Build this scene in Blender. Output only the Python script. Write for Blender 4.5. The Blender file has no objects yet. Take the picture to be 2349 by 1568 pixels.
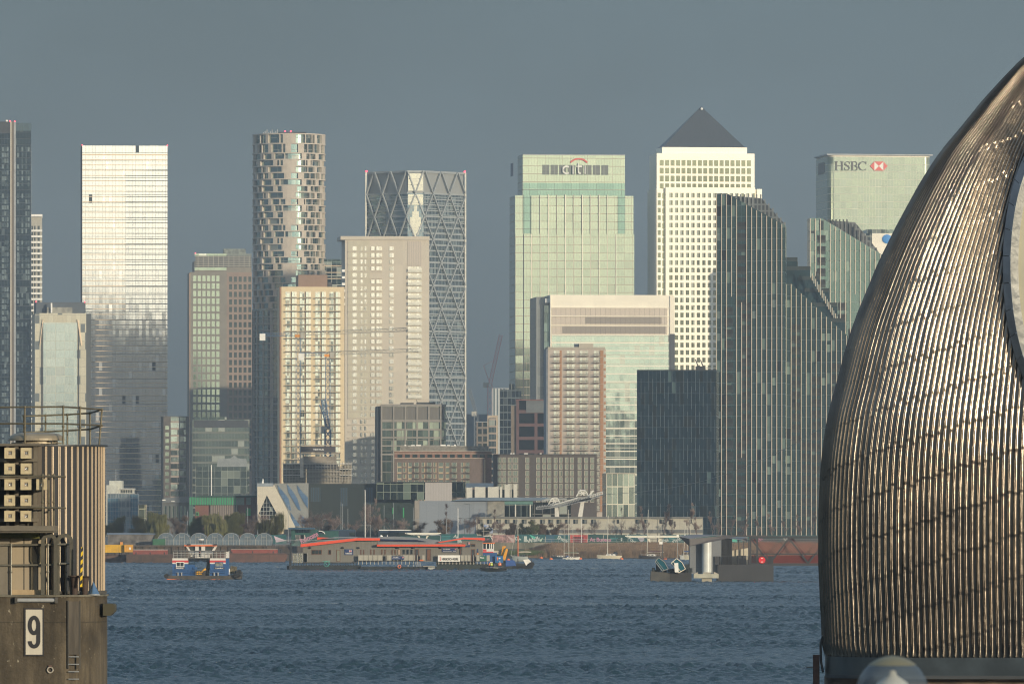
import bpy, math, random
import numpy as np
from mathutils import Vector, Matrix
R = math.radians
rnd = random.Random(7)
scene = bpy.context.scene
COL = scene.collection

# ---------------------------------------------------------------- camera
FPX = 17900.0            # focal length measured in units of 1/2349 of the picture width
HOR = 1180.0             # row of the horizon in the same units
CAMZ = 12.0
HAZE = 0.000066
cam_d = bpy.data.cameras.new("camera")
cam_d.sensor_width = 36.0
cam_d.lens = 36.0 * FPX / 2349.0
cam_d.shift_y = (HOR - 784.0) / 2349.0
cam_d.clip_start = 1.0
cam_d.clip_end = 60000.0
cam_d.dof.use_dof = True
cam_d.dof.focus_distance = 1600.0
cam_d.dof.aperture_fstop = 13.0
cam = bpy.data.objects.new("camera", cam_d)
cam.location = (0, 0, CAMZ)
cam.rotation_euler = (R(90), 0, 0)
COL.objects.link(cam)
scene.camera = cam

# ---------------------------------------------------------------- sun and sky
SUN_AZ = 38.0            # degrees to the right of "straight behind the camera"
SUN_EL = 8.0
sdir = Vector((math.sin(R(SUN_AZ)) * math.cos(R(SUN_EL)), -math.cos(R(SUN_AZ)) * math.cos(R(SUN_EL)), math.sin(R(SUN_EL))))
sun_d = bpy.data.lights.new("sun", "SUN")
sun_d.energy = 4.3
sun_d.angle = R(0.5)
sun_d.color = (1.0, 0.86, 0.64)
sun = bpy.data.objects.new("sun", sun_d)
sun.rotation_euler = (-sdir).to_track_quat('-Z', 'Y').to_euler()
sun.location = (300, -300, 400)
COL.objects.link(sun)

scene.view_settings.view_transform = 'Standard'
scene.view_settings.look = 'None'
scene.view_settings.exposure = 0.0
scene.view_settings.gamma = 1.0

world = bpy.data.worlds.new("World")
scene.world = world
world.use_nodes = True
nt = world.node_tree
nt.nodes.clear()


class NB:
    """small helper for node trees"""
    def __init__(s, tree): s.t = tree
    def n(s, kind, **kw):
        nd = s.t.nodes.new(kind)
        for k, v in kw.items(): setattr(nd, k, v)
        return nd
    def put(s, sock, v):
        if isinstance(v, bpy.types.NodeSocket): s.t.links.new(v, sock)
        elif isinstance(v, (tuple, list)):
            v = list(v)
            if len(sock.default_value) == 4 and len(v) == 3: v.append(1.0)
            sock.default_value = v
        else: sock.default_value = v
    def m(s, op, a, b=0.0, c=None, clamp=False):
        nd = s.n('ShaderNodeMath', operation=op); nd.use_clamp = clamp
        s.put(nd.inputs[0], a); s.put(nd.inputs[1], b)
        if c is not None: s.put(nd.inputs[2], c)
        return nd.outputs[0]
    def vm(s, op, a, b=(0, 0, 0), sc=None):
        nd = s.n('ShaderNodeVectorMath', operation=op)
        s.put(nd.inputs[0], a); s.put(nd.inputs[1], b)
        if sc is not None: s.put(nd.inputs['Scale'], sc)
        return nd.outputs['Value'] if op == 'DOT_PRODUCT' else nd.outputs['Vector']
    def mix(s, f, a, b, mode='MIX'):
        nd = s.n('ShaderNodeMix', data_type='RGBA', blend_type=mode)
        s.put(nd.inputs[0], f); s.put(nd.inputs[6], a); s.put(nd.inputs[7], b)
        return nd.outputs[2]
    def rng(s, v, a, b, c=0.0, d=1.0, smooth=True):
        nd = s.n('ShaderNodeMapRange', interpolation_type='SMOOTHSTEP' if smooth else 'LINEAR')
        s.put(nd.inputs['Value'], v); s.put(nd.inputs['From Min'], a); s.put(nd.inputs['From Max'], b)
        s.put(nd.inputs['To Min'], c); s.put(nd.inputs['To Max'], d)
        return nd.outputs['Result']
    def sep(s, v):
        nd = s.n('ShaderNodeSeparateXYZ'); s.put(nd.inputs[0], v); return nd.outputs
    def comb(s, x, y, z):
        nd = s.n('ShaderNodeCombineXYZ')
        s.put(nd.inputs[0], x); s.put(nd.inputs[1], y); s.put(nd.inputs[2], z); return nd.outputs[0]
    def noise(s, vec, scale, detail=3.0, rough=0.5, out='Fac'):
        nd = s.n('ShaderNodeTexNoise'); s.put(nd.inputs['Vector'], vec)
        nd.inputs['Scale'].default_value = scale; nd.inputs['Detail'].default_value = detail
        nd.inputs['Roughness'].default_value = rough
        return nd.outputs[out]
    def white(s, vec, out='Value'):
        nd = s.n('ShaderNodeTexWhiteNoise', noise_dimensions='3D'); s.put(nd.inputs['Vector'], vec)
        return nd.outputs[out]


b = NB(nt)
sky = b.n('ShaderNodeTexSky', sky_type='NISHITA')
sky.sun_disc = False
sky.sun_elevation = R(SUN_EL)
sky.sun_rotation = R(180.0 - SUN_AZ)
sky.altitude = 0
sky.dust_density = 2.0
D = b.n('ShaderNodeTexCoord').outputs['Generated']
dx, dy, dz = b.sep(D)
nish = b.vm('SCALE', sky.outputs[0], sc=0.10)
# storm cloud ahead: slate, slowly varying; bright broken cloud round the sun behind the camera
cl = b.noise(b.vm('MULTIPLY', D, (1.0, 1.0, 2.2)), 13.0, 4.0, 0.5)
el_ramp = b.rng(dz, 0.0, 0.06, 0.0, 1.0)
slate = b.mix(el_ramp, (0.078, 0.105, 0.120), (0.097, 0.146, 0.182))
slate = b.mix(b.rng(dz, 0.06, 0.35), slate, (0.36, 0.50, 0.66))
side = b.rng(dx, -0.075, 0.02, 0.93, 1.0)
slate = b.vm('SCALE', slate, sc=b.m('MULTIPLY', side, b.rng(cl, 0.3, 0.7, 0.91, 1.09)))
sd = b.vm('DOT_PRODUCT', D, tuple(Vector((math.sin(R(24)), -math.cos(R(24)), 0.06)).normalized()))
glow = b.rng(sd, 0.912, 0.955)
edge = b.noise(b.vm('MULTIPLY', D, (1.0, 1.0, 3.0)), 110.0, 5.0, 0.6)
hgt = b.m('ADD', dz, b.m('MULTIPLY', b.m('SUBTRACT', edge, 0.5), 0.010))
refl_band = b.m('MULTIPLY', b.rng(dx, 0.030, 0.045), b.rng(dx, 0.112, 0.126, 1.0, 0.0))  # dark band shaped into the sky so the mirror slab reflects dark below
refl_band2 = b.m('MULTIPLY', b.rng(dx, 0.19, 0.215), b.rng(dx, 0.272, 0.30, 1.0, 0.0))  # second shaped band, darkening the stepped green tower's lower reflection
hgt = b.m('SUBTRACT', hgt, b.m('ADD', b.m('MULTIPLY', refl_band, 0.0135), b.m('MULTIPLY', refl_band2, 0.0085)))
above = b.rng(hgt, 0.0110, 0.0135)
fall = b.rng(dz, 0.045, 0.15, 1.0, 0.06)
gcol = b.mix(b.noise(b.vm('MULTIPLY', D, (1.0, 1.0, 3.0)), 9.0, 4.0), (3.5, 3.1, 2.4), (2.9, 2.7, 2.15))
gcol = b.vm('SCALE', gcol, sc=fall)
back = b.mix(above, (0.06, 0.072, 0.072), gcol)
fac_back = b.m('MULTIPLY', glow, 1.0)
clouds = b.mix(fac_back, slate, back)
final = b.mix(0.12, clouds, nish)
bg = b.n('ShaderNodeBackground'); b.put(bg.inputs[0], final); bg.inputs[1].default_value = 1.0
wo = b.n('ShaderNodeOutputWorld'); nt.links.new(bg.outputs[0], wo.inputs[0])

# ---------------------------------------------------------------- helpers
def wx(px, d): return (px - 1174.5) * d / FPX
def wz(py, d): return CAMZ + (HOR - py) * d / FPX
def dwater(py): return FPX * CAMZ / (py - HOR)

class MB:
    def __init__(s): s.v = []; s.f = []; s.mi = []
    def _add(s, vs, fs, m=0):
        o = len(s.v); s.v += [tuple(p) for p in vs]
        for f in fs: s.f.append(tuple(i + o for i in f)); s.mi.append(m)
        return s
    def box(s, x0, x1, y0, y1, z0, z1, m=0):
        if x0 > x1: x0, x1 = x1, x0
        if y0 > y1: y0, y1 = y1, y0
        if z0 > z1: z0, z1 = z1, z0
        return s._add([(x0,y0,z0),(x1,y0,z0),(x1,y1,z0),(x0,y1,z0),(x0,y0,z1),(x1,y0,z1),(x1,y1,z1),(x0,y1,z1)],
                      [(0,3,2,1),(4,5,6,7),(0,1,5,4),(1,2,6,5),(2,3,7,6),(3,0,4,7)], m)
    def prism(s, pts, a, bb, axis='y', m=0):
        """pts: 2D outline. axis y: (x,z) outline extruded in y; axis z: (x,y) outline; axis x: (y,z) outline"""
        n = len(pts)
        ar = sum(pts[i][0]*pts[(i+1)%n][1]-pts[(i+1)%n][0]*pts[i][1] for i in range(n))
        if ar < 0: pts = pts[::-1]
        if axis == 'y': lo = [(p[0], a, p[1]) for p in pts]; hi = [(p[0], bb, p[1]) for p in pts]
        elif axis == 'z': lo = [(p[0], p[1], a) for p in pts]; hi = [(p[0], p[1], bb) for p in pts]
        else: lo = [(a, p[0], p[1]) for p in pts]; hi = [(bb, p[0], p[1]) for p in pts]
        fs = [tuple(range(n)), tuple(range(2*n-1, n-1, -1))]
        for i in range(n):
            j = (i+1) % n; fs.append((j, i, i+n, j+n))
        if axis in ('z', 'x'): fs = [f[::-1] for f in fs]
        if bb < a: fs = [f[::-1] for f in fs]
        return s._add(lo+hi, fs, m)
    def quad(s, *p, m=0): return s._add(p, [tuple(range(len(p)))], m)
    def tube(s, p0, p1, r, n=6, m=0, r1=None, cap=True):
        p0 = Vector(p0); p1 = Vector(p1); r1 = r if r1 is None else r1
        d = (p1-p0)
        if d.length < 1e-6: return s
        d.normalize(); a = d.orthogonal().normalized(); c = d.cross(a)
        vs = []
        for p, rr in ((p0, r), (p1, r1)):
            for i in range(n):
                t = 2*math.pi*i/n + math.pi/n
                vs.append(p + a*math.cos(t)*rr + c*math.sin(t)*rr)
        fs = [(i, (i+1) % n, (i+1) % n+n, i+n) for i in range(n)]
        if cap: fs += [tuple(range(n-1, -1, -1)), tuple(range(n, 2*n))]
        return s._add(vs, fs, m)
    def path(s, pts, r, n=6, m=0):
        for i in range(len(pts)-1): s.tube(pts[i], pts[i+1], r, n, m)
        return s
    def bar(s, p0, p1, w, h, m=0):
        """rectangular bar, w sideways (horizontal), h the other way"""
        p0 = Vector(p0); p1 = Vector(p1); d = (p1-p0).normalized()
        up = Vector((0,0,1)) if abs(d.z) < 0.95 else Vector((0,1,0))
        a = d.cross(up).normalized()*w/2; c = a.cross(d).normalized()*h/2
        vs = [p0-a-c, p0+a-c, p0+a+c, p0-a+c, p1-a-c, p1+a-c, p1+a+c, p1-a+c]
        return s._add(vs, [(0,3,2,1)[::-1],(4,5,6,7)[::-1],(0,1,5,4)[::-1],(1,2,6,5)[::-1],(2,3,7,6)[::-1],(3,0,4,7)[::-1]], m)
    def lathe(s, prof, cx=0, cy=0, n=24, m=0, a0=0.0, a1=2*math.pi):
        full = abs(a1-a0-2*math.pi) < 1e-6
        k = n if full else n+1
        vs = []
        for r, z in prof:
            for i in range(k):
                t = a0+(a1-a0)*i/n
                vs.append((cx+r*math.cos(t), cy+r*math.sin(t), z))
        fs = []
        for j in range(len(prof)-1):
            for i in range(n if full else n):
                i2 = (i+1) % k
                fs.append((j*k+i, j*k+i2, (j+1)*k+i2, (j+1)*k+i))
        return s._add(vs, fs, m)
    def sphere(s, c, rx, ry=None, rz=None, n=12, k=8, m=0):
        ry = rx if ry is None else ry; rz = rx if rz is None else rz
        vs = []; fs = []
        for j in range(k+1):
            ph = math.pi*j/k
            for i in range(n):
                t = 2*math.pi*i/n
                vs.append((c[0]+rx*math.sin(ph)*math.cos(t), c[1]+ry*math.sin(ph)*math.sin(t), c[2]-rz*math.cos(ph)))
        for j in range(k):
            for i in range(n): fs.append((j*n+i, j*n+(i+1) % n, (j+1)*n+(i+1) % n, (j+1)*n+i))
        return s._add(vs, fs, m)
    def mesh(s, name, mats, smooth=False):
        me = bpy.data.meshes.new(name)
        me.from_pydata([tuple(p) for p in s.v], [], s.f)
        if not isinstance(mats, (list, tuple)): mats = [mats]
        for mm in mats: me.materials.append(mm)
        if len(mats) > 1: me.polygons.foreach_set('material_index', s.mi)
        if smooth: me.polygons.foreach_set('use_smooth', [True]*len(me.polygons))
        me.validate(); me.update()
        return me
    def build(s, name, mats, parent=None, smooth=False, loc=None, label=None, kind=None):
        return mesh_obj(name, s.mesh(name, mats, smooth), parent, loc, label, kind)

def mesh_obj(name, me, parent=None, loc=None, label=None, kind=None):
    o = bpy.data.objects.new(name, me); COL.objects.link(o)
    if parent is not None: o.parent = parent
    if loc is not None: o.location = loc
    if label: o['label'] = label
    if kind: o['kind'] = kind
    return o

def tag(o, label, cat, group=None):
    o['label'] = label; o['category'] = cat
    if group: o['group'] = group
    return o

def thing(name, label, cat, loc=(0,0,0), rz=0.0, group=None):
    o = bpy.data.objects.new(name, None); COL.objects.link(o)
    o.location = loc; o.rotation_euler = (0, 0, rz); o.empty_display_size = 1.0
    return tag(o, label, cat, group)

def dup(root, loc=None, rz=None, label=None, scale=None):
    r = root.copy(); COL.objects.link(r)
    if loc is not None: r.location = loc
    if rz is not None: r.rotation_euler = (0, 0, rz)
    if scale is not None: r.scale = scale
    if label: r['label'] = label
    for ch in list(root.children):
        c = ch.copy(); COL.objects.link(c); c.parent = r
        for g in list(ch.children):
            e = g.copy(); COL.objects.link(e); e.parent = c
    return r

# text turned into a solid mesh, standing in the xz plane and facing -y, centred on its box
def text_mesh(txt, mat, height=1.0, width=None, depth=0.05, shear=0.0, bold=0.0, align='CENTER'):
    cu = bpy.data.curves.new('lettering', 'FONT')
    cu.body = txt; cu.extrude = 0.01; cu.size = 1.0; cu.shear = shear; cu.offset = bold
    cu.resolution_u = 4
    o = bpy.data.objects.new('tmp_lettering', cu); COL.objects.link(o)
    bpy.context.view_layer.update()
    dg = bpy.context.evaluated_depsgraph_get()
    me = bpy.data.meshes.new_from_object(o.evaluated_get(dg))
    bpy.data.objects.remove(o)
    n = len(me.vertices)
    co = np.zeros(n*3); me.vertices.foreach_get('co', co); co = co.reshape(-1, 3)
    mn = co.min(0); mx = co.max(0)
    sy = height/(mx[1]-mn[1]); sx = sy if width is None else width/(mx[0]-mn[0])
    out = np.zeros_like(co)
    cx = (mn[0]+mx[0])/2 if align == 'CENTER' else mn[0]
    out[:, 0] = (co[:, 0]-cx)*sx
    out[:, 2] = (co[:, 1]-(mn[1]+mx[1])/2)*sy
    out[:, 1] = np.where(co[:, 2] > 0, -depth, 0.0)
    me.vertices.foreach_set('co', out.ravel())
    me.materials.clear(); me.materials.append(mat)
    me.update()
    return me

def lettering(txt, mat, loc, height, parent=None, width=None, rot=0.0, depth=0.05, bold=0.0, shear=0.0, name='lettering'):
    me = text_mesh(txt, mat, height, width, depth, shear, bold)
    me.name = name
    o = mesh_obj(name, me, parent, loc)
    o.rotation_euler = (0, rot, 0)
    return o

# ---------------------------------------------------------------- materials
MATS = {}
def mat(name, col, rough=0.7, metal=0.0, var=0.12, scale=0.5, spec=0.5, bump=0.0, bscale=None, emit=None, stretch=(1,1,1), col2=None, alpha=None):
    if name in MATS: return MATS[name]
    m = bpy.data.materials.new(name); m.use_nodes = True
    t = m.node_tree; p = t.nodes['Principled BSDF']; q = NB(t)
    p.inputs['Roughness'].default_value = rough
    p.inputs['Metallic'].default_value = metal
    p.inputs['Specular IOR Level'].default_value = spec
    tc = q.n('ShaderNodeTexCoord').outputs['Object']
    vec = q.vm('MULTIPLY', tc, stretch)
    if var > 0 or col2:
        f = q.noise(vec, scale, 5.0, 0.6)
        f = q.rng(f, 0.3, 0.7)
        c2 = col2 if col2 else tuple(max(0, c*(1-var)) for c in col)
        c1 = col if col2 else tuple(min(1, c*(1+var)) for c in col)
        q.put(p.inputs['Base Color'], q.mix(f, c1, c2))
    else: q.put(p.inputs['Base Color'], col)
    if bump > 0:
        bn = q.n('ShaderNodeBump'); bn.inputs['Strength'].default_value = 1.0; bn.inputs['Distance'].default_value = bump
        q.put(bn.inputs['Height'], q.noise(vec, bscale or scale*6, 4.0)); q.put(p.inputs['Normal'], bn.outputs[0])
    if emit:
        q.put(p.inputs['Emission Color'], emit[0]); p.inputs['Emission Strength'].default_value = emit[1]
    MATS[name] = m
    return m

def panes(name, w, h, mw=0.12, mh=0.25, frame=(0.3,0.3,0.28), ga=(0.5,0.55,0.5), gb=(0.35,0.42,0.4), rough=0.06, jit=0.006,
          blind=0.15, bcol=(0.55,0.58,0.5), fmetal=0.0, gmetal=1.0, off=(0.0, 0.0), dark=0.0, dcol=(0.02,0.03,0.035), frough=0.5, sub=1, wave=0.0):
    """a glazed curtain wall: panes w x h metres between frames, each pane tilted a hair and tinted on its own"""
    if name in MATS: return MATS[name]
    m = bpy.data.materials.new(name); m.use_nodes = True
    t = m.node_tree; p = t.nodes['Principled BSDF']; q = NB(t)
    tc = q.n('ShaderNodeTexCoord').outputs['Object']
    x, y, z = q.sep(tc)
    u = q.m('DIVIDE', q.m('ADD', q.m('ADD', x, y), off[0]+1000*w), w)
    v = q.m('DIVIDE', q.m('ADD', z, off[1]+100*h), h)
    fu = q.m('FRACT', u); fv = q.m('FRACT', v)
    cell = q.comb(q.m('FLOOR', u), q.m('FLOOR', v), 0.5)
    if sub > 1: u2 = q.m('FRACT', q.m('MULTIPLY', u, float(sub)))
    r1 = q.white(cell); rv = q.white(cell, 'Color')
    r2 = q.white(q.vm('ADD', cell, (31.7, 11.3, 2.0)))
    fr = q.m('MAXIMUM', q.m('LESS_THAN', fu, mw/w), q.m('LESS_THAN', fv, mh/h))
    if sub > 1: fr = q.m('MAXIMUM', fr, q.m('MULTIPLY', q.m('LESS_THAN', u2, 0.5*mw*sub/w), 0.7))
    glass = q.mix(r1, ga, gb)
    isb = q.m('LESS_THAN', r2, blind)
    isd = q.m('GREATER_THAN', r2, 1.0-dark)
    base = q.mix(isb, glass, bcol); base = q.mix(isd, base, dcol); base = q.mix(fr, base, frame)
    q.put(p.inputs['Base Color'], base)
    met = q.m('MULTIPLY', q.m('SUBTRACT', 1.0, fr), q.m('SUBTRACT', gmetal, q.m('MULTIPLY', q.m('MAXIMUM', isb, isd), gmetal*0.4)))
    met = q.m('ADD', met, q.m('MULTIPLY', fr, fmetal))
    q.put(p.inputs['Metallic'], met)
    q.put(p.inputs['Roughness'], q.m('ADD', rough, q.m('MULTIPLY', fr, frough-rough)))
    nrm = q.n('ShaderNodeNewGeometry').outputs['Normal']
    j = q.vm('SCALE', q.vm('SUBTRACT', rv, (0.5,0.5,0.5)), sc=2*jit)
    if wave > 0:
        wv = q.vm('SUBTRACT', q.noise(q.comb(u, v, 0.0), 0.8, 2.0, 0.5, 'Color'), (0.5,0.5,0.5))
        j = q.vm('ADD', j, q.vm('SCALE', wv, sc=wave))
    q.put(p.inputs['Normal'], q.vm('NORMALIZE', q.vm('ADD', nrm, j)))
    MATS[name] = m
    return m

# a building standing in its own frame: x along the front, y into the depth, z up from the ground
G = 4.0
class Bld:
    def __init__(s, name, label, cat, x0, x1, d, theta=0.0, group=None, g=G):
        s.s = d/FPX; s.x0 = x0; s.d = d; s.c = math.cos(R(theta)); s.g = g
        s.w = (x1-x0)*s.s/s.c
        s.o = thing(name, label, cat, (wx(x0, d), d, g), R(theta), group)
    def X(s, px): return (px-s.x0)*s.s/s.c
    def Z(s, py): return wz(py, s.d)-s.g
    def part(s, name, mb, mats, smooth=False, label=None, kind=None, parent=None):
        return mb.build(name, mats, parent or s.o, smooth, None, label, kind)
    def box(s, name, px0, px1, pytop, pybot, y0, y1, m, **kw):
        zb = 0.0 if pybot is None else s.Z(pybot)
        return s.part(name, MB().box(s.X(px0), s.X(px1), y0, y1, zb, s.Z(pytop)), m, **kw)

CACHE = {}
def repeat(parent, name, items, mats, y0, y1, limit=100, maker=None):
    """items: (x0,x1,z0,z1) rectangles on a facade; the largest become parts of their own, past the limit one 'stuff' part"""
    if not isinstance(mats, (list, tuple)): mats = [mats]
    items = sorted(items, key=lambda r: (-round((r[1]-r[0])*(r[3]-r[2]), 2), -r[3], r[0]))
    rest = [MB() for _ in mats]; q = random.Random(len(items))
    for i, (x0, x1, z0, z1) in enumerate(items):
        k = q.randrange(len(mats))
        if i < limit:
            w = round(x1-x0, 3); h = round(z1-z0, 3)
            key = (name, w, h, mats[k].name, round(y0, 3), round(y1, 3), maker.__name__ if maker else '')
            if key not in CACHE:
                mb = MB()
                if maker: maker(mb, w, h, y0, y1)
                else: mb.box(0, w, y0, y1, 0, h)
                CACHE[key] = mb.mesh(name, mats[k])
            mesh_obj(name, CACHE[key], parent, (x0, 0, z0))
        else:
            rest[k].box(x0, x1, y0, y1, z0, z1) if not maker else None
            if maker:
                t = MB(); maker(t, x1-x0, z1-z0, y0, y1)
                rest[k]._add([(a+x0, bb, c+z0) for a, bb, c in t.v], t.f)
    allr = MB(); mi = []
    for k, rr in enumerate(rest):
        allr._add(rr.v, rr.f, k)
    if allr.v: allr.build(name, list(mats), parent, kind='stuff')
scene.cycles.use_denoising = True
scene.cycles.max_bounces = 6
scene.cycles.filter_width = 1.1
scene.cycles.volume_bounces = 0
scene.cycles.sample_clamp_indirect = 6.0

# ================================================================ the setting: river, land, quay
# river: a real wavy surface, finely meshed where the camera sees it
def make_water():
    us = np.concatenate([[-60, -20, -6, -2.5, -1.4], np.linspace(-1, 1, 760), [1.4, 2.5, 6, 20, 60]])
    ys = [-6000.0, -2500, -900, -300, 0, 200, 350, 450]
    y = 500.0
    while y < 2180: ys.append(y); y += 0.22 + (y-500)*0.00050
    ys += [2180, 2230]
    ys = np.array(ys)
    U, Y = np.meshgrid(us, ys)
    X = U*(0.068*np.clip(Y, 450, 2300)+6)      # finer where it is nearer, waves are laid out in metres
    rs = np.random.RandomState(3)
    Z = np.zeros_like(X)
    for i in range(52):
        lam = 0.8*(1.062**(i % 26))*(0.9+0.2*rs.rand())
        th = R(255 + rs.randn()*34)
        k = 2*math.pi/lam; a = 0.018*lam**0.45
        ph = rs.rand()*6.283
        w = np.sin(k*(X*math.cos(th)+Y*math.sin(th)) + ph + 2.0*np.sin(X*0.11*rs.rand()+Y*0.05*rs.rand()+ph))
        Z += a*(w + 0.35*w*w - 0.17)
    gust = 0.90 + 0.35*np.sin(X*0.021+Y*0.013+1)*np.sin(Y*0.022-X*0.006) + 0.32*np.sin(Y*0.055+X*0.013)*np.sin(X*0.03-Y*0.008) + 0.28*np.sin(Y*0.11+3*np.sin(X*0.02))*np.sin(X*0.012+1+Y*0.004)
    gust = np.clip(gust, 0.25, 1.6)
    Z = Z*gust
    fade = np.clip((1.0-np.abs(U))*40, 0, 1)*np.clip((Y-490)/20, 0, 1)*np.clip((2178-Y)/20, 0, 1)
    Z = Z*fade
    ny, nx = X.shape
    co = np.stack([X, Y, Z], -1).reshape(-1, 3)
    idx = np.arange(ny*nx).reshape(ny, nx)
    q = np.stack([idx[:-1, :-1], idx[:-1, 1:], idx[1:, 1:], idx[1:, :-1]], -1).reshape(-1, 4)
    me = bpy.data.meshes.new('river')
    me.vertices.add(len(co)); me.vertices.foreach_set('co', co.ravel())
    me.loops.add(q.size); me.loops.foreach_set('vertex_index', q.ravel().astype(np.int32))
    me.polygons.add(len(q)); me.polygons.foreach_set('loop_start', np.arange(0, q.size, 4, dtype=np.int32))
    me.polygons.foreach_set('use_smooth', np.ones(len(q), dtype=bool))
    me.update(calc_edges=True)
    m = bpy.data.materials.new('river_water'); m.use_nodes = True
    p = m.node_tree.nodes['Principled BSDF']; qn = NB(m.node_tree)
    tc = qn.n('ShaderNodeTexCoord').outputs['Object']
    n1 = qn.noise(tc, 0.05, 3.0)
    qn.put(p.inputs['Base Color'], qn.mix(n1, (0.016, 0.042, 0.062), (0.024, 0.054, 0.070)))
    p.inputs['Roughness'].default_value = 0.12; p.inputs['IOR'].default_value = 1.333
    bp = qn.n('ShaderNodeBump'); bp.inputs['Distance'].default_value = 0.20; bp.inputs['Strength'].default_value = 1.0
    h1 = qn.noise(qn.vm('MULTIPLY', tc, (0.9, 1.0, 1.0)), 2.6, 5.0, 0.7)
    qn.put(bp.inputs['Height'], h1); qn.put(p.inputs['Normal'], bp.outputs[0])
    me.materials.append(m)
    o = bpy.data.objects.new('river', me); COL.objects.link(o); o['kind'] = 'structure'
make_water()

M_ground = mat('ground_grey', (0.10, 0.10, 0.09), 0.9, var=0.35, scale=0.05)
g = MB()
# the peninsula and everything behind it: one sheet, its shore nearer on the left
g.prism([(-3000, 1985), (-62, 1985), (-40, 2160), (3000, 2160), (3000, 7000), (-3000, 7000)], -1.0, G, 'z')
g.build('ground', M_ground, kind='structure')
# promenade on the near bank under the camera and its lamp
MB().box(-60, 60, -40, 62, -1.0, 6.0).build('promenade', mat('paving', (0.28, 0.26, 0.23), 0.9, scale=1.0), kind='structure')

# mud bank below the reeds
M_mud = mat('mud', (0.075, 0.065, 0.045), 0.8, var=0.3, scale=0.3)
mb = MB()
mb.prism([(2128, 0.12), (2160, 2.6), (2160, -1), (2128, -1)], wx(1150, 2150), wx(2100, 2150), 'x')
mb.build('river_bank', M_mud, kind='structure')

# quay wall of the left shore: sheet piling with timber fenders
M_pile = mat('rusty_piling', (0.115, 0.085, 0.062), 0.85, var=0.4, scale=0.6, stretch=(1, 1, 0.3), col2=(0.05, 0.045, 0.04))
mb = MB(); x = wx(150, 1984)
while x < -63.0:
    mb.box(x, x+0.9, 1984.2, 1984.9, -1, G-0.1); mb.box(x+0.95, x+1.75, 1984.5, 1984.9, -1, G-0.1); x += 1.8
mb.box(wx(150, 1984), -62.5, 1984.0, 1985.0, G-0.08, G+0.3)
mb.build('quay', M_pile, kind='structure')
mb = MB()
mb.prism([(-62.4, 1984), (-61.6, 1984), (-39.2, 2159), (-40, 2159)], -1.0, G+0.25, 'z')
mb.build('quay', M_pile, kind='structure')
M_wall = mat('quay_concrete', (0.23, 0.21, 0.17), 0.9, var=0.3, scale=0.4, stretch=(1, 1, 0.3), col2=(0.12, 0.12, 0.09))
mb = MB(); mb.box(-39.5, wx(2100, 2160), 2159.3, 2159.95, -1, G+0.35)
mb.build('quay', M_wall, kind='structure')
# ================================================================ the towers across the peninsula
def cladpanel(name, col, rough=0.6, w=1.5, h=3.5, line=0.06, lcol=None, metal=0.0, jit=0.0, var=0.08):
    """stone or metal cladding with thin joints"""
    lcol = lcol or tuple(c*0.75 for c in col)
    c2 = tuple(c*(1-var) for c in col)
    return panes(name, w, h, line, line, lcol, col, c2, rough, jit, blind=0.0, gmetal=metal, frough=0.8)

M_navy = panes('navy_glass', 1.45, 3.05, 0.10, 0.35, (0.02, 0.032, 0.042), (0.035, 0.055, 0.075), (0.05, 0.075, 0.09), 0.12, 0.001, blind=0.06, bcol=(0.10, 0.13, 0.14), gmetal=0.9)
M_conc_lt = cladpanel('pale_concrete', (0.42, 0.38, 0.31), 0.8, 3.0, 3.05)
M_conc_br = cladpanel('brown_concrete', (0.16, 0.13, 0.10), 0.8, 3.0, 3.05)
M_dark = mat('dark_metal', (0.035, 0.04, 0.045), 0.5, var=0.2)
M_red_lamp = mat('red_warning_lamp', (0.8, 0.05, 0.05), 0.4, var=0, emit=((1.0, 0.05, 0.08), 6.0))
M_white = mat('white_paint', (0.78, 0.76, 0.70), 0.5, var=0.08, scale=0.8)
M_steelgrey = mat('grey_steel', (0.30, 0.31, 0.31), 0.45, var=0.15)

def lamp(bd, px, py, y=-0.3, r=0.3):
    bd.part('warning_light', MB().sphere((bd.X(px), y, bd.Z(py)), r, n=8, k=6), M_red_lamp)

# --- dark slab tower at the left edge
A = Bld('apartment_tower', 'very tall dark glass tower cut by the left edge, with pale vertical stripes', 'tower', -46, 70.5, 3700, 3)
d = A
d.box('wall', -46, 70.5, 282, None, 0.0, 26, M_navy)
for px0, px1, mm, pr in ((23, 26.5, M_conc_lt, .5), (26.5, 31.5, M_conc_br, .3), (31.5, 36, M_steelgrey, .45)):
    d.box('pier', px0, px1, 279, None, -pr, 0, mm)
d.box('crown', -46, 22.5, 279, 306, -0.25, 0, M_dark); 
d.box('crown', 36.2, 70.5, 282, 300, -0.25, 0, mat('teal_louvre', (0.05, 0.085, 0.10), 0.5, var=0.3, scale=1.5, stretch=(3,1,.2)))
items = []
for k in range(64):
    z0 = d.Z(338+13.4*k)
    if k % 8 == 7: continue
    for a, bb in ((4, 9), (9.8, 14.4), (15.2, 19.4), (38.5, 43.5), (49, 53), (58, 62), (63, 67.5)):
        if rnd.random() < 0.80: items.append((d.X(a), d.X(bb), z0-1.8, z0+0.2))
repeat(A.o, 'window', items, [mat('window_pale', (0.20, 0.25, 0.26), 0.25, 0.6, var=0.3), mat('window_slate', (0.10, 0.135, 0.15), 0.2, 0.7, var=0.3)], -0.06, 0.0)
lamp(d, 23, 277.5); lamp(d, 33.5, 278.5)
d.box('rooftop_box', 13, 17.5, 274, 279, 4, 8, M_white)

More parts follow.
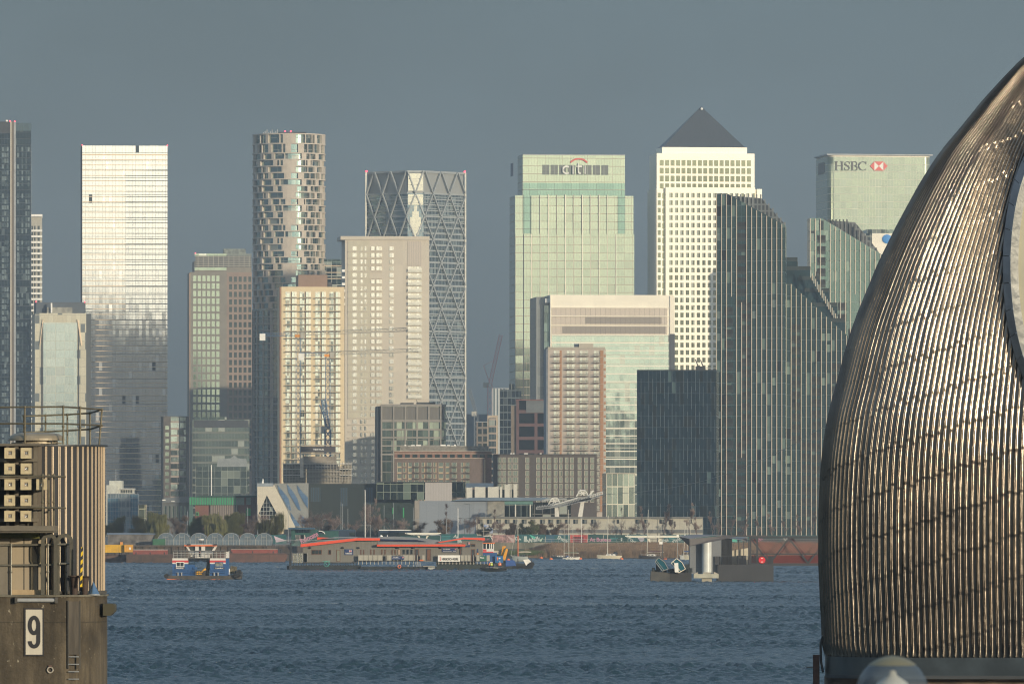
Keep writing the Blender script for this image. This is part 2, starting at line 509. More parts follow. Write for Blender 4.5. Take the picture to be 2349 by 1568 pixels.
# --- cream balcony tower behind it
B = Bld('apartment_tower', 'cream tower of stacked balconies peeping out right of the dark edge tower', 'tower', 58, 96.5, 3950, 3)
d = B
d.box('wall', 58, 96, 497, None, 0, 20, mat('cream_wall', (0.38, 0.36, 0.30), 0.8))
d.box('roof', 58, 97, 491.5, 497, -1.2, 21, M_white)
items = []
for k in range(34):
    y = 527+13.05*k
    items.append((d.X(69.0), d.X(96.8), d.Z(y+4.6), d.Z(y)))
repeat(B.o, 'balcony', items, M_white, -1.5, -0.02)
items = [(d.X(a), d.X(c), d.Z(527+13.05*k)+.05, d.Z(518+13.05*k)) for k in range(34) for a, c in ((72, 76), (78, 81.5), (86, 91))]
repeat(B.o, 'window', items, mat('window_dim', (0.09, 0.11, 0.11), 0.15, 0.6), -0.05, 0)

# --- bright glass slab
M_mirror = panes('mirror_glass', 1.75, 4.4, 0.10, 0.22, (0.20, 0.19, 0.17), (0.66, 0.66, 0.63), (0.58, 0.60, 0.58), 0.03, 0.0007, blind=0.05, bcol=(0.88, 0.88, 0.84), gmetal=1.0, frough=0.3, wave=0.001, dark=0.004)
C = Bld('office_tower', 'tall slab of mirror glass shining cream white above and dark below', 'tower', 188.5, 383.5, 4100, 4)
d = C
d.box('wall', 188.5, 383.5, 334, None, 0, 26, M_mirror)
M_band = mat('cream_band', (0.80, 0.62, 0.42), 0.35, 0.2, var=0.05)
nfl = 0
y = 353.5
ys = [353.5]
while y < 1180:
    y += 12.05 if nfl not in (25, 44) else 17; nfl += 1; ys.append(y)
for i, y in enumerate(ys):
    o = MB().box(d.X(188.3), d.X(383.7), -0.55, 0.0, d.Z(y+ (2.6 if i == 0 else 1.5)), d.Z(y))
    d.part('floor_band', o, M_band)
d.box('side_fin', 186.5, 188.4, 334, None, 1.0, 27, M_dark)
d.box('rooftop_box', 344, 352, 331, 334, 6, 12, M_steelgrey); d.box('rooftop_box', 354, 362, 331.5, 334, 6, 12, M_steelgrey)
d.box('parapet', 300, 380, 332.6, 334, 14, 25, M_steelgrey)
lamp(d, 188.7, 333); lamp(d, 383.2, 333.2)

# --- lower pale glass tower with dark crown
M_pale = panes('pale_glass', 4.3, 4.0, 0.14, 0.14, (0.42, 0.42, 0.33), (0.36, 0.41, 0.39), (0.30, 0.36, 0.35), 0.08, 0.0015, blind=0.06, bcol=(0.38, 0.42, 0.39), sub=2, wave=0.002)
M_paleclad = panes('pale_cladding', 2.1, 4.0, 0.08, 0.2, (0.40, 0.38, 0.30), (0.56, 0.52, 0.40), (0.62, 0.59, 0.46), 0.3, 0.004, blind=0.25, bcol=(0.15, 0.17, 0.17), gmetal=0.6)
DD = Bld('office_tower', 'shorter pale glass tower with a recessed centre panel and dark flat crown', 'tower', 80, 197, 3600, 6)
d = DD
d.box('wall', 80, 197, 718, None, 0, 30, M_paleclad)
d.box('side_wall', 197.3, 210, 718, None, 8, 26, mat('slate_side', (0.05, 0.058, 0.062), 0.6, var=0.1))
d.box('glass_front', 99, 176, 740, None, -0.8, 0, M_pale)
d.box('pier', 95, 97.3, 742, None, -0.5, 0, M_dark); d.box('pier', 178.5, 181, 742, None, -0.5, 0, M_dark)
mb = MB().prism([(d.X(97.5), d.Z(732)), (d.X(99), d.Z(732)), (d.X(92), d.Z(792)), (d.X(90.5), d.Z(792))], -0.9, -0.1)
mb.prism([(d.X(176.5), d.Z(732)), (d.X(180), d.Z(735)), (d.X(188), d.Z(792)), (d.X(185), d.Z(792))], -0.9, -0.1)
d.part('bevel', mb, M_band)
d.box('crown', 84, 196.5, 692, 718, 6, 29, mat('slate_crown', (0.055, 0.07, 0.085), 0.5))
d.box('plant_room', 108, 166, 704, 717.9, 2.5, 5.8, mat('plant_grey', (0.26, 0.25, 0.21), 0.7, var=0.3))
d.box('hoist', 116.5, 120, 694.5, 717, 1.0, 2.3, M_white)
lamp(d, 84, 691, 5.8); lamp(d, 195, 691.2, 5.8)

# --- grey tower with big square windows, darker right part
M_greywall = mat('grey_brown_wall', (0.20, 0.185, 0.155), 0.75, var=0.1, scale=0.2)
M_pinkwall = mat('pink_brown_wall', (0.25, 0.185, 0.145), 0.75, var=0.1, scale=0.2)
M_sqwin = panes('square_window', 4.0, 6.0, 0.1, 0.06, (0.30, 0.32, 0.26), (0.30, 0.36, 0.28), (0.24, 0.30, 0.24), 0.08, 0.004, blind=0.15)
M_dkwin = mat('dark_window', (0.055, 0.075, 0.07), 0.12, 0.5, var=0.4, scale=0.3)
E = Bld('office_tower', 'grey tower with large square windows and louvred top, left of the round tower', 'tower', 436, 577.5, 3960, 5)
d = E
d.box('wall', 436, 520, 624, None, 0, 30, M_greywall)
d.box('wall', 520, 577.5, 624, None, 0.4, 30, M_pinkwall)
d.box('upper_storey', 447, 577.5, 598, 624, 4, 28, M_greywall)
d.box('louvre', 449, 577, 586, 612, 3.7, 4, panes('louvres', 2.6, 1.1, 0.35, 0.35, (0.28, 0.27, 0.23), (0.07, 0.07, 0.07), (0.10, 0.10, 0.09), 0.5, 0, blind=0, gmetal=0.3))
d.box('glass_band', 447, 520, 581, 586, 3.5, 4.2, M_sqwin); d.box('glass_band', 447, 520, 612.5, 619.5, 3.5, 4, M_sqwin)
d.box('roof', 520, 577.5, 581, 586, 3.5, 28, mat('green_grey', (0.17, 0.19, 0.17), 0.6))
d.box('plant_room', 514.5, 565, 569, 580.5, 8, 16, mat('plant_green', (0.15, 0.17, 0.15), 0.6, var=0.5, scale=0.6))
items = []; it2 = []
for k in range(17+10):
    y = 632+17.35*k
    if y > 1080: break
    for i in range(6):
        x = 442.6+10.6*i
        if y < 960 or i < 1: items.append((d.X(x), d.X(x+7.6), d.Z(y+13), d.Z(y)))
    for i in range(5 if y < 10 else 5):
        if 525.5+11*i > 570: continue
        x = 525.5+11*i
        it2.append((d.X(x), d.X(x+6.6), d.Z(y+14), d.Z(y+2)))
repeat(E.o, 'window', items, M_sqwin, -0.05, 0.0)
repeat(E.o, 'side_window', it2, M_dkwin, 0.33, 0.4)
d.box('corner_pier', 434.7, 436, 626, None, -0.3, 0.5, mat('copper_edge', (0.55, 0.36, 0.22), 0.5))
lamp(d, 449, 580, 3.4)

E2 = Bld('office_block', 'glazed office block in front of the base of the grey square-windowed tower', 'building', 441, 572, 3850, 2)
d = E2
d.box('wall', 441, 572, 962, None, 0, 20, panes('office_green', 3.2, 3.7, 0.14, 0.9, (0.13, 0.14, 0.115), (0.40, 0.46, 0.37), (0.34, 0.40, 0.33), 0.1, 0.004, blind=0.2, sub=2))
d.box('glass_band', 445, 520, 956, 961.8, 0, 12, M_sqwin)
d.box('louvre', 445, 570, 963.5, 980, -0.3, 0, M_dark)
E3 = Bld('office_block', 'low pale glass block at the foot of the grey tower', 'building', 449, 568, 3700, 2)
d = E3
d.box('wall', 449, 568, 1070, None, 0, 20, panes('office_pale', 3.0, 3.6, 0.12, 0.12, (0.27, 0.29, 0.24), (0.27, 0.32, 0.26), (0.22, 0.27, 0.23), 0.12, 0.006, blind=0.15, bcol=(0.30, 0.34, 0.28), wave=0.015))
d.box('pole', 484, 486, 1066, None, -0.8, -0.3, M_white)
mb = MB(); mb.prism([(d.X(497), d.Z(1069.8)), (d.X(500), d.Z(1052)), (d.X(530), d.Z(1050)), (d.X(537), d.Z(1043)), (d.X(545), d.Z(1050)), (d.X(565), d.Z(1052)), (d.X(568), d.Z(1069.8))], 3, 15)
d.part('roof', mb, mat('tent_roof', (0.22, 0.24, 0.24), 0.7))

# --- slim glass and brick tower
ZB = Bld('apartment_block', 'slim glass and brown brick block just right of the shining slab', 'building', 375, 433, 3600, 6)
d = ZB
d.box('wall', 375, 433, 954, None, 0, 20, mat('umber_brick', (0.10, 0.085, 0.07), 0.8, var=0.2))
M_stripglass = panes('strip_glass', 3.0, 3.15, 0.12, 0.8, (0.30, 0.24, 0.19), (0.42, 0.50, 0.44), (0.25, 0.30, 0.28), 0.08, 0.01, blind=0.2, sub=2, wave=0.02)
d.box('glass_front', 391, 410, 956, None, -0.3, 0, M_stripglass)
d.box('glass_front', 412, 426, 956, None, -0.25, 0, panes('strip_glass_dark', 3.0, 3.15, 0.12, 0.8, (0.12, 0.10, 0.09), (0.10, 0.13, 0.13), (0.16, 0.2, 0.19), 0.08, 0.01, blind=0.1))
repeat(d.o, 'window', [(d.X(379), d.X(387.5), d.Z(985+15.1*k), d.Z(976+15.1*k)) for k in range(15)], M_sqwin, -0.05, 0)

# --- the round tower
def arcbox(mb, r0, r1, a0, a1, z0, z1, n=3, cx=0, cy=0, m=0):
    """a curved box; angle 0 faces the camera (-y), positive to the right"""
    vs = []
    for i in range(n+1):
        a = a0+(a1-a0)*i/n
        for r in (r0, r1):
            for z in (z0, z1): vs.append((cx+r*math.sin(a), cy-r*math.cos(a), z))
    fs = []
    for i in range(n):
        o = i*4; p = o+4
        fs += [(o, o+1, p+1, p)[::-1], (o+2, p+2, p+3, o+3)[::-1], (o+1, o+3, p+3, p+1)[::-1], (o, p, p+2, o+2)[::-1]]
    fs += [(0, 2, 3, 1)[::-1], (4*n, 4*n+1, 4*n+3, 4*n+2)[::-1]]
    mb._add(vs, fs, m)
    return mb
M_stone = mat('beige_stone', (0.44, 0.385, 0.315), 0.7, var=0.08, scale=0.3)
M_roundglass = panes('round_glass', 2.2, 3.0, 0.12, 0.2, (0.2, 0.2, 0.17), (0.20, 0.30, 0.30), (0.32, 0.42, 0.40), 0.1, 0.008, blind=0.15, bcol=(0.32, 0.36, 0.33), wave=0.01)
FT = thing('round_tower', 'round apartment tower of beige stone frames and staggered balconies', 'tower', (wx(660.5, 4000), 4000+18.5, G))
s_ = 4000/FPX
def FZ(py): return wz(py, 4000)-G
FR = 82.5*s_
core = MB().lathe([(FR-0.9, FZ(708)), (FR-0.9, FZ(308)), (0.1, FZ(308))], n=64); core.build('glass_core', M_roundglass, FT)
core = MB().lathe([(FR+0.6, -0.5), (FR+0.6, FZ(708)), (0.1, FZ(708))], n=64); core.build('lower_wall', M_roundglass, FT)
rows = [305.5, 327.6, 349.5]
y = 349.5
while y < 705: y += 14.9; rows.append(y)
items = []
for i, y in enumerate(rows):
    mb = MB(); arcbox(mb, FR-1.2, FR+0.45, -math.pi*0.52, math.pi*0.52, FZ(y+2.6), FZ(y), 40)
    mb.build('floor_slab', M_stone, FT)
segs = {0: [(-78, -70), (-38, -33), (-8, 12), (46, 52), (66, 90)], 1: [(-66, -58), (-33, -27), (-4, 5), (16, 26), (58, 64)],
        2: [(-80, -74), (-50, -46), (-27, -22), (22, 30), (48, 56)], 3: [(-60, -54), (-24, -18), (-8, 14), (32, 38), (60, 68)]}
cnt = 0; rest = MB()
fl = list(zip(rows[:-1], rows[1:]))
for i, (ya, yb) in enumerate(fl):
    for a0, a1 in segs[i % 4]:
        a1 = min(a1, 89)
        mb = MB() if cnt < 100 else rest
        arcbox(mb, FR-0.9, FR+0.35, R(a0), R(a1), FZ(yb)+0.01, FZ(ya+2.6)-0.01, 3)
        if cnt < 100: mb.build('stone_panel', M_stone, FT)
        cnt += 1
    for a0 in (-85, -52, -14, 28, 40, 75):
        a0 += (i % 3)*4
        mb = MB() if cnt < 100 else rest
        arcbox(mb, FR-0.9, FR+0.3, R(a0), R(a0+1.6), FZ(yb)+0.01, FZ(ya+2.6)-0.01, 1)
        if cnt < 100: mb.build('stone_panel', M_stone, FT)
        cnt += 1
if rest.v: rest.build('stone_panel', M_stone, FT, kind='stuff')
M_stone2 = mat('grey_stone', (0.30, 0.29, 0.26), 0.7, var=0.08)
y = 710; rest = MB(); 
while y < 1190:
    mb = MB(); arcbox(mb, FR+0.5, FR+1.5, -math.pi*0.52, math.pi*0.52, FZ(y+2.0), FZ(y), 40)
    mb.build('floor_slab', M_stone2, FT)
    for j, a0 in enumerate(range(-84, 90, 14)):
        arcbox(rest, FR+0.5, FR+1.3, R(a0), R(a0+(4 if j % 3 == 1 else 1.4)), FZ(y+15.3)+0.01, FZ(y+2.0)-0.01, 1)
    y += 15.3
rest.build('stone_frame', M_stone2, FT, kind='stuff')
mb = MB(); mb.box(-6, 9, -6, 8, FZ(305.4)-1, FZ(300)); mb.build('plant_room', M_dark, FT)
for px in (642, 655): MB().sphere(((px-650)*s_, -7, FZ(299)), 0.4, n=8, k=6).build('warning_light', M_red_lamp, FT)
mb = MB()
for i in range(9): mb.box(-13+i*0.9, -12.5+i*0.9, -12, -11, FZ(305.4), FZ(305.4)+0.7+(i % 3)*0.7)
mb.build('rooftop_equipment', M_steelgrey, FT)

# --- green glass block peeping out behind
GB = Bld('office_block', 'green glass block showing between the round tower and the cream concrete tower', 'building', 735, 800, 4300, 0)
d = GB
d.box('wall', 735, 800, 606, None, 0, 20, panes('green_glass', 3.0, 4.8, 0.2, 0.35, (0.45, 0.45, 0.36), (0.07, 0.12, 0.115), (0.11, 0.17, 0.15), 0.1, 0.006, blind=0.15))
d.box('crown', 737, 790, 594, 606, 1, 19, panes('crown_glass', 2.4, 1.6, 0.1, 0.1, (0.3, 0.36, 0.3), (0.34, 0.46, 0.38), (0.44, 0.54, 0.45), 0.15, 0.01))
for py in (608.5, 624, 638): d.box('floor_band', 736, 800, py, py+1.6, -0.4, 0, M_band)

# --- yellow brick tower with dark balconies
M_yel = panes('yellow_brick', 12.2, 3.0, 0.06, 0.10, (0.52, 0.43, 0.27), (0.66, 0.54, 0.34), (0.62, 0.50, 0.32), 0.75, 0, blind=0, gmetal=0)
M_brownpier = mat('brown_pier', (0.17, 0.135, 0.10), 0.8)
M_balwin = panes('balcony_window', 1.1, 2.9, 0.09, 0.12, (0.45, 0.43, 0.35), (0.42, 0.47, 0.42), (0.55, 0.60, 0.52), 0.08, 0.014, blind=0.25, bcol=(0.6, 0.58, 0.48), gmetal=0.9)
H = Bld('apartment_tower', 'yellow brick apartment tower with dark balconies and a brown rooftop box', 'tower', 645.5, 790, 3300, 6)
d = H
d.box('wall', 645.5, 790, 657.5, None, 0, 22, M_yel)
d.box('side_pier', 641.5, 645, 658, None, -0.15, 3, mat('red_brown_edge', (0.30, 0.17, 0.10), 0.8))
d.box('penthouse', 685.5, 752, 629.5, 657.4, 3, 16, panes('rust_cladding', 1.1, 12, 0.06, 0.05, (0.20, 0.13, 0.09), (0.26, 0.17, 0.12), (0.24, 0.155, 0.105), 0.75, 0, blind=0, gmetal=0))
d.box('plant_room', 755, 764, 646, 657.4, 5, 10, M_dark)
items = []; bal = []; piers = []
bays = ((653.8, 686), (691.5, 727), (736, 778.5))
bays = ((655, 680.5), (687, 713), (723, 747.5), (755.5, 780))
for k in range(26):
    y = 669+15.45*k
    if y > 1062: break
    for (a, c) in bays:
        w = (c-a)
        items.append((d.X(a), d.X(a+w*0.42), d.Z(y+12.3), d.Z(y)))
        items.append((d.X(a+w*0.55), d.X(c), d.Z(y+12.3), d.Z(y)))
        bal.append((d.X(a-0.6), d.X(c+0.6), d.Z(y+15.2), d.Z(y+12.5)))
    for a in (667, 699, 735.5, 767):
        piers.append((d.X(a), d.X(a+2.6), d.Z(y+12.3), d.Z(y)))
repeat(H.o, 'window', items, M_balwin, -0.04, 0)
repeat(H.o, 'brown_panel', piers, M_brownpier, -0.08, -0.0)
def balcony_maker(mb, w, h, y0, y1):
    mb.box(0, w, y0, y1, 0, 0.22)                    # slab
    mb.box(0, w, y0, y0+0.06, h*0.9, h)              # rail
    n = int(w/0.35)
    for i in range(n+1): mb.box(i*(w-0.05)/n, i*(w-0.05)/n+0.05, y0, y0+0.05, 0.22, h*0.9)
M_bal = mat('balcony_dark', (0.055, 0.052, 0.045), 0.6)
repeat(H.o, 'balcony', bal, M_bal, -1.5, -0.1, maker=balcony_maker)

# --- cream concrete tower
M_cream = cladpanel('cream_panels', (0.53, 0.475, 0.385), 0.8, 6.5, 12.0, 0.05, (0.47, 0.42, 0.34))
M_cream2 = cladpanel('cream_rows', (0.50, 0.46, 0.35), 0.8, 1.7, 3.0, 0.06, (0.42, 0.38, 0.30))
I_ = Bld('apartment_tower', 'broad cream concrete tower with one column of bright balconies on its right', 'tower', 791.5, 985, 3500, 5)
d = I_
d.box('wall', 791.5, 984.5, 550, None, 0, 24, M_cream)
d.box('parapet', 781, 985, 541.5, 550, -0.6, 24.5, M_cream)
d.box('panel_strip', 798, 848, 552, 960, -0.25, 0, M_cream2)
d.box('grille', 935.5, 967.5, 553, 610, -0.2, 0, panes('ribbed_panel', 0.8, 30, 0.2, 0.05, (0.36, 0.32, 0.27), (0.50, 0.44, 0.37), (0.48, 0.42, 0.35), 0.8, 0, blind=0, gmetal=0))
M_creamwin = panes('cream_window', 1.3, 2.8, 0.1, 0.1, (0.46, 0.43, 0.36), (0.60, 0.60, 0.53), (0.72, 0.72, 0.66), 0.12, 0.01, blind=0.4, bcol=(0.62, 0.60, 0.50), gmetal=0.8)
items = []; bands = []; bal = []; lo = []
for k in range(40):
    y = 565+15.25*k
    lower = y > 930
    for a, c in ((808, 819), (827, 831.5), (836, 840.5), (850, 860), (862, 876)) if True else ():
        if rnd.random() < 0.93 and y < 1110: (lo if lower else items).append((d.X(a)-0.0, d.X(c), d.Z(y+9.3), d.Z(y)))
    if 885 < 893 and y < 1100: (lo if y > 990 else items).append((d.X(893), d.X(902.5), d.Z(y+9.3), d.Z(y)))
    bands.append((d.X(797.5), d.X(876.5), d.Z(y+13.2), d.Z(y+11.6)))
    if 600 < y < 915: bal.append((d.X(935), d.X(967), d.Z(y+13.2), d.Z(y+0.4)))
repeat(I_.o, 'window', items+lo, M_creamwin, -0.30, -0.0)
repeat(I_.o, 'floor_band', bands, mat('band_cream', (0.44, 0.39, 0.32), 0.8), -0.34, 0.0)
def bal2(mb, w, h, y0, y1):
    mb.box(0, w, y0, y0+0.1, h*0.16, h*0.62); mb.box(-0.2, w+0.2, y0, y1, 0, h*0.10)
repeat(I_.o, 'balcony_window', bal, M_creamwin, -0.06, 0)
repeat(I_.o, 'balcony', bal, mat('bright_railing', (0.72, 0.70, 0.60), 0.3, 0.2), -0.9, -0.1, maker=bal2)
items = [(d.X(a), d.X(780.5+10.9), d.Z(y+5.5), d.Z(y)) for y in [618+15.3*k for k in range(6)] for a in (784.5,)]
repeat(I_.o, 'side_balcony', items, M_white, 0.0, 4.0)

# --- diagrid tower: a square turned corner-on with a flat lit corner
JA = R(7)
JT = thing('diagrid_tower', 'tall blue-grey tower wrapped in diamond bracing with a flat shining corner', 'tower', (wx(953.3, 4000), 4000, G), JA)
sJ = 4000/FPX
def JZ(py): return wz(py, 4000)-G
def JP(px, off=0.0):
    x, y = JP0(px, off)
    return ((x+y*math.sin(JA))/math.cos(JA), y)
def JP0(px, off=0.0):
    """plan position on the unfolded fronts"""
    if px <= 935: return ((px-953.3)*sJ - off*0.7, (935-px)*sJ - off*0.7)
    if px >= 971.5: return ((px-953.3)*sJ + off*0.7, (px-971.5)*sJ - off*0.7)
    return ((px-953.3)*sJ, -off)
plan = [JP(840), JP(935), JP(971.5), JP(1065), ((1065-953.3)*sJ-22, 52), ((840-953.3)*sJ+22, 52)]
M_jglass = panes('bluegrey_glass', 1.55, 3.05, 0.28, 0.42, (0.24, 0.27, 0.27), (0.16, 0.22, 0.25), (0.24, 0.30, 0.32), 0.12, 0.002, blind=0.15, bcol=(0.27, 0.33, 0.34), gmetal=0.85)
M_jpanel = panes('bluegrey_panel', 1.2, 40, 0.10, 0.05, (0.22, 0.23, 0.23), (0.30, 0.31, 0.30), (0.28, 0.29, 0.28), 0.5, 0, blind=0, gmetal=0.2)
mb = MB().prism(plan, 0, JZ(443), 'z'); mb.build('wall', M_jglass, JT)
plan2 = [(x*0.985, y+0.3) for x, y in plan]
mb = MB().prism(plan2, JZ(443)+0.02, JZ(395), 'z'); mb.build('crown', M_jpanel, JT)
M_jsteel = mat('diagrid_steel', (0.30, 0.32, 0.32), 0.4, 0.1, var=0.08)
M_bright = panes('corner_glass', 2.1, 3.1, 0.1, 0.35, (0.6, 0.58, 0.48), (0.50, 0.50, 0.42), (0.46, 0.46, 0.40), 0.1, 0.001, blind=0.0)
mb = MB()
for py0, py1, hw in ((398, 438, 17.5), (446, 470, 17.5),): mb.box(-hw*sJ, hw*sJ, -0.25, -0.02, JZ(py1), JZ(py0))
for py0, py1, hw in ((472, 485, 3.5), (485, 498, 7.6), (498, 526, 12.4), (526, 538, 7.6), (538, 552, 3.5)): mb.box(-hw*sJ, hw*sJ, -0.25, -0.02, JZ(py1), JZ(py0))
mb.build('corner_glazing', M_bright, JT)
mb = MB().prism([JP(839.5, .5), JP(935, .5), JP(971.5, .5), JP(1065.5, .5), ((1065-953.3)*sJ-22, 52.5), ((840-953.3)*sJ+22, 52.5)], JZ(396), JZ(391), 'z')
mb.build('crown_beam', M_jsteel, JT)
slabs = []
y = 443.0; k = 0
while y < 1195:
    for a, c in ((840, 935), (971.5, 1065)):
        p, q = JP(a, 0.25), JP(c, 0.25)
        z = JZ(y); h = 0.55 if k % 4 else 0.9
        mb = MB().bar((p[0], p[1], z), (q[0], q[1], z), 0.4, h)
        mb.build('floor_band', M_jsteel, JT)
    y += 13.17; k += 1
# diagonals
brace = []
P0 = 37.4; RH = 52.7
def node_rows():
    y = 443-RH
    j = 0
    while y < 1200:
        yield j, y; y += RH; j += 1
for j, y in node_rows():
    sh = 0.0 if j % 2 else P0/2
    y2 = y+RH
    for k in range(-4, 5):
        xa = 953.3+sh+P0*k
        for dxn in (-P0/2, P0/2):
            xb = xa+dxn
            # clip to the building
            pts = [(xa, max(y, 392)), (xb, y2)]
            if y < 392: pts[0] = (xa+(xb-xa)*(392-y)/RH, 392)
            if min(pts[0][0], pts[1][0]) < 839.5 or max(pts[0][0], pts[1][0]) > 1066: continue
            # split at the corner folds
            cuts = [0.0, 1.0]
            for fx in (935, 971.5):
                if (pts[0][0]-fx)*(pts[1][0]-fx) < 0: cuts.append((fx-pts[0][0])/(pts[1][0]-pts[0][0]))
            cuts.sort(); seg = []
            for c in cuts:
                px = pts[0][0]+(pts[1][0]-pts[0][0])*c; py = pts[0][1]+(pts[1][1]-pts[0][1])*c
                q = JP(px, 0.7); seg.append((q[0], q[1], JZ(py)))
            brace.append(seg)
rest = MB()
for i, seg in enumerate(brace):
    mb = MB() if i < 100 else rest
    for a, c in zip(seg[:-1], seg[1:]): mb.bar(a, c, 0.95, 0.6)
    if i < 100: mb.build('brace', M_jsteel, JT)
if rest.v: rest.build('brace', M_jsteel, JT, kind='stuff')
M_jedge = mat('pale_edge', (0.58, 0.56, 0.48), 0.35, 0.1)
for px in (840.5, 1064.5):
    p = JP(px, 0.8); MB().box(p[0]-0.4, p[0]+0.4, p[1]-0.4, p[1]+0.4, 0, JZ(392)).build('edge_column', M_jedge, JT)
for px in (841, 1064): 
    p = JP(px, 0.5); MB().sphere((p[0], p[1], JZ(389.5)), 0.5, n=8, k=6).build('warning_light', M_red_lamp, JT)

# --- stepped green-glass tower with the arc logo
M_cg = panes('celadon_glass', 1.0, 4.25, 0.10, 0.35, (0.42, 0.36, 0.27), (0.27, 0.32, 0.24), (0.32, 0.36, 0.28), 0.10, 0.003, blind=0.05, bcol=(0.62, 0.66, 0.52), gmetal=0.95, fmetal=0.4, frough=0.35)
M_cg2 = panes('celadon_big', 4.55, 4.25, 0.16, 0.28, (0.30, 0.25, 0.19), (0.29, 0.345, 0.27), (0.33, 0.385, 0.30), 0.03, 0.0012, blind=0.02, bcol=(0.33, 0.38, 0.29), gmetal=0.95, fmetal=0.3, sub=3)
M_cteal = panes('teal_glass', 4.55, 4.25, 0.16, 0.30, (0.12, 0.14, 0.12), (0.16, 0.25, 0.21), (0.19, 0.29, 0.24), 0.04, 0.0012, blind=0.02, bcol=(0.22, 0.32, 0.27), sub=3)
L = Bld('office_tower', 'stepped pale green glass tower with a white word under a red arc near its top', 'tower', 1182, 1455, 4200, 7)
d = L
zf = L.Z
d.box('lower_wall', 1182, 1455.5, 536, None, 0, 26, M_cg2)
d.box('middle_wall', 1182, 1454, 448, 536, 0.6, 25, M_cg2)
d.box('upper_wall', 1200, 1435, 355, 448, 1.6, 24, M_cg2)
d.box('parapet', 1200, 1435.3, 353.3, 355, 1.2, 24.5, M_steelgrey)
d.box('corner_glass', 1201, 1216.5, 448, 535, -0.2, 0.6, M_cteal)
d.box('corner_glass', 1418.5, 1434, 448, 535, -0.2, 0.6, M_cteal)
d.box('glass_band', 1201, 1434.5, 419, 433, 1.35, 1.6, M_cteal)
d.box('glass_band', 1201, 1434.5, 434, 447.5, 1.35, 1.6, M_cteal)
d.box('reveal', 1216.8, 1218.5, 449, 536, -0.5, 0.6, M_dark); d.box('reveal', 1200, 1202, 536, None, -0.25, 0, M_dark)
for i, px in enumerate((1219, 1238.6, 1258.0, 1277.3, 1296.6, 1316.0, 1335.4, 1354.8, 1374.0, 1393.4, 1412.8)):
    w = 1.6 if i % 2 == 0 else 0.8
    top = 446 if 0 < i < 10 else 537
    d.box('fin', px-w/2, px+w/2, top, None, -0.9 if i % 2 == 0 else -0.5, 0.55, mat('cream_fin', (0.80, 0.74, 0.60), 0.4, 0.1, var=0.04))
ban = panes('dark_louvre', 4.5, 0.8, 0.4, 0.1, (0.22, 0.25, 0.21), (0.10, 0.11, 0.10), (0.12, 0.13, 0.12), 0.5, 0.0, blind=0, gmetal=0.2)
for a, c in ((1245, 1261), (1264, 1280.5), (1283.5, 1300), (1303, 1319.5), (1322.5, 1339), (1341.5, 1358), (1361, 1377.5), (1380.5, 1396.5)):
    d.box('louvre', a, c, 377.5, 400, 1.35, 1.6, ban)
M_sign = mat('sign_white', (0.72, 0.72, 0.66), 0.5, var=0)
M_red = mat('sign_red', (0.62, 0.10, 0.08), 0.5, var=0)
ARC_SIGN = thing('sign', 'white four-letter word under a red arc, high on the pale green tower', 'sign', (0, 0, 0))
zc = (400+377)/2
cM = Matrix.Translation(d.o.location) @ Matrix.Rotation(R(7), 4, 'Z')
ARC_SIGN.location = cM @ Vector((d.X(1320), 1.0, d.Z(386))); ARC_SIGN.rotation_euler = (0, 0, R(7))
sl = d.s
# four letters built from rounded strokes
def stroke(mb, pts, w, y0=-0.6, y1=-0.1):
    for a, c in zip(pts[:-1], pts[1:]):
        mb.bar((a[0], (y0+y1)/2, a[1]), (c[0], (y0+y1)/2, c[1]), y1-y0, w)
def arcpts(cx, cz, r, a0, a1, n=12): return [(cx+r*math.cos(R(a0+(a1-a0)*i/n)), cz+r*math.sin(R(a0+(a1-a0)*i/n))) for i in range(n+1)]
mb = MB()
stroke(mb, arcpts(-20.5*sl, -3*sl, 8.2*sl, 50, 310), 4.2*sl)
stroke(mb, [(-5.3*sl, 7*sl), (-5.3*sl, -12.3*sl)], 4.6*sl)
stroke(mb, [(6.8*sl, 13*sl), (6.8*sl, -6*sl)]+arcpts(11.5*sl, -6*sl, 4.6*sl, 180, 285, 6), 4.4*sl)
stroke(mb, [(2.2*sl, 5.2*sl), (15.5*sl, 5.2*sl)], 3.4*sl)
stroke(mb, [(22.6*sl, 7*sl), (22.6*sl, -12.3*sl)], 4.6*sl)
mb.build('lettering', M_sign, ARC_SIGN)
mb = MB(); stroke(mb, arcpts(8.5*sl, -3.4*sl, 26*sl, 42, 138, 16), 3.6*sl, -0.75, -0.2); mb.build('red_arc', M_red, ARC_SIGN)
d.part('small_sign', MB().box(-0.12, 0.0, 8, 20, d.Z(402), d.Z(372)), mat('sign_navy', (0.05, 0.07, 0.12), 0.5))

# --- white office slab with dark panel rows
M_wpanel = cladpanel('white_panels', (0.84, 0.78, 0.64), 0.5, 5.2, 4.2, 0.06, (0.74, 0.68, 0.55))
M_off = panes('pale_teal_glass', 2.35, 4.4, 0.10, 0.30, (0.50, 0.50, 0.40), (0.30, 0.38, 0.33), (0.35, 0.42, 0.36), 0.04, 0.0012, blind=0.1, bcol=(0.40, 0.43, 0.36), gmetal=0.95, wave=0.008)
M_pk = panes('pinkish_panel', 2.35, 9.0, 0.20, 0.05, (0.30, 0.26, 0.21), (0.54, 0.47, 0.39), (0.52, 0.45, 0.37), 0.6, 0, blind=0, gmetal=0)
M_pkd = panes('pinkish_louvre', 2.35, 9.0, 0.20, 0.05, (0.17, 0.15, 0.125), (0.27, 0.235, 0.20), (0.25, 0.22, 0.185), 0.6, 0, blind=0, gmetal=0)
Mo = Bld('office_block', 'wide white-topped office slab with grey panel rows and pale teal glass', 'building', 1262, 1548, 3700, 5)
d = Mo
d.box('wall', 1262, 1547, 676, None, 0, 40, M_wpanel)
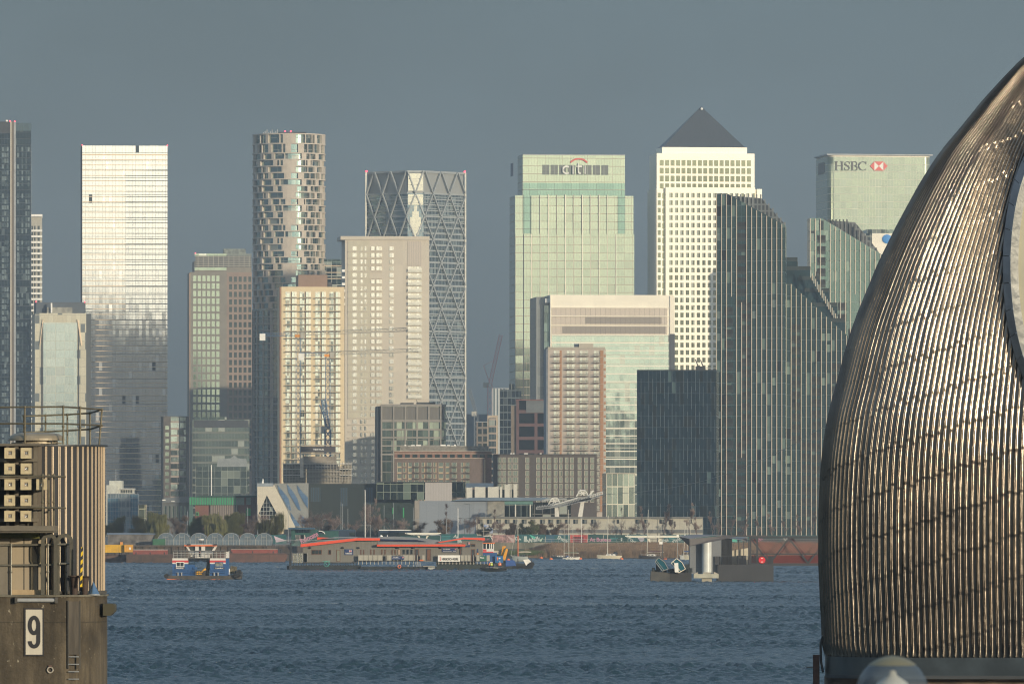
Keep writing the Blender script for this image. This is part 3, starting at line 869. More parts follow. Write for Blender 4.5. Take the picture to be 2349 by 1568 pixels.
d.box('side_wall', 1233, 1261, 680, None, 6, 40, panes('side_panels', 9, 4.6, 0.5, 0.2, (0.24, 0.25, 0.24), (0.15, 0.165, 0.165), (0.20, 0.215, 0.21), 0.3, 0.0, blind=0, gmetal=0.4))
d.box('side_glass', 1250, 1261.5, 700, None, 4, 6, panes('side_glass', 3, 4.5, 0.1, 0.2, (0.10, 0.12, 0.11), (0.10, 0.15, 0.14), (0.18, 0.22, 0.20), 0.1, 0.01))
d.box('glass_front', 1266, 1534, 785, None, -0.25, 0, M_off)
d.box('panel_row', 1266, 1531, 706, 723.5, -0.3, 0, M_pk)
d.box('panel_row', 1266, 1531, 726.5, 744.5, -0.3, 0, M_pk); d.box('louvre_row', 1343, 1518, 727, 742, -0.4, -0.3, M_pkd)
d.box('panel_row', 1266, 1531, 748, 766, -0.3, 0, M_pk); d.box('louvre_row', 1290, 1527, 748.5, 764, -0.4, -0.3, M_pkd)
d.box('glass_front', 1266, 1533, 769, 784, -0.25, 0, M_off)
for py in (704, 724, 745.3, 766.6): d.box('floor_band', 1263, 1536, py, py+2, -0.6, 0, M_wpanel)
y = 784.8
while y < 1100:
    d.box('floor_band', 1263, 1536, y, y+2.2, -0.6, 0, M_wpanel)
    if 900 < y < 1000: pass
    y += 17.75
d.box('end_pier', 1537, 1547.5, 678, None, -0.5, 0, M_wpanel)
d.box('end_pier', 1262, 1264.5, 678, None, -0.5, 0, M_wpanel)
d.box('dark_end', 1536, 1548, 765, None, -0.8, -0.5, M_dark)
d.box('rooftop_box', 1252, 1262, 684, 694, 2, 6, M_white)

# --- the pyramid-topped tower
M_ocs = panes('bright_steel', 2.95, 4.0, 0.05, 0.05, (0.80, 0.74, 0.60), (0.90, 0.86, 0.72), (0.88, 0.83, 0.70), 0.42, 0.004, blind=0, gmetal=0.25)
M_ocwin = panes('olive_window', 1.03, 20, 0.09, 0.05, (0.40, 0.38, 0.24), (0.24, 0.27, 0.16), (0.29, 0.31, 0.20), 0.12, 0.004, blind=0.1, gmetal=0.85)
N_ = Bld('office_tower', 'bright white tower with a dark pyramid roof', 'tower', 1503, 1749, 4200, 7)
d = N_
d.box('wall', 1503, 1748.5, 433, None, 0, 30, M_ocs)
d.box('corner_column', 1505.5, 1517, 432.5, None, -1.2, 0, M_ocs)
d.box('middle_front', 1526, 1732, 429.5, None, -1.8, 0, M_ocs)
d.box('corner_column', 1737, 1748, 432.5, None, -1.2, 0, M_ocs)
d.box('wall', 1507.5, 1733, 351, 433, 1.8, 30, M_ocs)
d.box('drum', 1521.5, 1717, 336.5, 351, 4, 28, M_ocs)
zb = d.Z(336.5)
mb = MB(); x0, x1 = d.X(1524), d.X(1713)
ap = ((x0+x1)/2+3.4*0, 16, d.Z(240))
c4 = [(x0, 4.2, zb), (x1, 4.2, zb), (x1, 27.8, zb), (x0, 27.8, zb)]
mb._add(c4+[ap], [(0, 1, 4), (1, 2, 4), (2, 3, 4), (3, 0, 4), (3, 2, 1, 0)])
d.part('pyramid_roof', mb, panes('roof_steel', 1.3, 1.3, 0.05, 0.05, (0.05, 0.055, 0.06), (0.062, 0.070, 0.077), (0.055, 0.063, 0.070), 0.5, 0.004, blind=0, gmetal=0.35))
d.part('beacon', MB().sphere((ap[0], ap[1]-2, d.Z(246)), 0.7, n=8, k=6), M_white)
items = []
for k in range(5):
    y = 366.5+18.0*k - (0 if k else 0)
    for i in range(17):
        x = 1514.5+12.55*i + (0)
        if x < 1722: items.append((d.X(x), d.X(x+9), d.Z(y+13.2), d.Z(y)))
repeat(N_.o, 'upper_window', items, M_ocwin, 1.72, 1.8)
items = []
for k in range(26):
    y = 442.5+17.15*k
    for i in range(16):
        x = 1534.5+12.62*i
        if x < 1725 and not (x > 1640 and y > 470): items.append((d.X(x), d.X(x+7.4), d.Z(y+10.8), d.Z(y)))
repeat(N_.o, 'window', items, M_ocwin, -1.87, -1.8)
items = [(d.X(1508), d.X(1515), d.Z(442.5+17.15*k+10.8), d.Z(442.5+17.15*k)) for k in range(26)]
repeat(N_.o, 'corner_window', items, M_ocwin, -1.27, -1.2)
items = [(d.X(1519.5), d.X(1524.5), d.Z(442.5+17.15*k+13), d.Z(442.5+17.15*k)) for k in range(26)]
repeat(N_.o, 'narrow_window', items, M_ocwin, -0.07, 0)

# --- the tower with the hexagon sign
M_hs = panes('ivory_glass', 3.3, 4.1, 0.10, 0.20, (0.46, 0.44, 0.36), (0.32, 0.38, 0.30), (0.28, 0.33, 0.27), 0.12, 0.002, blind=0.25, bcol=(0.34, 0.40, 0.32), gmetal=0.85, sub=2)
M_hs2 = panes('bluegrey_side', 3.3, 4.1, 0.10, 0.20, (0.16, 0.19, 0.20), (0.14, 0.18, 0.20), (0.17, 0.21, 0.23), 0.2, 0.004, blind=0.1, gmetal=0.6)
O_ = Bld('office_tower', 'ivory glass tower with big serif letters and a red and white hexagon', 'tower', 1900, 2137, 4300, 8)
d = O_
rr = 3.4
w = d.w
pl = []
for (cx, cy, a0) in ((rr, rr, 180), (w-rr, rr, 270)):
    for i in range(7): pl.append((cx+rr*math.cos(R(a0+15*i)), cy+rr*math.sin(R(a0+15*i))))
pl += [(w, 38), (0, 38)]
d.part('wall', MB().prism(pl, 0, d.Z(359), 'z'), M_hs)
pl2 = [(-0.9, -0.9), (w+0.9, -0.9), (w+0.9, 39), (-0.9, 39)]
d.part('roof', MB().prism(pl2, d.Z(356), d.Z(353), 'z'), M_steelgrey)
d.part('parapet', MB().prism([(x*0.995+0.3, y+0.4) for x, y in pl], d.Z(359), d.Z(356), 'z'), M_wpanel)
HS = thing('sign', 'dark serif letters beside a red and white hexagon on the ivory glass tower', 'sign', cM @ Vector((0, 0, 0)))
cO = Matrix.Translation(d.o.location) @ Matrix.Rotation(R(8), 4, 'Z')
HS.location = cO @ Vector((d.X(1914), -0.35, d.Z(391))); HS.rotation_euler = (0, 0, R(8))
M_let = mat('sign_charcoal', (0.10, 0.095, 0.09), 0.6, var=0)
u = d.s; Hh = 21*u
def serifH(mb, x, w):
    for cx in (x+w*0.2, x+w*0.8):
        mb.box(cx-1.7*u, cx+1.7*u, -0.3, 0, 0, Hh)
        for z in (0, Hh-1.2*u): mb.box(cx-3.6*u, cx+3.6*u, -0.31, 0, z, z+1.2*u)
    mb.box(x+w*0.2+1.7*u, x+w*0.8-1.7*u, -0.29, 0, Hh*0.48, Hh*0.48+1.4*u)
def letS(mb, x, w):
    pts = [(x+w*0.88, Hh*0.72), (x+w*0.85, Hh*0.93), (x+w*0.5, Hh*0.97), (x+w*0.2, Hh*0.86), (x+w*0.17, Hh*0.68), (x+w*0.45, Hh*0.54), (x+w*0.78, Hh*0.42), (x+w*0.86, Hh*0.22), (x+w*0.6, Hh*0.04), (x+w*0.3, Hh*0.04), (x+w*0.13, Hh*0.1), (x+w*0.1, Hh*0.3)]
    stroke(mb, pts[:4], 1.8*u, -0.3, 0); stroke(mb, pts[3:8], 3.4*u, -0.3, 0); stroke(mb, pts[7:], 1.8*u, -0.3, 0)
def letB(mb, x, w):
    mb.box(x+w*0.14, x+w*0.34, -0.3, 0, 0, Hh)
    for z in (0.6*u, Hh*0.5, Hh-0.7*u): mb.box(x+w*0.02, x+w*0.6, -0.28, 0, z-0.6*u, z+0.6*u)
    stroke(mb, arcpts(x+w*0.55, Hh*0.745, Hh*0.225, 88, -88, 8), 2.4*u, -0.3, 0)
    stroke(mb, arcpts(x+w*0.58, Hh*0.26, Hh*0.24, 88, -88, 8), 2.6*u, -0.3, 0)
def letC(mb, x, w):
    stroke(mb, arcpts(x+w*0.55, Hh*0.5, Hh*0.46, 45, 130, 6), 1.8*u, -0.3, 0)
    stroke(mb, arcpts(x+w*0.55, Hh*0.5, Hh*0.46, 130, 230, 8), 3.4*u, -0.3, 0)
    stroke(mb, arcpts(x+w*0.55, Hh*0.5, Hh*0.46, 230, 315, 6), 1.8*u, -0.3, 0)
    mb.box(x+w*0.86, x+w*0.93, -0.29, 0, Hh*0.7, Hh*0.98)
for fn, x, w_ in ((serifH, 0, 22), (letS, 22, 15), (letB, 37.5, 18), (letC, 55.5, 20)):
    mb = MB(); fn(mb, x*u, w_*u); mb.build('letter', M_let, HS)
hx = 83*u; hw = 41*u
mb = MB().box(hx+hw*0.22, hx+hw*0.78, -0.25, 0, 0, Hh); mb.build('panel', M_sign, HS)
cxh = hx+hw/2
for tri in ([(hx, Hh/2), (hx+hw*0.24, Hh), (hx+hw*0.24, 0)], [(hx+hw, Hh/2), (hx+hw*0.76, 0), (hx+hw*0.76, Hh)],
            [(hx+hw*0.24, Hh), (hx+hw*0.76, Hh), (cxh, Hh/2)], [(hx+hw*0.24, 0), (cxh, Hh/2), (hx+hw*0.76, 0)]):
    MB().prism(tri, -0.36, -0.26).build('red_triangle', M_red, HS)
# the side sign wraps the left corner
d.part('small_sign', MB().box(-0.2, 0.0, 12, 30, d.Z(396), d.Z(370)), M_let)
AN = Bld('office_block', 'white office block with a blue mark, low between the ivory tower and the ribbed shell', 'building', 1985, 2110, 4100, 5)
d = AN
d.box('wall', 1985, 2110, 535, None, 0, 30, M_wpanel); d.box('glass_band', 1990, 2110, 526, 534.9, 1, 29, M_off)
d.box('window_recess', 1985.5, 2000, 535, 800, -0.2, 0, M_off)
d.part('blue_mark', MB().sphere((d.X(2035), -0.3, d.Z(548)), 2.6, 0.3, 2.4), mat('mark_blue', (0.03, 0.22, 0.55), 0.5, var=0))

# --- small and hazy things between the towers
K1 = Bld('office_block', 'flat dark block far off at the foot of the gap right of the diamond tower', 'building', 1066, 1119, 4600, 0)
K1.box('wall', 1066, 1119, 951, None, 0, 20, mat('haze_block', (0.10, 0.12, 0.13), 0.7)); K1.box('parapet', 1067, 1118, 949.5, 951, 1, 19, M_dark)
K2 = Bld('apartment_block', 'brown block with tall window frames between two cranes', 'building', 1093, 1117, 3600, 0)
K2.box('wall', 1093, 1117, 968, None, 0, 12, panes('brown_frames', 2.4, 3.4, 0.7, 1.0, (0.17, 0.14, 0.11), (0.10, 0.13, 0.12), (0.2, 0.24, 0.21), 0.2, 0.01)); K2.box('parapet', 1092, 1117.5, 966.5, 968, -0.4, 12, M_steelgrey)
K3 = Bld('apartment_block', 'narrow block with a pale frame round its windows beside the dark tower foot', 'building', 1118, 1142, 3500, 0)
d = K3
d.box('wall', 1118, 1142, 952, None, 0, 12, mat('tan_frame', (0.42, 0.34, 0.25), 0.8)); d.box('window_front', 1121.5, 1138, 958, None, -0.3, 0, M_stripglass)
K4 = Bld('office_block', 'pale striped facade peeping above the roofs beside a red crane', 'building', 1128, 1168, 4500, 0)
K4.box('wall', 1128, 1168, 891, None, 0, 20, panes('white_stripes', 1.9, 60, 0.9, 0.05, (0.55, 0.56, 0.53), (0.12, 0.15, 0.16), (0.14, 0.17, 0.18), 0.5, 0, gmetal=0.3))
K4.box('parapet', 1128, 1168, 889.5, 891, 0.5, 19, M_steelgrey)
K5 = Bld('office_block', 'dim blue glass block against the left foot of the pale green tower', 'building', 1146, 1196, 4050, 0)
K5.box('wall', 1146, 1196, 892, None, 0, 14, panes('dim_blue', 2, 3.8, 0.2, 0.5, (0.10, 0.12, 0.12), (0.06, 0.085, 0.095), (0.075, 0.10, 0.11), 0.2, 0.002, blind=0.05, bcol=(0.10, 0.12, 0.12)))
K5.box('upper_storey', 1168, 1180, 880, 892, 2, 14, panes('dim_green', 2, 3.8, 0.4, 0.5, (0.15, 0.15, 0.12), (0.07, 0.09, 0.085), (0.09, 0.11, 0.10), 0.2, 0.002, blind=0.05, bcol=(0.11, 0.13, 0.12)))
K6 = Bld('office_block', 'dark red framed block below the pale green tower', 'building', 1184, 1250, 3400, 0)
d = K6
d.box('wall', 1184, 1250, 918, None, 0, 16, panes('red_frame', 8.0, 5.8, 1.3, 1.4, (0.10, 0.05, 0.045), (0.05, 0.06, 0.06), (0.08, 0.09, 0.09), 0.15, 0.01))
d.box('upper_storey', 1207, 1248, 917, 946, -0.4, 0, mat('grey_shutter', (0.11, 0.12, 0.12), 0.6)); d.box('parapet', 1183, 1251, 915.5, 918, -0.8, 16, mat('red_rail', (0.16, 0.06, 0.05), 0.6))
d.box('side_wall', 1172, 1184, 930, None, 1, 16, M_brownpier)

# --- cranes
def lattice(mb, p0, p1, w, n, r=0.12):
    p0 = Vector(p0); p1 = Vector(p1); dd = (p1-p0)
    ax = dd.normalized(); up = Vector((0, 0, 1)) if abs(ax.z) < 0.9 else Vector((1, 0, 0))
    a = ax.cross(up).normalized()*w/2; c = a.cross(ax).normalized()*w/2
    cs = [a+c, a-c, -a-c, -a+c]
    for k in cs: mb.tube(p0+k, p1+k, r, 4)
    for i in range(n):
        q0 = p0+dd*i/n; q1 = p0+dd*(i+1)/n
        for j in range(4):
            k0 = cs[j]; k1 = cs[(j+1) % 4]
            if (i+j) % 2: k0, k1 = k1, k0
            mb.tube(q0+k0, q1+k1, r*0.7, 4, cap=False)
M_bluesteel = mat('blue_steel', (0.10, 0.17, 0.27), 0.5); M_redsteel = mat('red_steel', (0.55, 0.20, 0.18), 0.5)
M_paleshiny = mat('pale_steel', (0.40, 0.38, 0.32), 0.5); M_orange = mat('orange_paint', (0.70, 0.28, 0.05), 0.5)
def hammer_crane(label, px, ytop, ybot, jl, jr, d, tilt, mast_w=1.7):
    t = thing('tower_crane', label, 'crane', (wx(px, d), d, G), 0, 'tower cranes on the building site')
    s = d/FPX; Z = lambda y: wz(y, d)-G; z = Z(ytop)
    mb = MB(); lattice(mb, (0, 0, 0), (0, 0, z), mast_w, int(z/2.2), 0.11); mb.build('mast', M_bluesteel, t)
    mb = MB(); lattice(mb, (0, 0, z+1.2), ((jr-px)*s, 0, z+1.2+tilt), 1.3, int((jr-px)*s/1.6), 0.09); mb.build('jib', M_paleshiny, t)
    mb = MB(); lattice(mb, (0, 0, z+0.8), ((jl-px)*s, 0, z+0.8), 1.0, 8, 0.09); mb.build('counter_jib', M_bluesteel, t)
    MB().box((jl-px)*s-0.9, (jl-px)*s+1.3, -0.8, 0.8, z-1.5, z+1.2).build('counterweight', M_white, t)
    MB().box(-1.3, 1.0, -1.0, 0.8, z-0.2, z+0.8).build('slewing_ring', M_orange, t)
    MB().box(0.9, 2.4, -1.4, 0.4, z-0.6, z+1.6).build('cab', M_paleshiny, t)
    return t
hammer_crane('blue tower crane with the longer left counter-jib, in front of the yellow brick tower', 684, 772, 1090, 601, 933, 3050, 1.6)
hammer_crane('blue tower crane with the lower jib, right one before the yellow brick tower', 752, 817, 1090, 690, 960, 3000, 1.2)
def luffer(label, px, yb, ybase, tipx, tipy, d, m, r=0.22, cl=7):
    t = thing('luffing_crane', label, 'crane', (wx(px, d), d, G))
    s = d/FPX; Z = lambda y: wz(y, d)-G; z = Z(yb)
    mb = MB(); lattice(mb, (0, 0, 0), (0, 0, z), 2.2, int(z/3), r); mb.build('mast', m, t)
    mb = MB(); lattice(mb, (0, 0, z), ((tipx-px)*s, 0, Z(tipy)), 1.6, 18, r*0.8); mb.build('jib', m, t)
    mb = MB(); mb.tube((-1, 0, z), (-cl*s, 0, z+1.0), 0.7, 6); mb.box(-cl*s-1.8, -cl*s+1, -1, 1, z-1.4, z+1.2); mb.build('counterweight', M_paleshiny, t)
    mb = MB(); mb.tube((0, 0, z+0.5), (-3.2, 0, z+9.5), r, 5); mb.tube((-3.2, 0, z+9.5), ((tipx-px)*s*0.5, 0, z+(Z(tipy)-z)*0.5), 0.07, 4); mb.build('a_frame', m, t)
    return t
luffer('red crane with its jib raised steeply, far off in the gap', 1124, 882, 1000, 1149, 768, 3900, M_redsteel, 0.13)
luffer('faint grey crane, hazy in the gap beside the diamond tower', 1092, 948, 1000, 1076, 891, 4500, mat('haze_steel', (0.2, 0.22, 0.23), 0.6), 0.2, 3)
luffer('small blue crane with jib raised, before the foot of the yellow brick tower', 752, 985, 1100, 742, 915, 2980, M_bluesteel, 0.22, 9)
# ================================================================ the peninsula: nearer towers and low blocks
M_fin = mat('pinkish_fin', (0.50, 0.43, 0.34), 0.5, 0.1, var=0.06)
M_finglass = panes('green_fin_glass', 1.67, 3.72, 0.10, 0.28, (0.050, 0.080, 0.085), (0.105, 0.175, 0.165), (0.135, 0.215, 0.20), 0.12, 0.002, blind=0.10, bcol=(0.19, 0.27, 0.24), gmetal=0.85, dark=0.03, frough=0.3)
M_finglass2 = panes('green_fin_glass_pale', 1.67, 3.72, 0.10, 0.28, (0.17, 0.22, 0.19), (0.10, 0.16, 0.14), (0.13, 0.19, 0.17), 0.12, 0.002, blind=0.12, bcol=(0.20, 0.27, 0.23), gmetal=0.85, dark=0.05, frough=0.3)  # similar glass with paler frames, for the paler tower
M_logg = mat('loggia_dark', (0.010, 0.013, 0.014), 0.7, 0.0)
M_loggrail = mat('loggia_railing', (0.035, 0.045, 0.043), 0.4, 0.2)
M_rooflv = panes('roof_louvre', 1.3, 2.2, 0.5, 0.5, (0.13, 0.14, 0.14), (0.02, 0.025, 0.03), (0.04, 0.045, 0.05), 0.6, 0, blind=0, gmetal=0.1)
M_terr = mat('terrace_glass', (0.045, 0.085, 0.095), 0.15, 0.6, var=0.3)
PITCH = 11.5
def fin_tower(label, x0, x1, topfn, d, mm, logg, theta=-3, step=None, depth=24, seed=1):
    q = random.Random(seed)
    bd = Bld('apartment_tower', label, 'tower', x0, x1, d, theta)
    pts = [(bd.X(x0), 0), (bd.X(x1), 0)]
    n = 24
    for i in range(n+1):
        px = x1+(x0-x1)*i/n
        pts.append((bd.X(px), bd.Z(topfn(px))))
    bd.part('wall', MB().prism(pts, 0, depth), mm)
    fins = MB(); cnt = 0; i = 0
    px = x0+0.6
    while px <= x1+0.2:
        top = topfn(px)+1.5
        y = top
        on = True
        # a fin runs in lengths of several floors; every second one is missing beside the loggias
        while y < 1238:
            L_ = 25.5*q.choice([4, 5, 7, 9])
            yb = min(y+L_, 1240)
            skip = (i % 2 == 1) and any(abs(px-lx) < PITCH*0.9 and ly0 < (y+yb)/2 < ly1 for lx, ly0, ly1 in logg)
            if not skip:
                mb = MB().box(bd.X(px-0.95), bd.X(px+0.95), -0.55, -0.01, bd.Z(yb)+0.06, bd.Z(y))
                if cnt < 100: bd.part('fin', mb, M_fin)
                else: fins._add(mb.v, mb.f)
                cnt += 1
            y = yb
        px += PITCH; i += 1
    if fins.v: bd.part('fin', fins, M_fin, kind='stuff')
    it = []; rl = []
    for lx, ly0, ly1 in logg:
        y = ly0
        while y < ly1 and y < 1225:
            it.append((bd.X(lx-PITCH+1.6), bd.X(lx+PITCH-1.6), bd.Z(y+22), bd.Z(y+4)))
            y += 25.5
    def logg_maker(mb, w, h, y0, y1):
        mb.box(0, w, y0, y1, 0, h)
    def rail_maker(mb, w, h, y0, y1):
        mb.box(0, w, y0, y0+0.06, 0.0, 1.05); mb.box(w*0.45, w*0.49, y0, y0+0.05, 1.05, h); mb.box(0, w, y0, y0+.05, h*0.97, h)
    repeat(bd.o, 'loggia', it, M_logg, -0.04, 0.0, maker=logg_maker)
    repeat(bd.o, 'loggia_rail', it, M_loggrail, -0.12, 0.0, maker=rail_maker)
    # pale blinds
    bl = []
    for k in range(55):
        px = x0+0.6+PITCH*q.randrange(0, int((x1-x0)/PITCH)); y = 480+25.5*q.randrange(0, 29)
        if y > topfn(px)+30 and not any(abs(px+5-lx) < PITCH*1.4 for lx, a, c in logg):
            bl.append((bd.X(px+1.6), bd.X(px+PITCH-1.6), bd.Z(y+21), bd.Z(y+4)))
    repeat(bd.o, 'pale_window', bl, [mat('pale_blind', (0.20, 0.27, 0.24), 0.3, 0.3), mat('grey_blind', (0.16, 0.21, 0.20), 0.3, 0.4)], -0.03, 0)
    return bd
def top1(px): return 444+max(0, (px-1668))*0.55
P1 = fin_tower('tallest ribbed green glass tower with sawtooth sloping top, on the right', 1643, 1801, top1, 2620, M_finglass,
               [(1701, 505, 690), (1712, 690, 1010), (1701, 1010, 1230), (1672, 700, 1200), (1747, 1240, 1241)], seed=3)
# sloping rooftop with rows of upright blades and plant
d = P1
for i in range(15):
    px = 1668+i*9.2
    zt = d.Z(446+max(0, i-8)*10.5)
    d.part('roof_blade', MB().box(d.X(px), d.X(px+3.4), 8+i*0.3, 8.4+i*0.3, d.Z(top1(px)+2)-1, zt+0.4), mat('blade_grey', (0.16, 0.17, 0.17), 0.5))
d.part('roof_plant', MB().prism([(d.X(1672), d.Z(top1(1672))), (d.X(1745), d.Z(452)), (d.X(1797), d.Z(510)), (d.X(1799), d.Z(top1(1799))-0.2)], 10, 20), M_rooflv)
# lower stepped part
def top2(px): return 650+max(0, (px-1815))*0.93
P2 = fin_tower('ribbed green glass block stepping down in terraces to the right of the tallest ribbed tower', 1803, 1946, top2, 2640, M_finglass,
               [(1826, 740, 1010), (1849, 1010, 1190), (1872, 860, 1190), (1918, 830, 1100), (1826, 1190, 1230)], seed=5)
d = P2
tx = 1803; ty = 596
steps = [(1803, 1828, 596, 1), (1803, 1858, 617, 3), (1830, 1880, 640, 5), (1845, 1902, 668, 7), (1862, 1920, 702, 9), (1885, 1938, 738, 11)]
for i, (a, c, y, dep) in enumerate(steps):
    mb = MB().box(d.X(a), d.X(c), 14-dep, 16.5-dep+8, d.Z(top2(c))-3, d.Z(y))
    d.part('terrace', mb, M_terr)
    d.part('terrace_rail', MB().box(d.X(a), d.X(c), 13.8-dep, 13.95-dep, d.Z(y)+0.02, d.Z(y)+1.3), M_loggrail)
for i in range(22):
    px = 1858+i*3.8; y = 622+i*6.6
    d.part('roof_blade', MB().box(d.X(px), d.X(px+2.1), 4, 4.5, d.Z(y+14), d.Z(y-3)), M_fin if i % 2 else mat('blade_pale', (0.4, 0.42, 0.38), 0.4))
def top3(px): return 500+max(0, (px-1885))*0.60
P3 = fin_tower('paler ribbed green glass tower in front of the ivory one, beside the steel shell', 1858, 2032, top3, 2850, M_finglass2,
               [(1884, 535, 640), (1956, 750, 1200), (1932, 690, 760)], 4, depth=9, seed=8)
d = P3
for i in range(17):
    px = 1876+i*8.6
    d.part('roof_blade', MB().box(d.X(px), d.X(px+3.2), 2+i*0.3, 2.4+i*0.3, d.Z(top3(px)+2)-1, d.Z(502+max(0, i-8)*8)), M_dark)
d.part('roof_plant', MB().prism([(d.X(1890), d.Z(top3(1890))), (d.X(1966), d.Z(508)), (d.X(2018), d.Z(572)), (d.X(2025), d.Z(top3(2025))-0.2)], 6, 10), M_rooflv)

# --- slate glass block
S_ = Bld('office_block', 'dark navy glass block with faint broken vertical lines, left of the ribbed tower', 'building', 1461, 1643, 2500, -3)
d = S_
M_slate = panes('navy_curtain', 1.25, 3.6, 0.07, 0.12, (0.035, 0.05, 0.06), (0.028, 0.060, 0.085), (0.045, 0.085, 0.11), 0.14, 0.002, blind=0.03, bcol=(0.11, 0.17, 0.17), dark=0.15, gmetal=0.8, frough=0.3)
d.box('wall', 1461, 1643, 849, None, 0, 30, M_slate)
d.box('roof_edge', 1460.8, 1643, 847.8, 849, -0.3, 30.2, M_dark)
M_line = mat('pale_line', (0.10, 0.13, 0.145), 0.4, 0.4)
items = []
for k in range(1, 21):
    px = 1461+k*8.9; y = 850+(k % 3)*18
    while y < 1225:
        L = 46 if (k % 2) else 52
        items.append((d.X(px), d.X(px)+0.16, d.Z(min(y+L, 1228)), d.Z(y))); y += 76
repeat(d.o, 'fin', items, M_line, -0.25, -0.0)
d.part('rooftop_unit', MB().box(d.X(1594), d.X(1616), 6, 10, d.Z(847.8), d.Z(839)).bar((d.X(1600), 8, d.Z(839)), (d.X(1593), 8, d.Z(823)), 0.35, 0.35).bar((d.X(1611), 8, d.Z(839)), (d.X(1605), 8, d.Z(824)), 0.35, 0.35), M_dark)
lit = [(1474, 1224), (1478, 930), (1488, 932), (1584, 928)]
mb = MB()
d.part('roof_rail', MB().box(d.X(1618), d.X(1642), 2, 2.08, d.Z(844), d.Z(843)).box(d.X(1618), d.X(1618)+.1, 2, 2.08, d.Z(847.8), d.Z(843)).box(d.X(1630), d.X(1630)+.1, 2, 2.08, d.Z(847.8), d.Z(843)), M_steelgrey)

# --- pinkish tower with orange balconies
Rr = Bld('apartment_tower', 'pinkish concrete tower with rows of balconies on orange side walls', 'tower', 1253, 1390, 2900, 3)
d = Rr
d.box('wall', 1257, 1390, 800, None, 0, 20, cladpanel('pinkish_concrete', (0.44, 0.385, 0.33), 0.8, 12.0, 9.0, 0.06, (0.36, 0.32, 0.28)))
d.box('side_wall', 1253.5, 1256.8, 800, None, 0.2, 18, mat('bluegrey_plaster', (0.22, 0.24, 0.26), 0.8))
d.box('parapet', 1256.5, 1388, 795.5, 800, -0.2, 20.2, M_conc_lt)
d.box('rooftop_box', 1330, 1363, 787, 795.4, 5, 14, M_conc_lt); d.box('rooftop_box', 1321, 1329, 787, 795.4, 7, 12, M_steelgrey)
M_or = mat('orange_panel', (0.36, 0.19, 0.10), 0.7, var=0.1)
wins = []; ors = []; bal = []; tiny = []
for k in range(27):
    y = 804+15.45*k
    if y > 1195: break
    for (a, c, oa, oc) in ((1268, 1285, 1283.5, 1288.5), (1298, 1320, 0, 0), (1328, 1350, 0, 0), (1360, 1376.5, 1377, 1384)):
        if y > 1165: continue
        wins.append((d.X(a+1.5), d.X(c-1.0), d.Z(y+11), d.Z(y)))
        if oa: ors.append((d.X(oa), d.X(oc), d.Z(y+14), d.Z(y-0.5)))
        bal.append((d.X(a-0.5), d.X(c), d.Z(y+13.3), d.Z(y+7)))
    tiny.append((d.X(1384.8+1.2), d.X(1389), d.Z(y+7), d.Z(y)))
    ors.append((d.X(1385.2), d.X(1389.5), d.Z(y+14), d.Z(y+9.5)))
M_rwin = panes('loggia_window', 0.95, 2.5, 0.10, 0.10, (0.42, 0.41, 0.36), (0.40, 0.43, 0.38), (0.56, 0.57, 0.50), 0.1, 0.02, blind=0.35, bcol=(0.46, 0.45, 0.38), gmetal=0.85)
repeat(d.o, 'window', wins, M_rwin, -0.03, 0.0)
repeat(d.o, 'orange_panel', ors, M_or, -0.14, -0.0)
repeat(d.o, 'balcony', bal, mat('balcony_brown', (0.10, 0.075, 0.06), 0.6), -1.4, -0.16, maker=balcony_maker)
repeat(d.o, 'small_window', tiny, M_rwin, -0.05, -0.0)

# --- grey gridded office
T_ = Bld('office_block', 'grey brown office block with a bold square grid of wide windows', 'building', 873, 1023, 2950, 3)
d = T_
d.box('wall', 873, 1022.5, 930, None, 0, 25, panes('brown_office_glass', 2.0, 4.0, 0.14, 0.35, (0.13, 0.12, 0.10), (0.09, 0.13, 0.115), (0.16, 0.20, 0.17), 0.12, 0.01, blind=0.28, bcol=(0.38, 0.44, 0.34), gmetal=0.8))
d.box('side_wall', 865.5, 872.8, 931, None, 1.0, 25, M_dark)
M_frame = mat('taupe_frame', (0.245, 0.225, 0.195), 0.75, var=0.08)
d.box('louvre_front', 876, 1020, 933, 962, -0.15, -0.01, panes('taupe_louvre', 2.0, 5.4, 0.05, 0.35, (0.20, 0.185, 0.16), (0.13, 0.12, 0.105), (0.145, 0.135, 0.115), 0.6, 0, blind=0, gmetal=0.1))
for px in (875, 902.5, 929.5, 956.5, 983.5, 1011): d.box('pier', px-1.7, px+1.9, 929, None, -0.55, -0.16, M_frame)
for y in (926.5, 962, 983, 1001.5, 1020.5, 1040): d.box('floor_band', 873, 1023, y, y+(5.5 if y < 970 else 3.3), -0.50, -0.18, M_frame)
d.part('rooftop_unit', MB().box(d.X(958), d.X(1000), 6, 12, d.Z(926.5), d.Z(921.5)).box(d.X(920), d.X(950), 4, 8, d.Z(926.5), d.Z(923)), M_dark)
d.part('aerial', MB().tube((d.X(960), 8, d.Z(926)), (d.X(957.5), 8, d.Z(916)), 0.12, 5), M_dark)

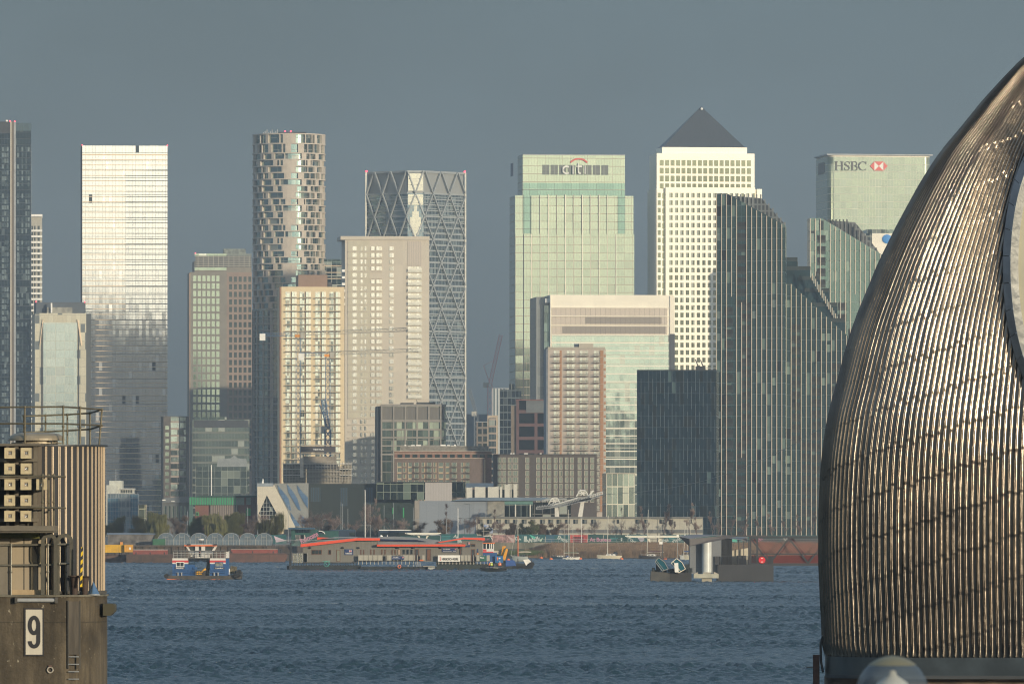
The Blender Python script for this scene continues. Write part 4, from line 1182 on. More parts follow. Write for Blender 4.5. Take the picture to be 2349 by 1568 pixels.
# --- brick apartments
M_brick = mat('dull_brick', (0.155, 0.115, 0.095), 0.85, var=0.12, scale=1.0); M_brickred = mat('red_brick', (0.20, 0.105, 0.075), 0.85, var=0.12, scale=1.0)
M_trim = mat('trim_pale', (0.50, 0.42, 0.33), 0.7)
M_aptwin = panes('apartment_window', 1.5, 2.6, 0.14, 0.14, (0.40, 0.37, 0.28), (0.30, 0.34, 0.27), (0.42, 0.46, 0.36), 0.1, 0.02, blind=0.35, bcol=(0.42, 0.44, 0.34), gmetal=0.8)
M_tanwin = mat('tan_panel', (0.46, 0.34, 0.20), 0.7)
U_ = Bld('apartment_block', 'low brick apartment block with red upper floor and white rooftop units', 'building', 905, 1128, 2720, 1)
d = U_
d.box('wall', 905, 1111, 1051, None, 0, 18, M_brick)
d.box('upper_storey', 905, 1128, 1035.5, None, 3, 18, M_brickred)
for y0, a, c, yy in ((1034, 904, 1128.5, 2.6), (1039, 904.6, 1128.2, 2.8), (1050, 904, 1112, -0.3)): d.box('cornice', a, c, y0, y0+1.2, yy, 18.3 if yy > 0 else 2.9, M_trim)
d.box('corner_frame', 1110.8, 1113.5, 1053, None, -0.3, 3, mat('tan_frame2', (0.45, 0.33, 0.20), 0.8))
repeat(d.o, 'window', [(d.X(912+i*17.2), d.X(923+i*17.2), d.Z(1049), d.Z(1041.5)) for i in range(13)], M_dkwin, 2.93, 3.0)
wins = []; tans = []; bal = []
cols = [(911, 10, 0), (924, 6, 1), (936, 9, 0), (950, 11, 2), (967, 6, 1), (979, 11, 2), (994, 5, 1), (1006, 11, 0), (1022, 9, 0), (1036, 12, 2), (1057, 6, 1), (1068, 9, 2)]
for y in (1060, 1073, 1087, 1101, 1115, 1130, 1145):
    for x, w, k in cols:
        wins.append((d.X(x), d.X(x+w), d.Z(y+9.8), d.Z(y)))
        if k == 1: tans.append((d.X(x+w+0.2), d.X(x+w+2.2), d.Z(y+10), d.Z(y)))
        if k == 0: tans.append((d.X(x), d.X(x+w), d.Z(y+12.4), d.Z(y+10.1)))
        if k == 2: bal.append((d.X(x-1), d.X(x+w+1), d.Z(y+12), d.Z(y+8)))
repeat(d.o, 'window', wins, M_aptwin, -0.05, 0); repeat(d.o, 'tan_panel', tans, M_tanwin, -0.04, 0)
repeat(d.o, 'balcony', bal, M_bal, -1.2, -0.06, maker=balcony_maker)
d.box('roof_storey', 918, 1121, 1022, 1033.9, 7, 17, mat('roof_storey', (0.19, 0.175, 0.145), 0.8, var=0.3, scale=1.0))
for i, (a, c, y) in enumerate(((928, 932, 1019), (936, 942, 1021), (943, 952, 1019.5), (955, 966, 1018.7), (1011, 1023, 1018.5), (1026, 1033, 1019.3), (1035, 1041, 1020.5), (1042, 1046.5, 1018.5))):
    d.box('rooftop_unit', a, c, y, 1022, 8, 10, M_white)

V_ = Bld('apartment_block', 'dark brown apartment block with pale framed window stacks', 'building', 1132, 1369, 2620, 1)
d = V_
d.box('wall', 1132, 1369, 1042, None, 0, 18, mat('dark_brown_brick', (0.085, 0.072, 0.064), 0.85, var=0.12, scale=1.0))
d.box('roof_edge', 1131.5, 1369.5, 1040.8, 1042, -0.3, 18.3, M_dark)
def framed(mb, w, h, y0, y1):
    t = 0.16
    mb.box(0, t, y0, y1, 0, h); mb.box(w-t, w, y0, y1, 0, h); mb.box(t, w-t, y0, y1, 0, t); mb.box(t, w-t, y0, y1, h-t, h)
    mb.box(w*0.46, w*0.46+0.08, y0, y1, t, h-t)
wins = []; frs = []
for x, w in ((1141, 9.5), (1152.5, 8.5), (1164.5, 9), (1175.5, 13.5), (1205, 9), (1230, 9), (1244, 8.5), (1255.5, 9), (1270, 9), (1282.5, 8), (1295.5, 8.5), (1307, 9.5), (1325, 9), (1340, 9), (1354, 9)):
    for y in (1048.5, 1063.5, 1078.5, 1093.5, 1108.5, 1123.5, 1139):
        wins.append((d.X(x+.5), d.X(x+w-.5), d.Z(y+12.6), d.Z(y+.4))); frs.append((d.X(x), d.X(x+w), d.Z(y+13), d.Z(y)))
repeat(d.o, 'window', wins, M_aptwin, -0.05, 0)
repeat(d.o, 'window_frame', frs, mat('pale_frame', (0.36, 0.33, 0.27), 0.7), -0.16, -0.0, maker=framed)
for a, c in ((1171, 1176), (1178, 1181), (1203, 1212), (1239, 1243)): d.box('rooftop_unit', a, c, 1038.5, 1040.7, 5, 8, M_white)

# --- gridded glass block behind the station, lit frames
VG = Bld('office_block', 'small glass block with a white window grid, left of the navy block', 'building', 1391, 1457, 2480, 4)
d = VG
d.box('wall', 1391, 1457, 1086, None, 0, 16, panes('white_grid', 1.75, 5.6, 0.17, 0.28, (0.62, 0.58, 0.46), (0.16, 0.20, 0.17), (0.30, 0.35, 0.29), 0.1, 0.01, blind=0.2, bcol=(0.40, 0.42, 0.34), gmetal=0.8))
d.box('parapet', 1390.5, 1457.5, 1084.5, 1086, -0.4, 16, M_trim)
VB = Bld('building_site', 'unfinished concrete floors wrapped in scaffold and boards at the foot of the yellow brick tower', 'building site', 692, 806, 2900, 0)
d = VB
d.box('wall', 703, 783, 1072, None, 0, 14, panes('taupe_core', 6, 3.2, 0.1, 0.1, (0.20, 0.18, 0.15), (0.28, 0.25, 0.20), (0.25, 0.225, 0.18), 0.85, 0, blind=0, gmetal=0))
d.box('wall', 696, 770, 1046, 1072, 1, 14, mat('taupe_wall', (0.25, 0.22, 0.18), 0.85, var=0.25, scale=0.5))
M_board = mat('black_board', (0.05, 0.045, 0.045), 0.6, var=0)
d.box('hoarding', 690, 770, 1023, 1037, -1.2, -0.8, M_board); d.box('hoarding', 693, 775, 1064, 1075, -1.2, -0.8, M_board)
for y in (1020, 1040, 1062, 1080, 1090): d.box('deck', 688, 778, y, y+1.5, -1.6, 2, M_conc_lt)
mb = MB()
for i in range(24):
    x = d.X(650+i*6.8); mb.tube((x, -1.9, d.Z(1105)), (x, -1.9, d.Z(1058)), 0.07, 4); mb.tube((x, -0.6, d.Z(1105)), (x, -0.6, d.Z(1060)), 0.07, 4)
for y in range(1058, 1106, 6): mb.tube((d.X(650), -1.9, d.Z(y)), (d.X(806), -1.9, d.Z(y)), 0.06, 4)
d.part('scaffold', mb, M_conc_lt)
for y in (1062, 1075, 1088): d.box('deck', 648, 690, y, y+1.3, -1.8, 4, M_white); d.box('deck', 779, 808, y, y+1.3, -1.8, 4, M_white)
d.box('wall', 650, 700, 1064, None, 2, 10, mat('raw_concrete', (0.22, 0.20, 0.16), 0.9, var=0.4, scale=0.5)); d.box('wall', 783, 805, 1066, None, 2, 10, mat('raw_concrete', (0.2,)*3))
d.box('chute', 688.5, 696.5, 1050, 1095, -2.6, -2.0, M_trim)
lettering('VERTUS', mat('board_white', (0.7, 0.7, 0.68), 0.6, var=0), (d.X(730.5), -1.25, d.Z(1030.5)), 0.62, d.o, width=4.0, bold=0.02)
lettering('THISISVERTUS.COM', MATS['board_white'], (d.X(739), -1.25, d.Z(1070)), 0.42, d.o, width=4.9, bold=0.02)

# --- angular exhibition building: pale wall with a diamond window, blue shingled slope
W_ = Bld('exhibition_hall', 'angular hall with a pale front pierced by a diamond window and blue shingled side', 'building', 590, 707, 2440, 0)
d = W_
Z = d.Z; X = d.X
M_paleface = panes('pale_shingle', 1.6, 0.9, 0.03, 0.03, (0.46, 0.42, 0.33), (0.58, 0.53, 0.42), (0.54, 0.49, 0.39), 0.55, 0.01, blind=0, gmetal=0.1)
outer = [(590, 1115), (626, 1115), (628, 1112), (677, 1207), (590, 1207)]
# front with an opening: built from pieces round the diamond (612,1135)-(634,1176)-(612,1215)-(592,1176)
fr = MB()
for pc in ([(590, 1115), (626, 1115), (628.5, 1110), (652, 1156), (612, 1135), (590, 1156)],
           [(590, 1156), (612, 1135), (594, 1176), (590, 1176)], [(612, 1135), (652, 1156), (677, 1207), (645, 1207), (634, 1176)],
           [(590, 1176), (594, 1176), (610, 1213), (590, 1213)], [(634, 1176), (645, 1207), (677, 1207), (677, 1213), (613, 1213)]):
    fr.prism([(X(a), Z(c)) for a, c in pc], 0, 1.2)
d.part('front', fr, M_paleface)
d.part('cap', MB().box(X(589.8), X(627), -0.1, 10, Z(1115), Z(1107.5)), mat('bluegrey_cap', (0.26, 0.30, 0.33), 0.6))
gl = MB().prism([(X(612), Z(1135)), (X(634), Z(1176)), (X(612), Z(1214)), (X(592.5), Z(1176))], 0.9, 1.1)
d.part('diamond_window', gl, panes('diamond_glass', 0.95, 1.3, 0.12, 0.12, (0.36, 0.38, 0.36), (0.06, 0.08, 0.085), (0.12, 0.15, 0.15), 0.1, 0.01, blind=0.1))
sd_ = MB().prism([(X(628.5), Z(1108)), (X(706.5), Z(1107)), (X(706.5), Z(1213)), (X(677), Z(1207))], 0.6, 12)
d.part('side_wall', sd_, mat('side_grey', (0.22, 0.225, 0.21), 0.6, var=0.1))
M_bluesh = panes('blue_shingle', 2.2, 1.3, 0.08, 0.12, (0.05, 0.10, 0.18), (0.09, 0.17, 0.29), (0.12, 0.20, 0.31), 0.4, 0.02, blind=0, gmetal=0.4)
for tri in ([(636, 1111), (652, 1130), (662, 1143), (668, 1170), (662, 1168), (640, 1128)], [(658, 1109), (673, 1128), (682, 1143), (690, 1170), (684, 1168), (668, 1140), (661, 1128)],
            [(681, 1111), (694, 1128), (706, 1140), (706, 1165), (696, 1150), (684, 1128)], [(666, 1174), (676, 1188), (690, 1206), (672, 1206)], [(689, 1180), (706, 1192), (706, 1206), (693, 1206)]):
    d.part('blue_panel', MB().prism([(X(a), Z(c)) for a, c in tri], 0.42, 0.62), M_bluesh)
d.part('rooftop_vent', MB().box(X(600), X(604), 4, 5, Z(1107.5), Z(1103)).tube((X(602), 4.5, Z(1107)), (X(602), 4.5, Z(1098)), 0.2, 6), M_white)

# --- dark green hall
GH = Bld('college_hall', 'very dark green hall with faint slotted windows between the blue shingled and glass buildings', 'building', 707, 950, 2450, 0)
d = GH
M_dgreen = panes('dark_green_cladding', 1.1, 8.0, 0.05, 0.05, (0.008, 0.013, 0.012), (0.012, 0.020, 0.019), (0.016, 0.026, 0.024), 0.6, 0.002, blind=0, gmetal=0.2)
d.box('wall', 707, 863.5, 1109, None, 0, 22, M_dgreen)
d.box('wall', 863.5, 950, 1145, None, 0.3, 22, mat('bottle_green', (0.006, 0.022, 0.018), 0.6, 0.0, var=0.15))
for a, c, y0, y1 in ((712, 735, 1117, 1150), (838, 856, 1117, 1156), (780, 798, 1118, 1160)):
    d.box('slot_window', a, c, y0, y1, -0.12, 0, panes('blue_slots', 0.55, 12, 0.3, 0.05, (0.028, 0.04, 0.04), (0.04, 0.075, 0.12), (0.05, 0.09, 0.13), 0.3, 0.01, blind=0, gmetal=0.5))
M_vgreen = mat('vivid_green', (0.03, 0.30, 0.10), 0.5, var=0.1)
for a, c, y0, y1 in ((883, 900, 1164, 1178), (915, 924, 1164, 1186)):
    d.box('window', a, c, y0, y1, 0.15, 0.3, M_dkwin); d.box('green_reveal', c, c+3, y0, y1, 0.05, 0.3, M_vgreen)
GL = Bld('glass_pavilion', 'glazed upper block with a pale blank panel, above the bottle green wall', 'building', 864, 1068, 2445, 0)
d = GL
d.box('wall', 864, 975, 1106, 1145, 0, 18, panes('pavilion_glass', 2.1, 2.5, 0.14, 0.14, (0.20, 0.23, 0.18), (0.10, 0.13, 0.115), (0.25, 0.31, 0.25), 0.1, 0.02, blind=0.3, bcol=(0.26, 0.32, 0.25), dark=0.2, wave=0.02))
d.box('blank_panel', 975, 1037, 1105.5, 1148, -0.3, 17, panes('ribbed_pale', 0.5, 40, 0.1, 0.05, (0.33, 0.30, 0.28), (0.42, 0.39, 0.37), (0.40, 0.375, 0.355), 0.45, 0, blind=0, gmetal=0.2))
d.box('wall', 1037, 1067, 1106, 1140, 0.2, 17.5, panes('pavilion_glass_dark', 2.1, 5, 0.14, 0.14, (0.09, 0.11, 0.09), (0.05, 0.08, 0.07), (0.12, 0.16, 0.13), 0.1, 0.02, blind=0.1))
d.box('roof', 863.5, 1068, 1103.8, 1105.3, -0.6, 18.5, M_dark)
WS = Bld('white_sheds', 'row of curved white roof hoods standing behind the station roof', 'building', 1069, 1176, 2440, 0)
d = WS
M_hood = mat('hood_white', (0.52, 0.50, 0.43), 0.5, var=0.06)
for a, c, ya, yb in ((1070, 1083.5, 1117, 1116.5), (1089, 1113.5, 1115.3, 1116), (1119, 1144, 1116, 1114.5), (1146.5, 1152, 1116.5, 1114), (1157.5, 1169.5, 1111, 1108.5), (1171, 1173.5, 1108.5, 1108.5), (1178, 1186, 1109.5, 1109)):
    pts = [(d.X(a), d.Z(1142)), (d.X(c), d.Z(1142)), (d.X(c), d.Z(yb)), (d.X((a+c)/2), d.Z((ya+yb)/2+0.9)), (d.X(a), d.Z(ya))]
    d.part('hood', MB().prism(pts, 0, 6), M_hood)
d.box('wall', 1069, 1186, 1122, None, 6.1, 12, M_dkwin)
d.box('side_wall', 1068, 1132, 1107, 1117, 14, 18, mat('blue_roof_dim', (0.06, 0.10, 0.16), 0.6))

# --- cable car station
CS = Bld('cable_car_station', 'cable car station with grey panelled wall, glass hall and overhanging flat roof', 'station', 951, 1310, 2380, 0)
d = CS
d.box('grey_wall', 962, 1118, 1148, None, 0, 14, panes('bluegrey_cladding', 3.6, 11, 0.07, 0.07, (0.17, 0.19, 0.21), (0.235, 0.26, 0.29), (0.215, 0.24, 0.27), 0.45, 0.002, blind=0, gmetal=0.2))
d.box('grey_wall', 951, 961.8, 1148, None, -0.2, 14, mat('taupe_concrete', (0.26, 0.235, 0.20), 0.85))
d.box('concrete_wall', 1118, 1157.5, 1147.5, None, -0.3, 14, mat('weathered_concrete', (0.24, 0.23, 0.195), 0.85, var=0.3, scale=0.3))
d.box('glass_hall', 1158, 1222, 1148, None, 0, 13, panes('hall_glass', 1.8, 3.6, 0.16, 0.16, (0.19, 0.22, 0.19), (0.06, 0.085, 0.08), (0.11, 0.14, 0.13), 0.1, 0.01, blind=0.1))
d.box('glass_band', 1157.6, 1222.4, 1148.5, 1156, -0.35, 0.0, mat('sea_green_glass', (0.17, 0.32, 0.28), 0.25, 0.4))
for px in (1181, 1215): d.box('column', px, px+3, 1156.2, None, -0.5, -0.1, M_hood)
pts = [(d.X(1043), d.Z(1148)), (d.X(1043), d.Z(1146.5)), (d.X(1080), d.Z(1140.5)), (d.X(1262), d.Z(1140)), (d.X(1240), d.Z(1147.5))]
d.part('roof', MB().prism(pts, -1.4, 12), mat('blue_metal_roof', (0.15, 0.20, 0.26), 0.4, 0.3))
pts = [(d.X(1240), d.Z(1149)), (d.X(1257), d.Z(1142)), (d.X(1300), d.Z(1142)), (d.X(1300), d.Z(1146)), (d.X(1262), d.Z(1145.5)), (d.X(1248), d.Z(1149.5))]
d.part('roof_edge', MB().prism(pts, -2.2, -1.5), M_steelgrey)
d.part('handrail', MB().box(d.X(1048), d.X(1120), -1.0, -0.95, d.Z(1142), d.Z(1141.5)).box(d.X(1048), d.X(1120), -1.0, -0.95, d.Z(1145), d.Z(1144.5)), M_steelgrey)
d.box('back_hall', 1222, 1310, 1151, None, 6, 14, panes('dim_hall', 2.5, 4.0, 0.2, 0.3, (0.10, 0.10, 0.09), (0.05, 0.055, 0.05), (0.09, 0.10, 0.09), 0.2, 0.01))
d.box('roof', 1262, 1360, 1141, 1144.5, 3, 15, M_dark)
# station pylons with their wheel trains
PY = thing('cable_car_pylon', 'white leaning steel legs carrying a long rising wheel train for the cable car', 'pylon', (wx(1300, 2340), 2340, G))
s = 2340/FPX
def pp(px, py, y=0): return ((px-1300)*s, y, wz(py, 2340)-G)
M_pyl = mat('pylon_white', (0.62, 0.60, 0.54), 0.45, var=0.1, scale=0.6)
for a, c, w0, w1 in (((1280.5, 1184), (1276.5, 1160), 7.5, 5.0), ((1321, 1184), (1338, 1140), 6.5, 5.0)):
    p0 = pp(*a); p1 = pp(*c)
    MB().prism([(p0[0]-w0*s, p0[2]-8), (p0[0]+w0*s, p0[2]-8), (p1[0]+w1*s*0.8, p1[2]), (p1[0]-w1*s*0.8, p1[2])], -0.6, 0.6).build('leg', M_pyl, PY)
p0 = pp(1350, 1139); p1 = pp(1362, 1124)
MB().prism([(p0[0]-2.5*s, p0[2]), (p0[0]+3*s, p0[2]), (p1[0]+1*s, p1[2]), (p1[0]-4*s, p1[2])], -0.5, 0.5).build('mast_head', M_pyl, PY)
rail = [(1232, 1166), (1262, 1163), (1300, 1157), (1330, 1149), (1355, 1144), (1382, 1134)]
for off in (-1.6, 1.6):
    mb = MB()
    mb.path([pp(a, c, off) for a, c in rail], 0.22, 5); mb.path([pp(a, c-7, off) for a, c in rail[1:]], 0.16, 5)
    for i in range(34):
        t = i/33*(len(rail)-2)+0.01; k = int(t); f = t-k
        a = rail[k][0]+(rail[k+1][0]-rail[k][0])*f; c = rail[k][1]+(rail[k+1][1]-rail[k][1])*f
        mb.tube(pp(a, c, off), pp(a+2, c-7, off), 0.1, 4); mb.tube(pp(a, c-1, off-.25), pp(a, c-1, off+.25), 0.45, 8)
    mb.build('wheel_train', M_steelgrey, PY)
mb = MB()
for cx, cy in ((1272, 1146), (1336, 1128)):
    for q0, q1 in (((-14, 10), (-6, -4)), ((14, 10), (6, -4)), ((-6, -4), (6, -4)), ((-6, -4), (4, 8)), ((6, -4), (-4, 8)), ((-10, 3), (10, 3))):
        for off in (-1.2, 1.2): mb.tube(pp(cx+q0[0], cy+q0[1], off), pp(cx+q1[0], cy+q1[1], off), 0.2, 5)
    mb.box(pp(cx-5, cy)[0], pp(cx+5, cy)[0], -1, 1, pp(cx, cy+1)[2], pp(cx, cy-2)[2])
mb.path([pp(1262, 1160, -1.6), pp(1325, 1141, -1.6)], 0.18, 5)
mb.build('gantry', M_pyl, PY)
mb = MB()
mb.path([pp(1352, 1136, -2.2), pp(1383, 1127, -2.2)], 0.1, 4); mb.path([pp(1352, 1140, -2.2), pp(1383, 1131, -2.2)], 0.1, 4)
for i in range(8): mb.tube(pp(1354+i*4, 1142-i*1.2, -2.2), pp(1354+i*4, 1135.5-i*1.2, -2.2), 0.09, 4)
mb.build('handrail', M_pyl, PY)
# cables rising out over the river to the right
for k, off in enumerate((-1.6, 1.6)):
    mb = MB()
    a = Vector((wx(1382, 2340), 2340+off, wz(1134, 2340))); c = Vector((wx(2120, 1900), 1900+off, wz(820, 1900)))
    pts = [a.lerp(c, t/14)-Vector((0, 0, 9*math.sin(math.pi*t/14))) for t in range(15)]
    mb.path(pts, 0.045, 4)
    o = mb.build('cable', M_dark)
    tag(o, 'thin dark cable rising from the cable car pylon to the right, %s of the pair' % ('nearer' if k == 0 else 'farther'), 'cable', 'cable car ropes')

# --- long low lodge
LB = Bld('lodge', 'long low cream two-storey lodge with small square windows behind the bare trees', 'building', 1092, 1612, 2300, 0)
d = LB
M_lodge = panes('lodge_cladding', 4.0, 5.3, 0.04, 0.04, (0.30, 0.28, 0.23), (0.42, 0.40, 0.33), (0.40, 0.38, 0.31), 0.8, 0, blind=0, gmetal=0)
d.box('wall', 1092, 1612, 1188, None, 0, 14, M_lodge)
d.box('roof', 1090, 1613, 1184.5, 1188, -0.8, 14.5, mat('roof_grey', (0.17, 0.17, 0.155), 0.8))
d.box('grey_band', 1092, 1612.3, 1214, 1222, -0.12, 0, mat('band_grey', (0.13, 0.135, 0.135), 0.8))
it = []
for k, px in enumerate((1096, 1117, 1138, 1158, 1177, 1197, 1217, 1239, 1258, 1277, 1296, 1315, 1336, 1356)): it.append((d.X(px), d.X(px+11), d.Z(1200.5), d.Z(1190.5)))
for px, w in ((1415, 5), (1458, 9), (1478, 9), (1513, 10), (1535, 9.5), (1582, 5)): it.append((d.X(px), d.X(px+w), d.Z(1200), d.Z(1190.5)))
for px, w in ((1361, 6), (1460, 9), (1515, 10), (1534, 9)): it.append((d.X(px), d.X(px+w), d.Z(1234), d.Z(1224)))
def lodge_win(mb, w, h, y0, y1):
    mb.box(0.06, w-0.06, y0+0.03, y1, 0.06, h-0.06)
M_lw = panes('lodge_window', 0.62, 1.2, 0.07, 0.07, (0.30, 0.29, 0.26), (0.07, 0.09, 0.09), (0.26, 0.31, 0.30), 0.1, 0.02, blind=0.3, bcol=(0.33, 0.33, 0.29))
repeat(d.o, 'window', it, M_lw, -0.06, 0, maker=lodge_win)
def lodge_frame(mb, w, h, y0, y1):
    t = .08; mb.box(0, t, y0, y1, 0, h); mb.box(w-t, w, y0, y1, 0, h); mb.box(t, w-t, y0, y1, 0, t); mb.box(t, w-t, y0, y1, h-t, h)
repeat(d.o, 'window_frame', it, M_dark, -0.13, -0.0, maker=lodge_frame)

# --- red and green school
SC = Bld('school', 'low school of red cladding with bright green slats along its top floor', 'building', 433, 588, 2450, 0)
d = SC
d.box('wall', 447, 587, 1140, None, 0.4, 18, mat('brick_red_clad', (0.17, 0.075, 0.055), 0.75, var=0.12, scale=0.3))
d.box('roof', 450, 588, 1136, 1140, -0.6, 18, mat('green_black_roof', (0.02, 0.055, 0.045), 0.6))
d.box('green_front', 434, 541, 1139.5, 1157.5, -0.3, 0.4, panes('green_slats', 0.78, 20, 0.45, 0.05, (0.03, 0.26, 0.11), (0.05, 0.10, 0.085), (0.10, 0.13, 0.12), 0.5, 0.01, blind=0.1, gmetal=0.2))
d.box('grey_panel', 541, 560, 1140.5, 1157.5, -0.1, 0.4, mat('sage_panel', (0.16, 0.21, 0.17), 0.7)); d.box('grey_panel', 565, 575, 1140.5, 1157, -0.1, 0.4, MATS['sage_panel'])
d.box('glass_end', 433.5, 443, 1158, None, -0.1, 0.4, mat('sage_glass', (0.10, 0.17, 0.15), 0.3, 0.4))
d.box('timber_grille', 482, 546, 1158, 1190, -0.15, 0.35, panes('timber_slats', 0.7, 20, 0.3, 0.05, (0.24, 0.20, 0.16), (0.10, 0.08, 0.075), (0.12, 0.10, 0.09), 0.8, 0, blind=0, gmetal=0))
d.box('side_wall', 576, 588, 1141, None, 0.0, 0.38, mat('plum_wall', (0.085, 0.05, 0.045), 0.8))
for a, c, y0, y1 in ((449, 456, 1174, 1182), (565, 575, 1165, 1182)): d.box('window', a, c, y0, y1, 0.2, 0.5, M_vgreen)
d.box('window', 450.5, 454.5, 1175.5, 1180.5, 0.1, 0.2, M_dkwin); d.box('window', 552, 560, 1149, 1157, 0.2, 0.45, M_dkwin) if False else None
mb = MB()
for i in range(9): mb.box(d.X(546+i*3.4), d.X(548+i*3.4), 4, 6, d.Z(1136), d.Z(1131.5-(i % 2)))
d.part('rooftop_unit', mb, M_conc_lt)

# --- scaffolded blocks at far left
WB = Bld('apartment_block', 'white stair block beside blue netting, behind the left pier', 'building', 244, 290, 2850, 0)
d = WB
d.box('wall', 244, 270, 1112, None, 0, 14, mat('chalk_wall', (0.50, 0.50, 0.43), 0.8)); d.box('stair_tower', 250, 279, 1102, None, 2, 14, MATS['chalk_wall'])
d.part('aerial', MB().tube((d.X(264), 5, d.Z(1102)), (d.X(264), 5, d.Z(1074)), 0.12, 5), M_steelgrey)
SB = Bld('apartment_block', 'block under scaffolding and blue netting at the far left of the shore', 'building', 247, 317, 2750, 0)
d = SB
d.box('wall', 247, 315, 1132, None, 0.6, 14, panes('netted_wall', 3.4, 3.2, 0.3, 0.9, (0.26, 0.30, 0.31), (0.09, 0.12, 0.14), (0.22, 0.28, 0.30), 0.4, 0.01, gmetal=0.2, blind=0.1))
d.box('netting', 247, 274, 1141, 1213, 0.0, 0.12, mat('blue_netting', (0.08, 0.17, 0.23), 0.8, var=0.3, scale=0.5)); d.box('netting', 300, 317, 1134, 1213, 0.0, 0.12, MATS['blue_netting'])
d.box('penthouse', 272, 305, 1121, 1131.9, 3, 12, M_hood); d.box('roof', 270, 307, 1119.5, 1121, 2, 13, M_white)
repeat(d.o, 'window', [(d.X(276+i*4), d.X(278.6+i*4), d.Z(1130), d.Z(1123)) for i in range(7)], M_dkwin, 2.9, 3.0)
mb = MB()
for i in range(12): x = d.X(247+i*6.3); mb.tube((x, -1.1, 0), (x, -1.1, d.Z(1128)), 0.06, 4)
for y in range(1132, 1226, 10): mb.tube((d.X(247), -1.1, d.Z(y)), (d.X(317), -1.1, d.Z(y)), 0.06, 4)
d.part('scaffold', mb, M_steelgrey)
YB = Bld('kiosk_block', 'small block with yellow glowing glass reflections between the netting and willows', 'building', 318, 334, 2700, 0)
YB.box('wall', 318, 334, 1157, None, 0, 8, panes('yellow_glass', 2, 3.3, 0.1, 0.3, (0.35, 0.34, 0.22), (0.62, 0.60, 0.36), (0.45, 0.44, 0.28), 0.1, 0.03, wave=0.05)); YB.box('roof', 317.5, 334.5, 1155.5, 1157, -0.3, 8, M_dark)
AR = Bld('arena_hall', 'low grey hall with pale lettering-like streaks on its roof, before the brick block', 'building', 372, 436, 2700, 0)
d = AR
d.box('wall', 372, 436, 1152, None, 0, 14, mat('grey_dark_wall', (0.11, 0.115, 0.11), 0.8))  # wall in one dull dark grey
d.part('roof', MB().prism([(d.X(371), d.Z(1152)), (d.X(378), d.Z(1141)), (d.X(436), d.Z(1139)), (d.X(436), d.Z(1152))], -0.5, 14), mat('grey_roof_metal', (0.13, 0.14, 0.145), 0.5))
d.part('roof_mark', MB().box(d.X(372), d.X(380), -0.7, -0.52, d.Z(1147), d.Z(1145)).box(d.X(393), d.X(401), -0.7, -0.52, d.Z(1150), d.Z(1148.5)), M_white)
AR.o['label'] = 'low grey hall with two pale streaks on its front, before the brick block'
repeat(AR.o, 'window', [(AR.X(377+i*9), AR.X(382+i*9), AR.Z(1190), AR.Z(1160)) for i in range(6)], M_sqwin, -0.1, 0)
# ================================================================ along the shore
# reeds: far too many stems to count
def reeds():
    rs = np.random.RandomState(5); n = 60000
    px = rs.uniform(1205, 1890, n); t = rs.rand(n)
    Y = 2130+t*27; X = (px-1174.5)*2145/FPX; zb = 0.1+t*2.0
    hh = rs.uniform(1.5, 2.5, n)*(0.95+0.10*np.sin(X*0.21)) * np.clip((px-1200)/70, 0.25, 1)
    w = rs.uniform(0.02, 0.042, n); lx = rs.uniform(-0.25, 0.25, n)
    v = np.zeros((n, 4, 3))
    v[:, 0] = np.stack([X-w, Y, zb], 1); v[:, 1] = np.stack([X+w, Y, zb], 1)
    v[:, 2] = np.stack([X+w*1.4+lx, Y+0.1, zb+hh], 1); v[:, 3] = np.stack([X-w*1.2+lx, Y+0.1, zb+hh], 1)
    me = bpy.data.meshes.new('reeds')
    me.vertices.add(n*4); me.vertices.foreach_set('co', v.ravel())
    me.loops.add(n*4); me.loops.foreach_set('vertex_index', np.arange(n*4, dtype=np.int32))
    me.polygons.add(n); me.polygons.foreach_set('loop_start', np.arange(0, n*4, 4, dtype=np.int32))
    me.update(calc_edges=True)
    me.materials.append(mat('reed_straw', (0.25, 0.17, 0.11), 0.85, var=0.3, scale=0.35, col2=(0.14, 0.10, 0.068)))
    o = bpy.data.objects.new('reeds', me); COL.objects.link(o)
    o['label'] = 'long bed of dry brown reeds along the far bank'; o['category'] = 'reeds'; o['kind'] = 'stuff'
reeds()
def grass_strip(x0, x1, d0, d1, zb, n, h, colr, label, nm='grass'):
    rs = np.random.RandomState(int(x0)); 
    X = rs.uniform(wx(x0, d0), wx(x1, d0), n); Y = rs.uniform(d0, d1, n); w = rs.uniform(0.03, 0.07, n); hh = rs.uniform(0.3, 1.0, n)*h
    v = np.zeros((n, 3, 3)); z = np.full(n, zb)
    v[:, 0] = np.stack([X-w, Y, z], 1); v[:, 1] = np.stack([X+w, Y, z], 1); v[:, 2] = np.stack([X+rs.uniform(-.15, .15, n), Y, z+hh], 1)
    me = bpy.data.meshes.new(nm); me.vertices.add(n*3); me.vertices.foreach_set('co', v.ravel())
    me.loops.add(n*3); me.loops.foreach_set('vertex_index', np.arange(n*3, dtype=np.int32))
    me.polygons.add(n); me.polygons.foreach_set('loop_start', np.arange(0, n*3, 3, dtype=np.int32)); me.update(calc_edges=True)
    me.materials.append(colr); o = bpy.data.objects.new(nm, me); COL.objects.link(o)
    o['label'] = label; o['category'] = 'grass'; o['kind'] = 'stuff'
M_grass = mat('dull_grass', (0.07, 0.10, 0.035), 0.9, var=0.3, scale=0.4)
grass_strip(1100, 1250, 2130, 2157, 1.0, 4500, 1.6, M_grass, 'rough green grass on the bank left of the reeds')
grass_strip(1215, 1880, 2161, 2164, G, 4000, 0.55, M_grass, 'thin grass along the top of the quay wall')

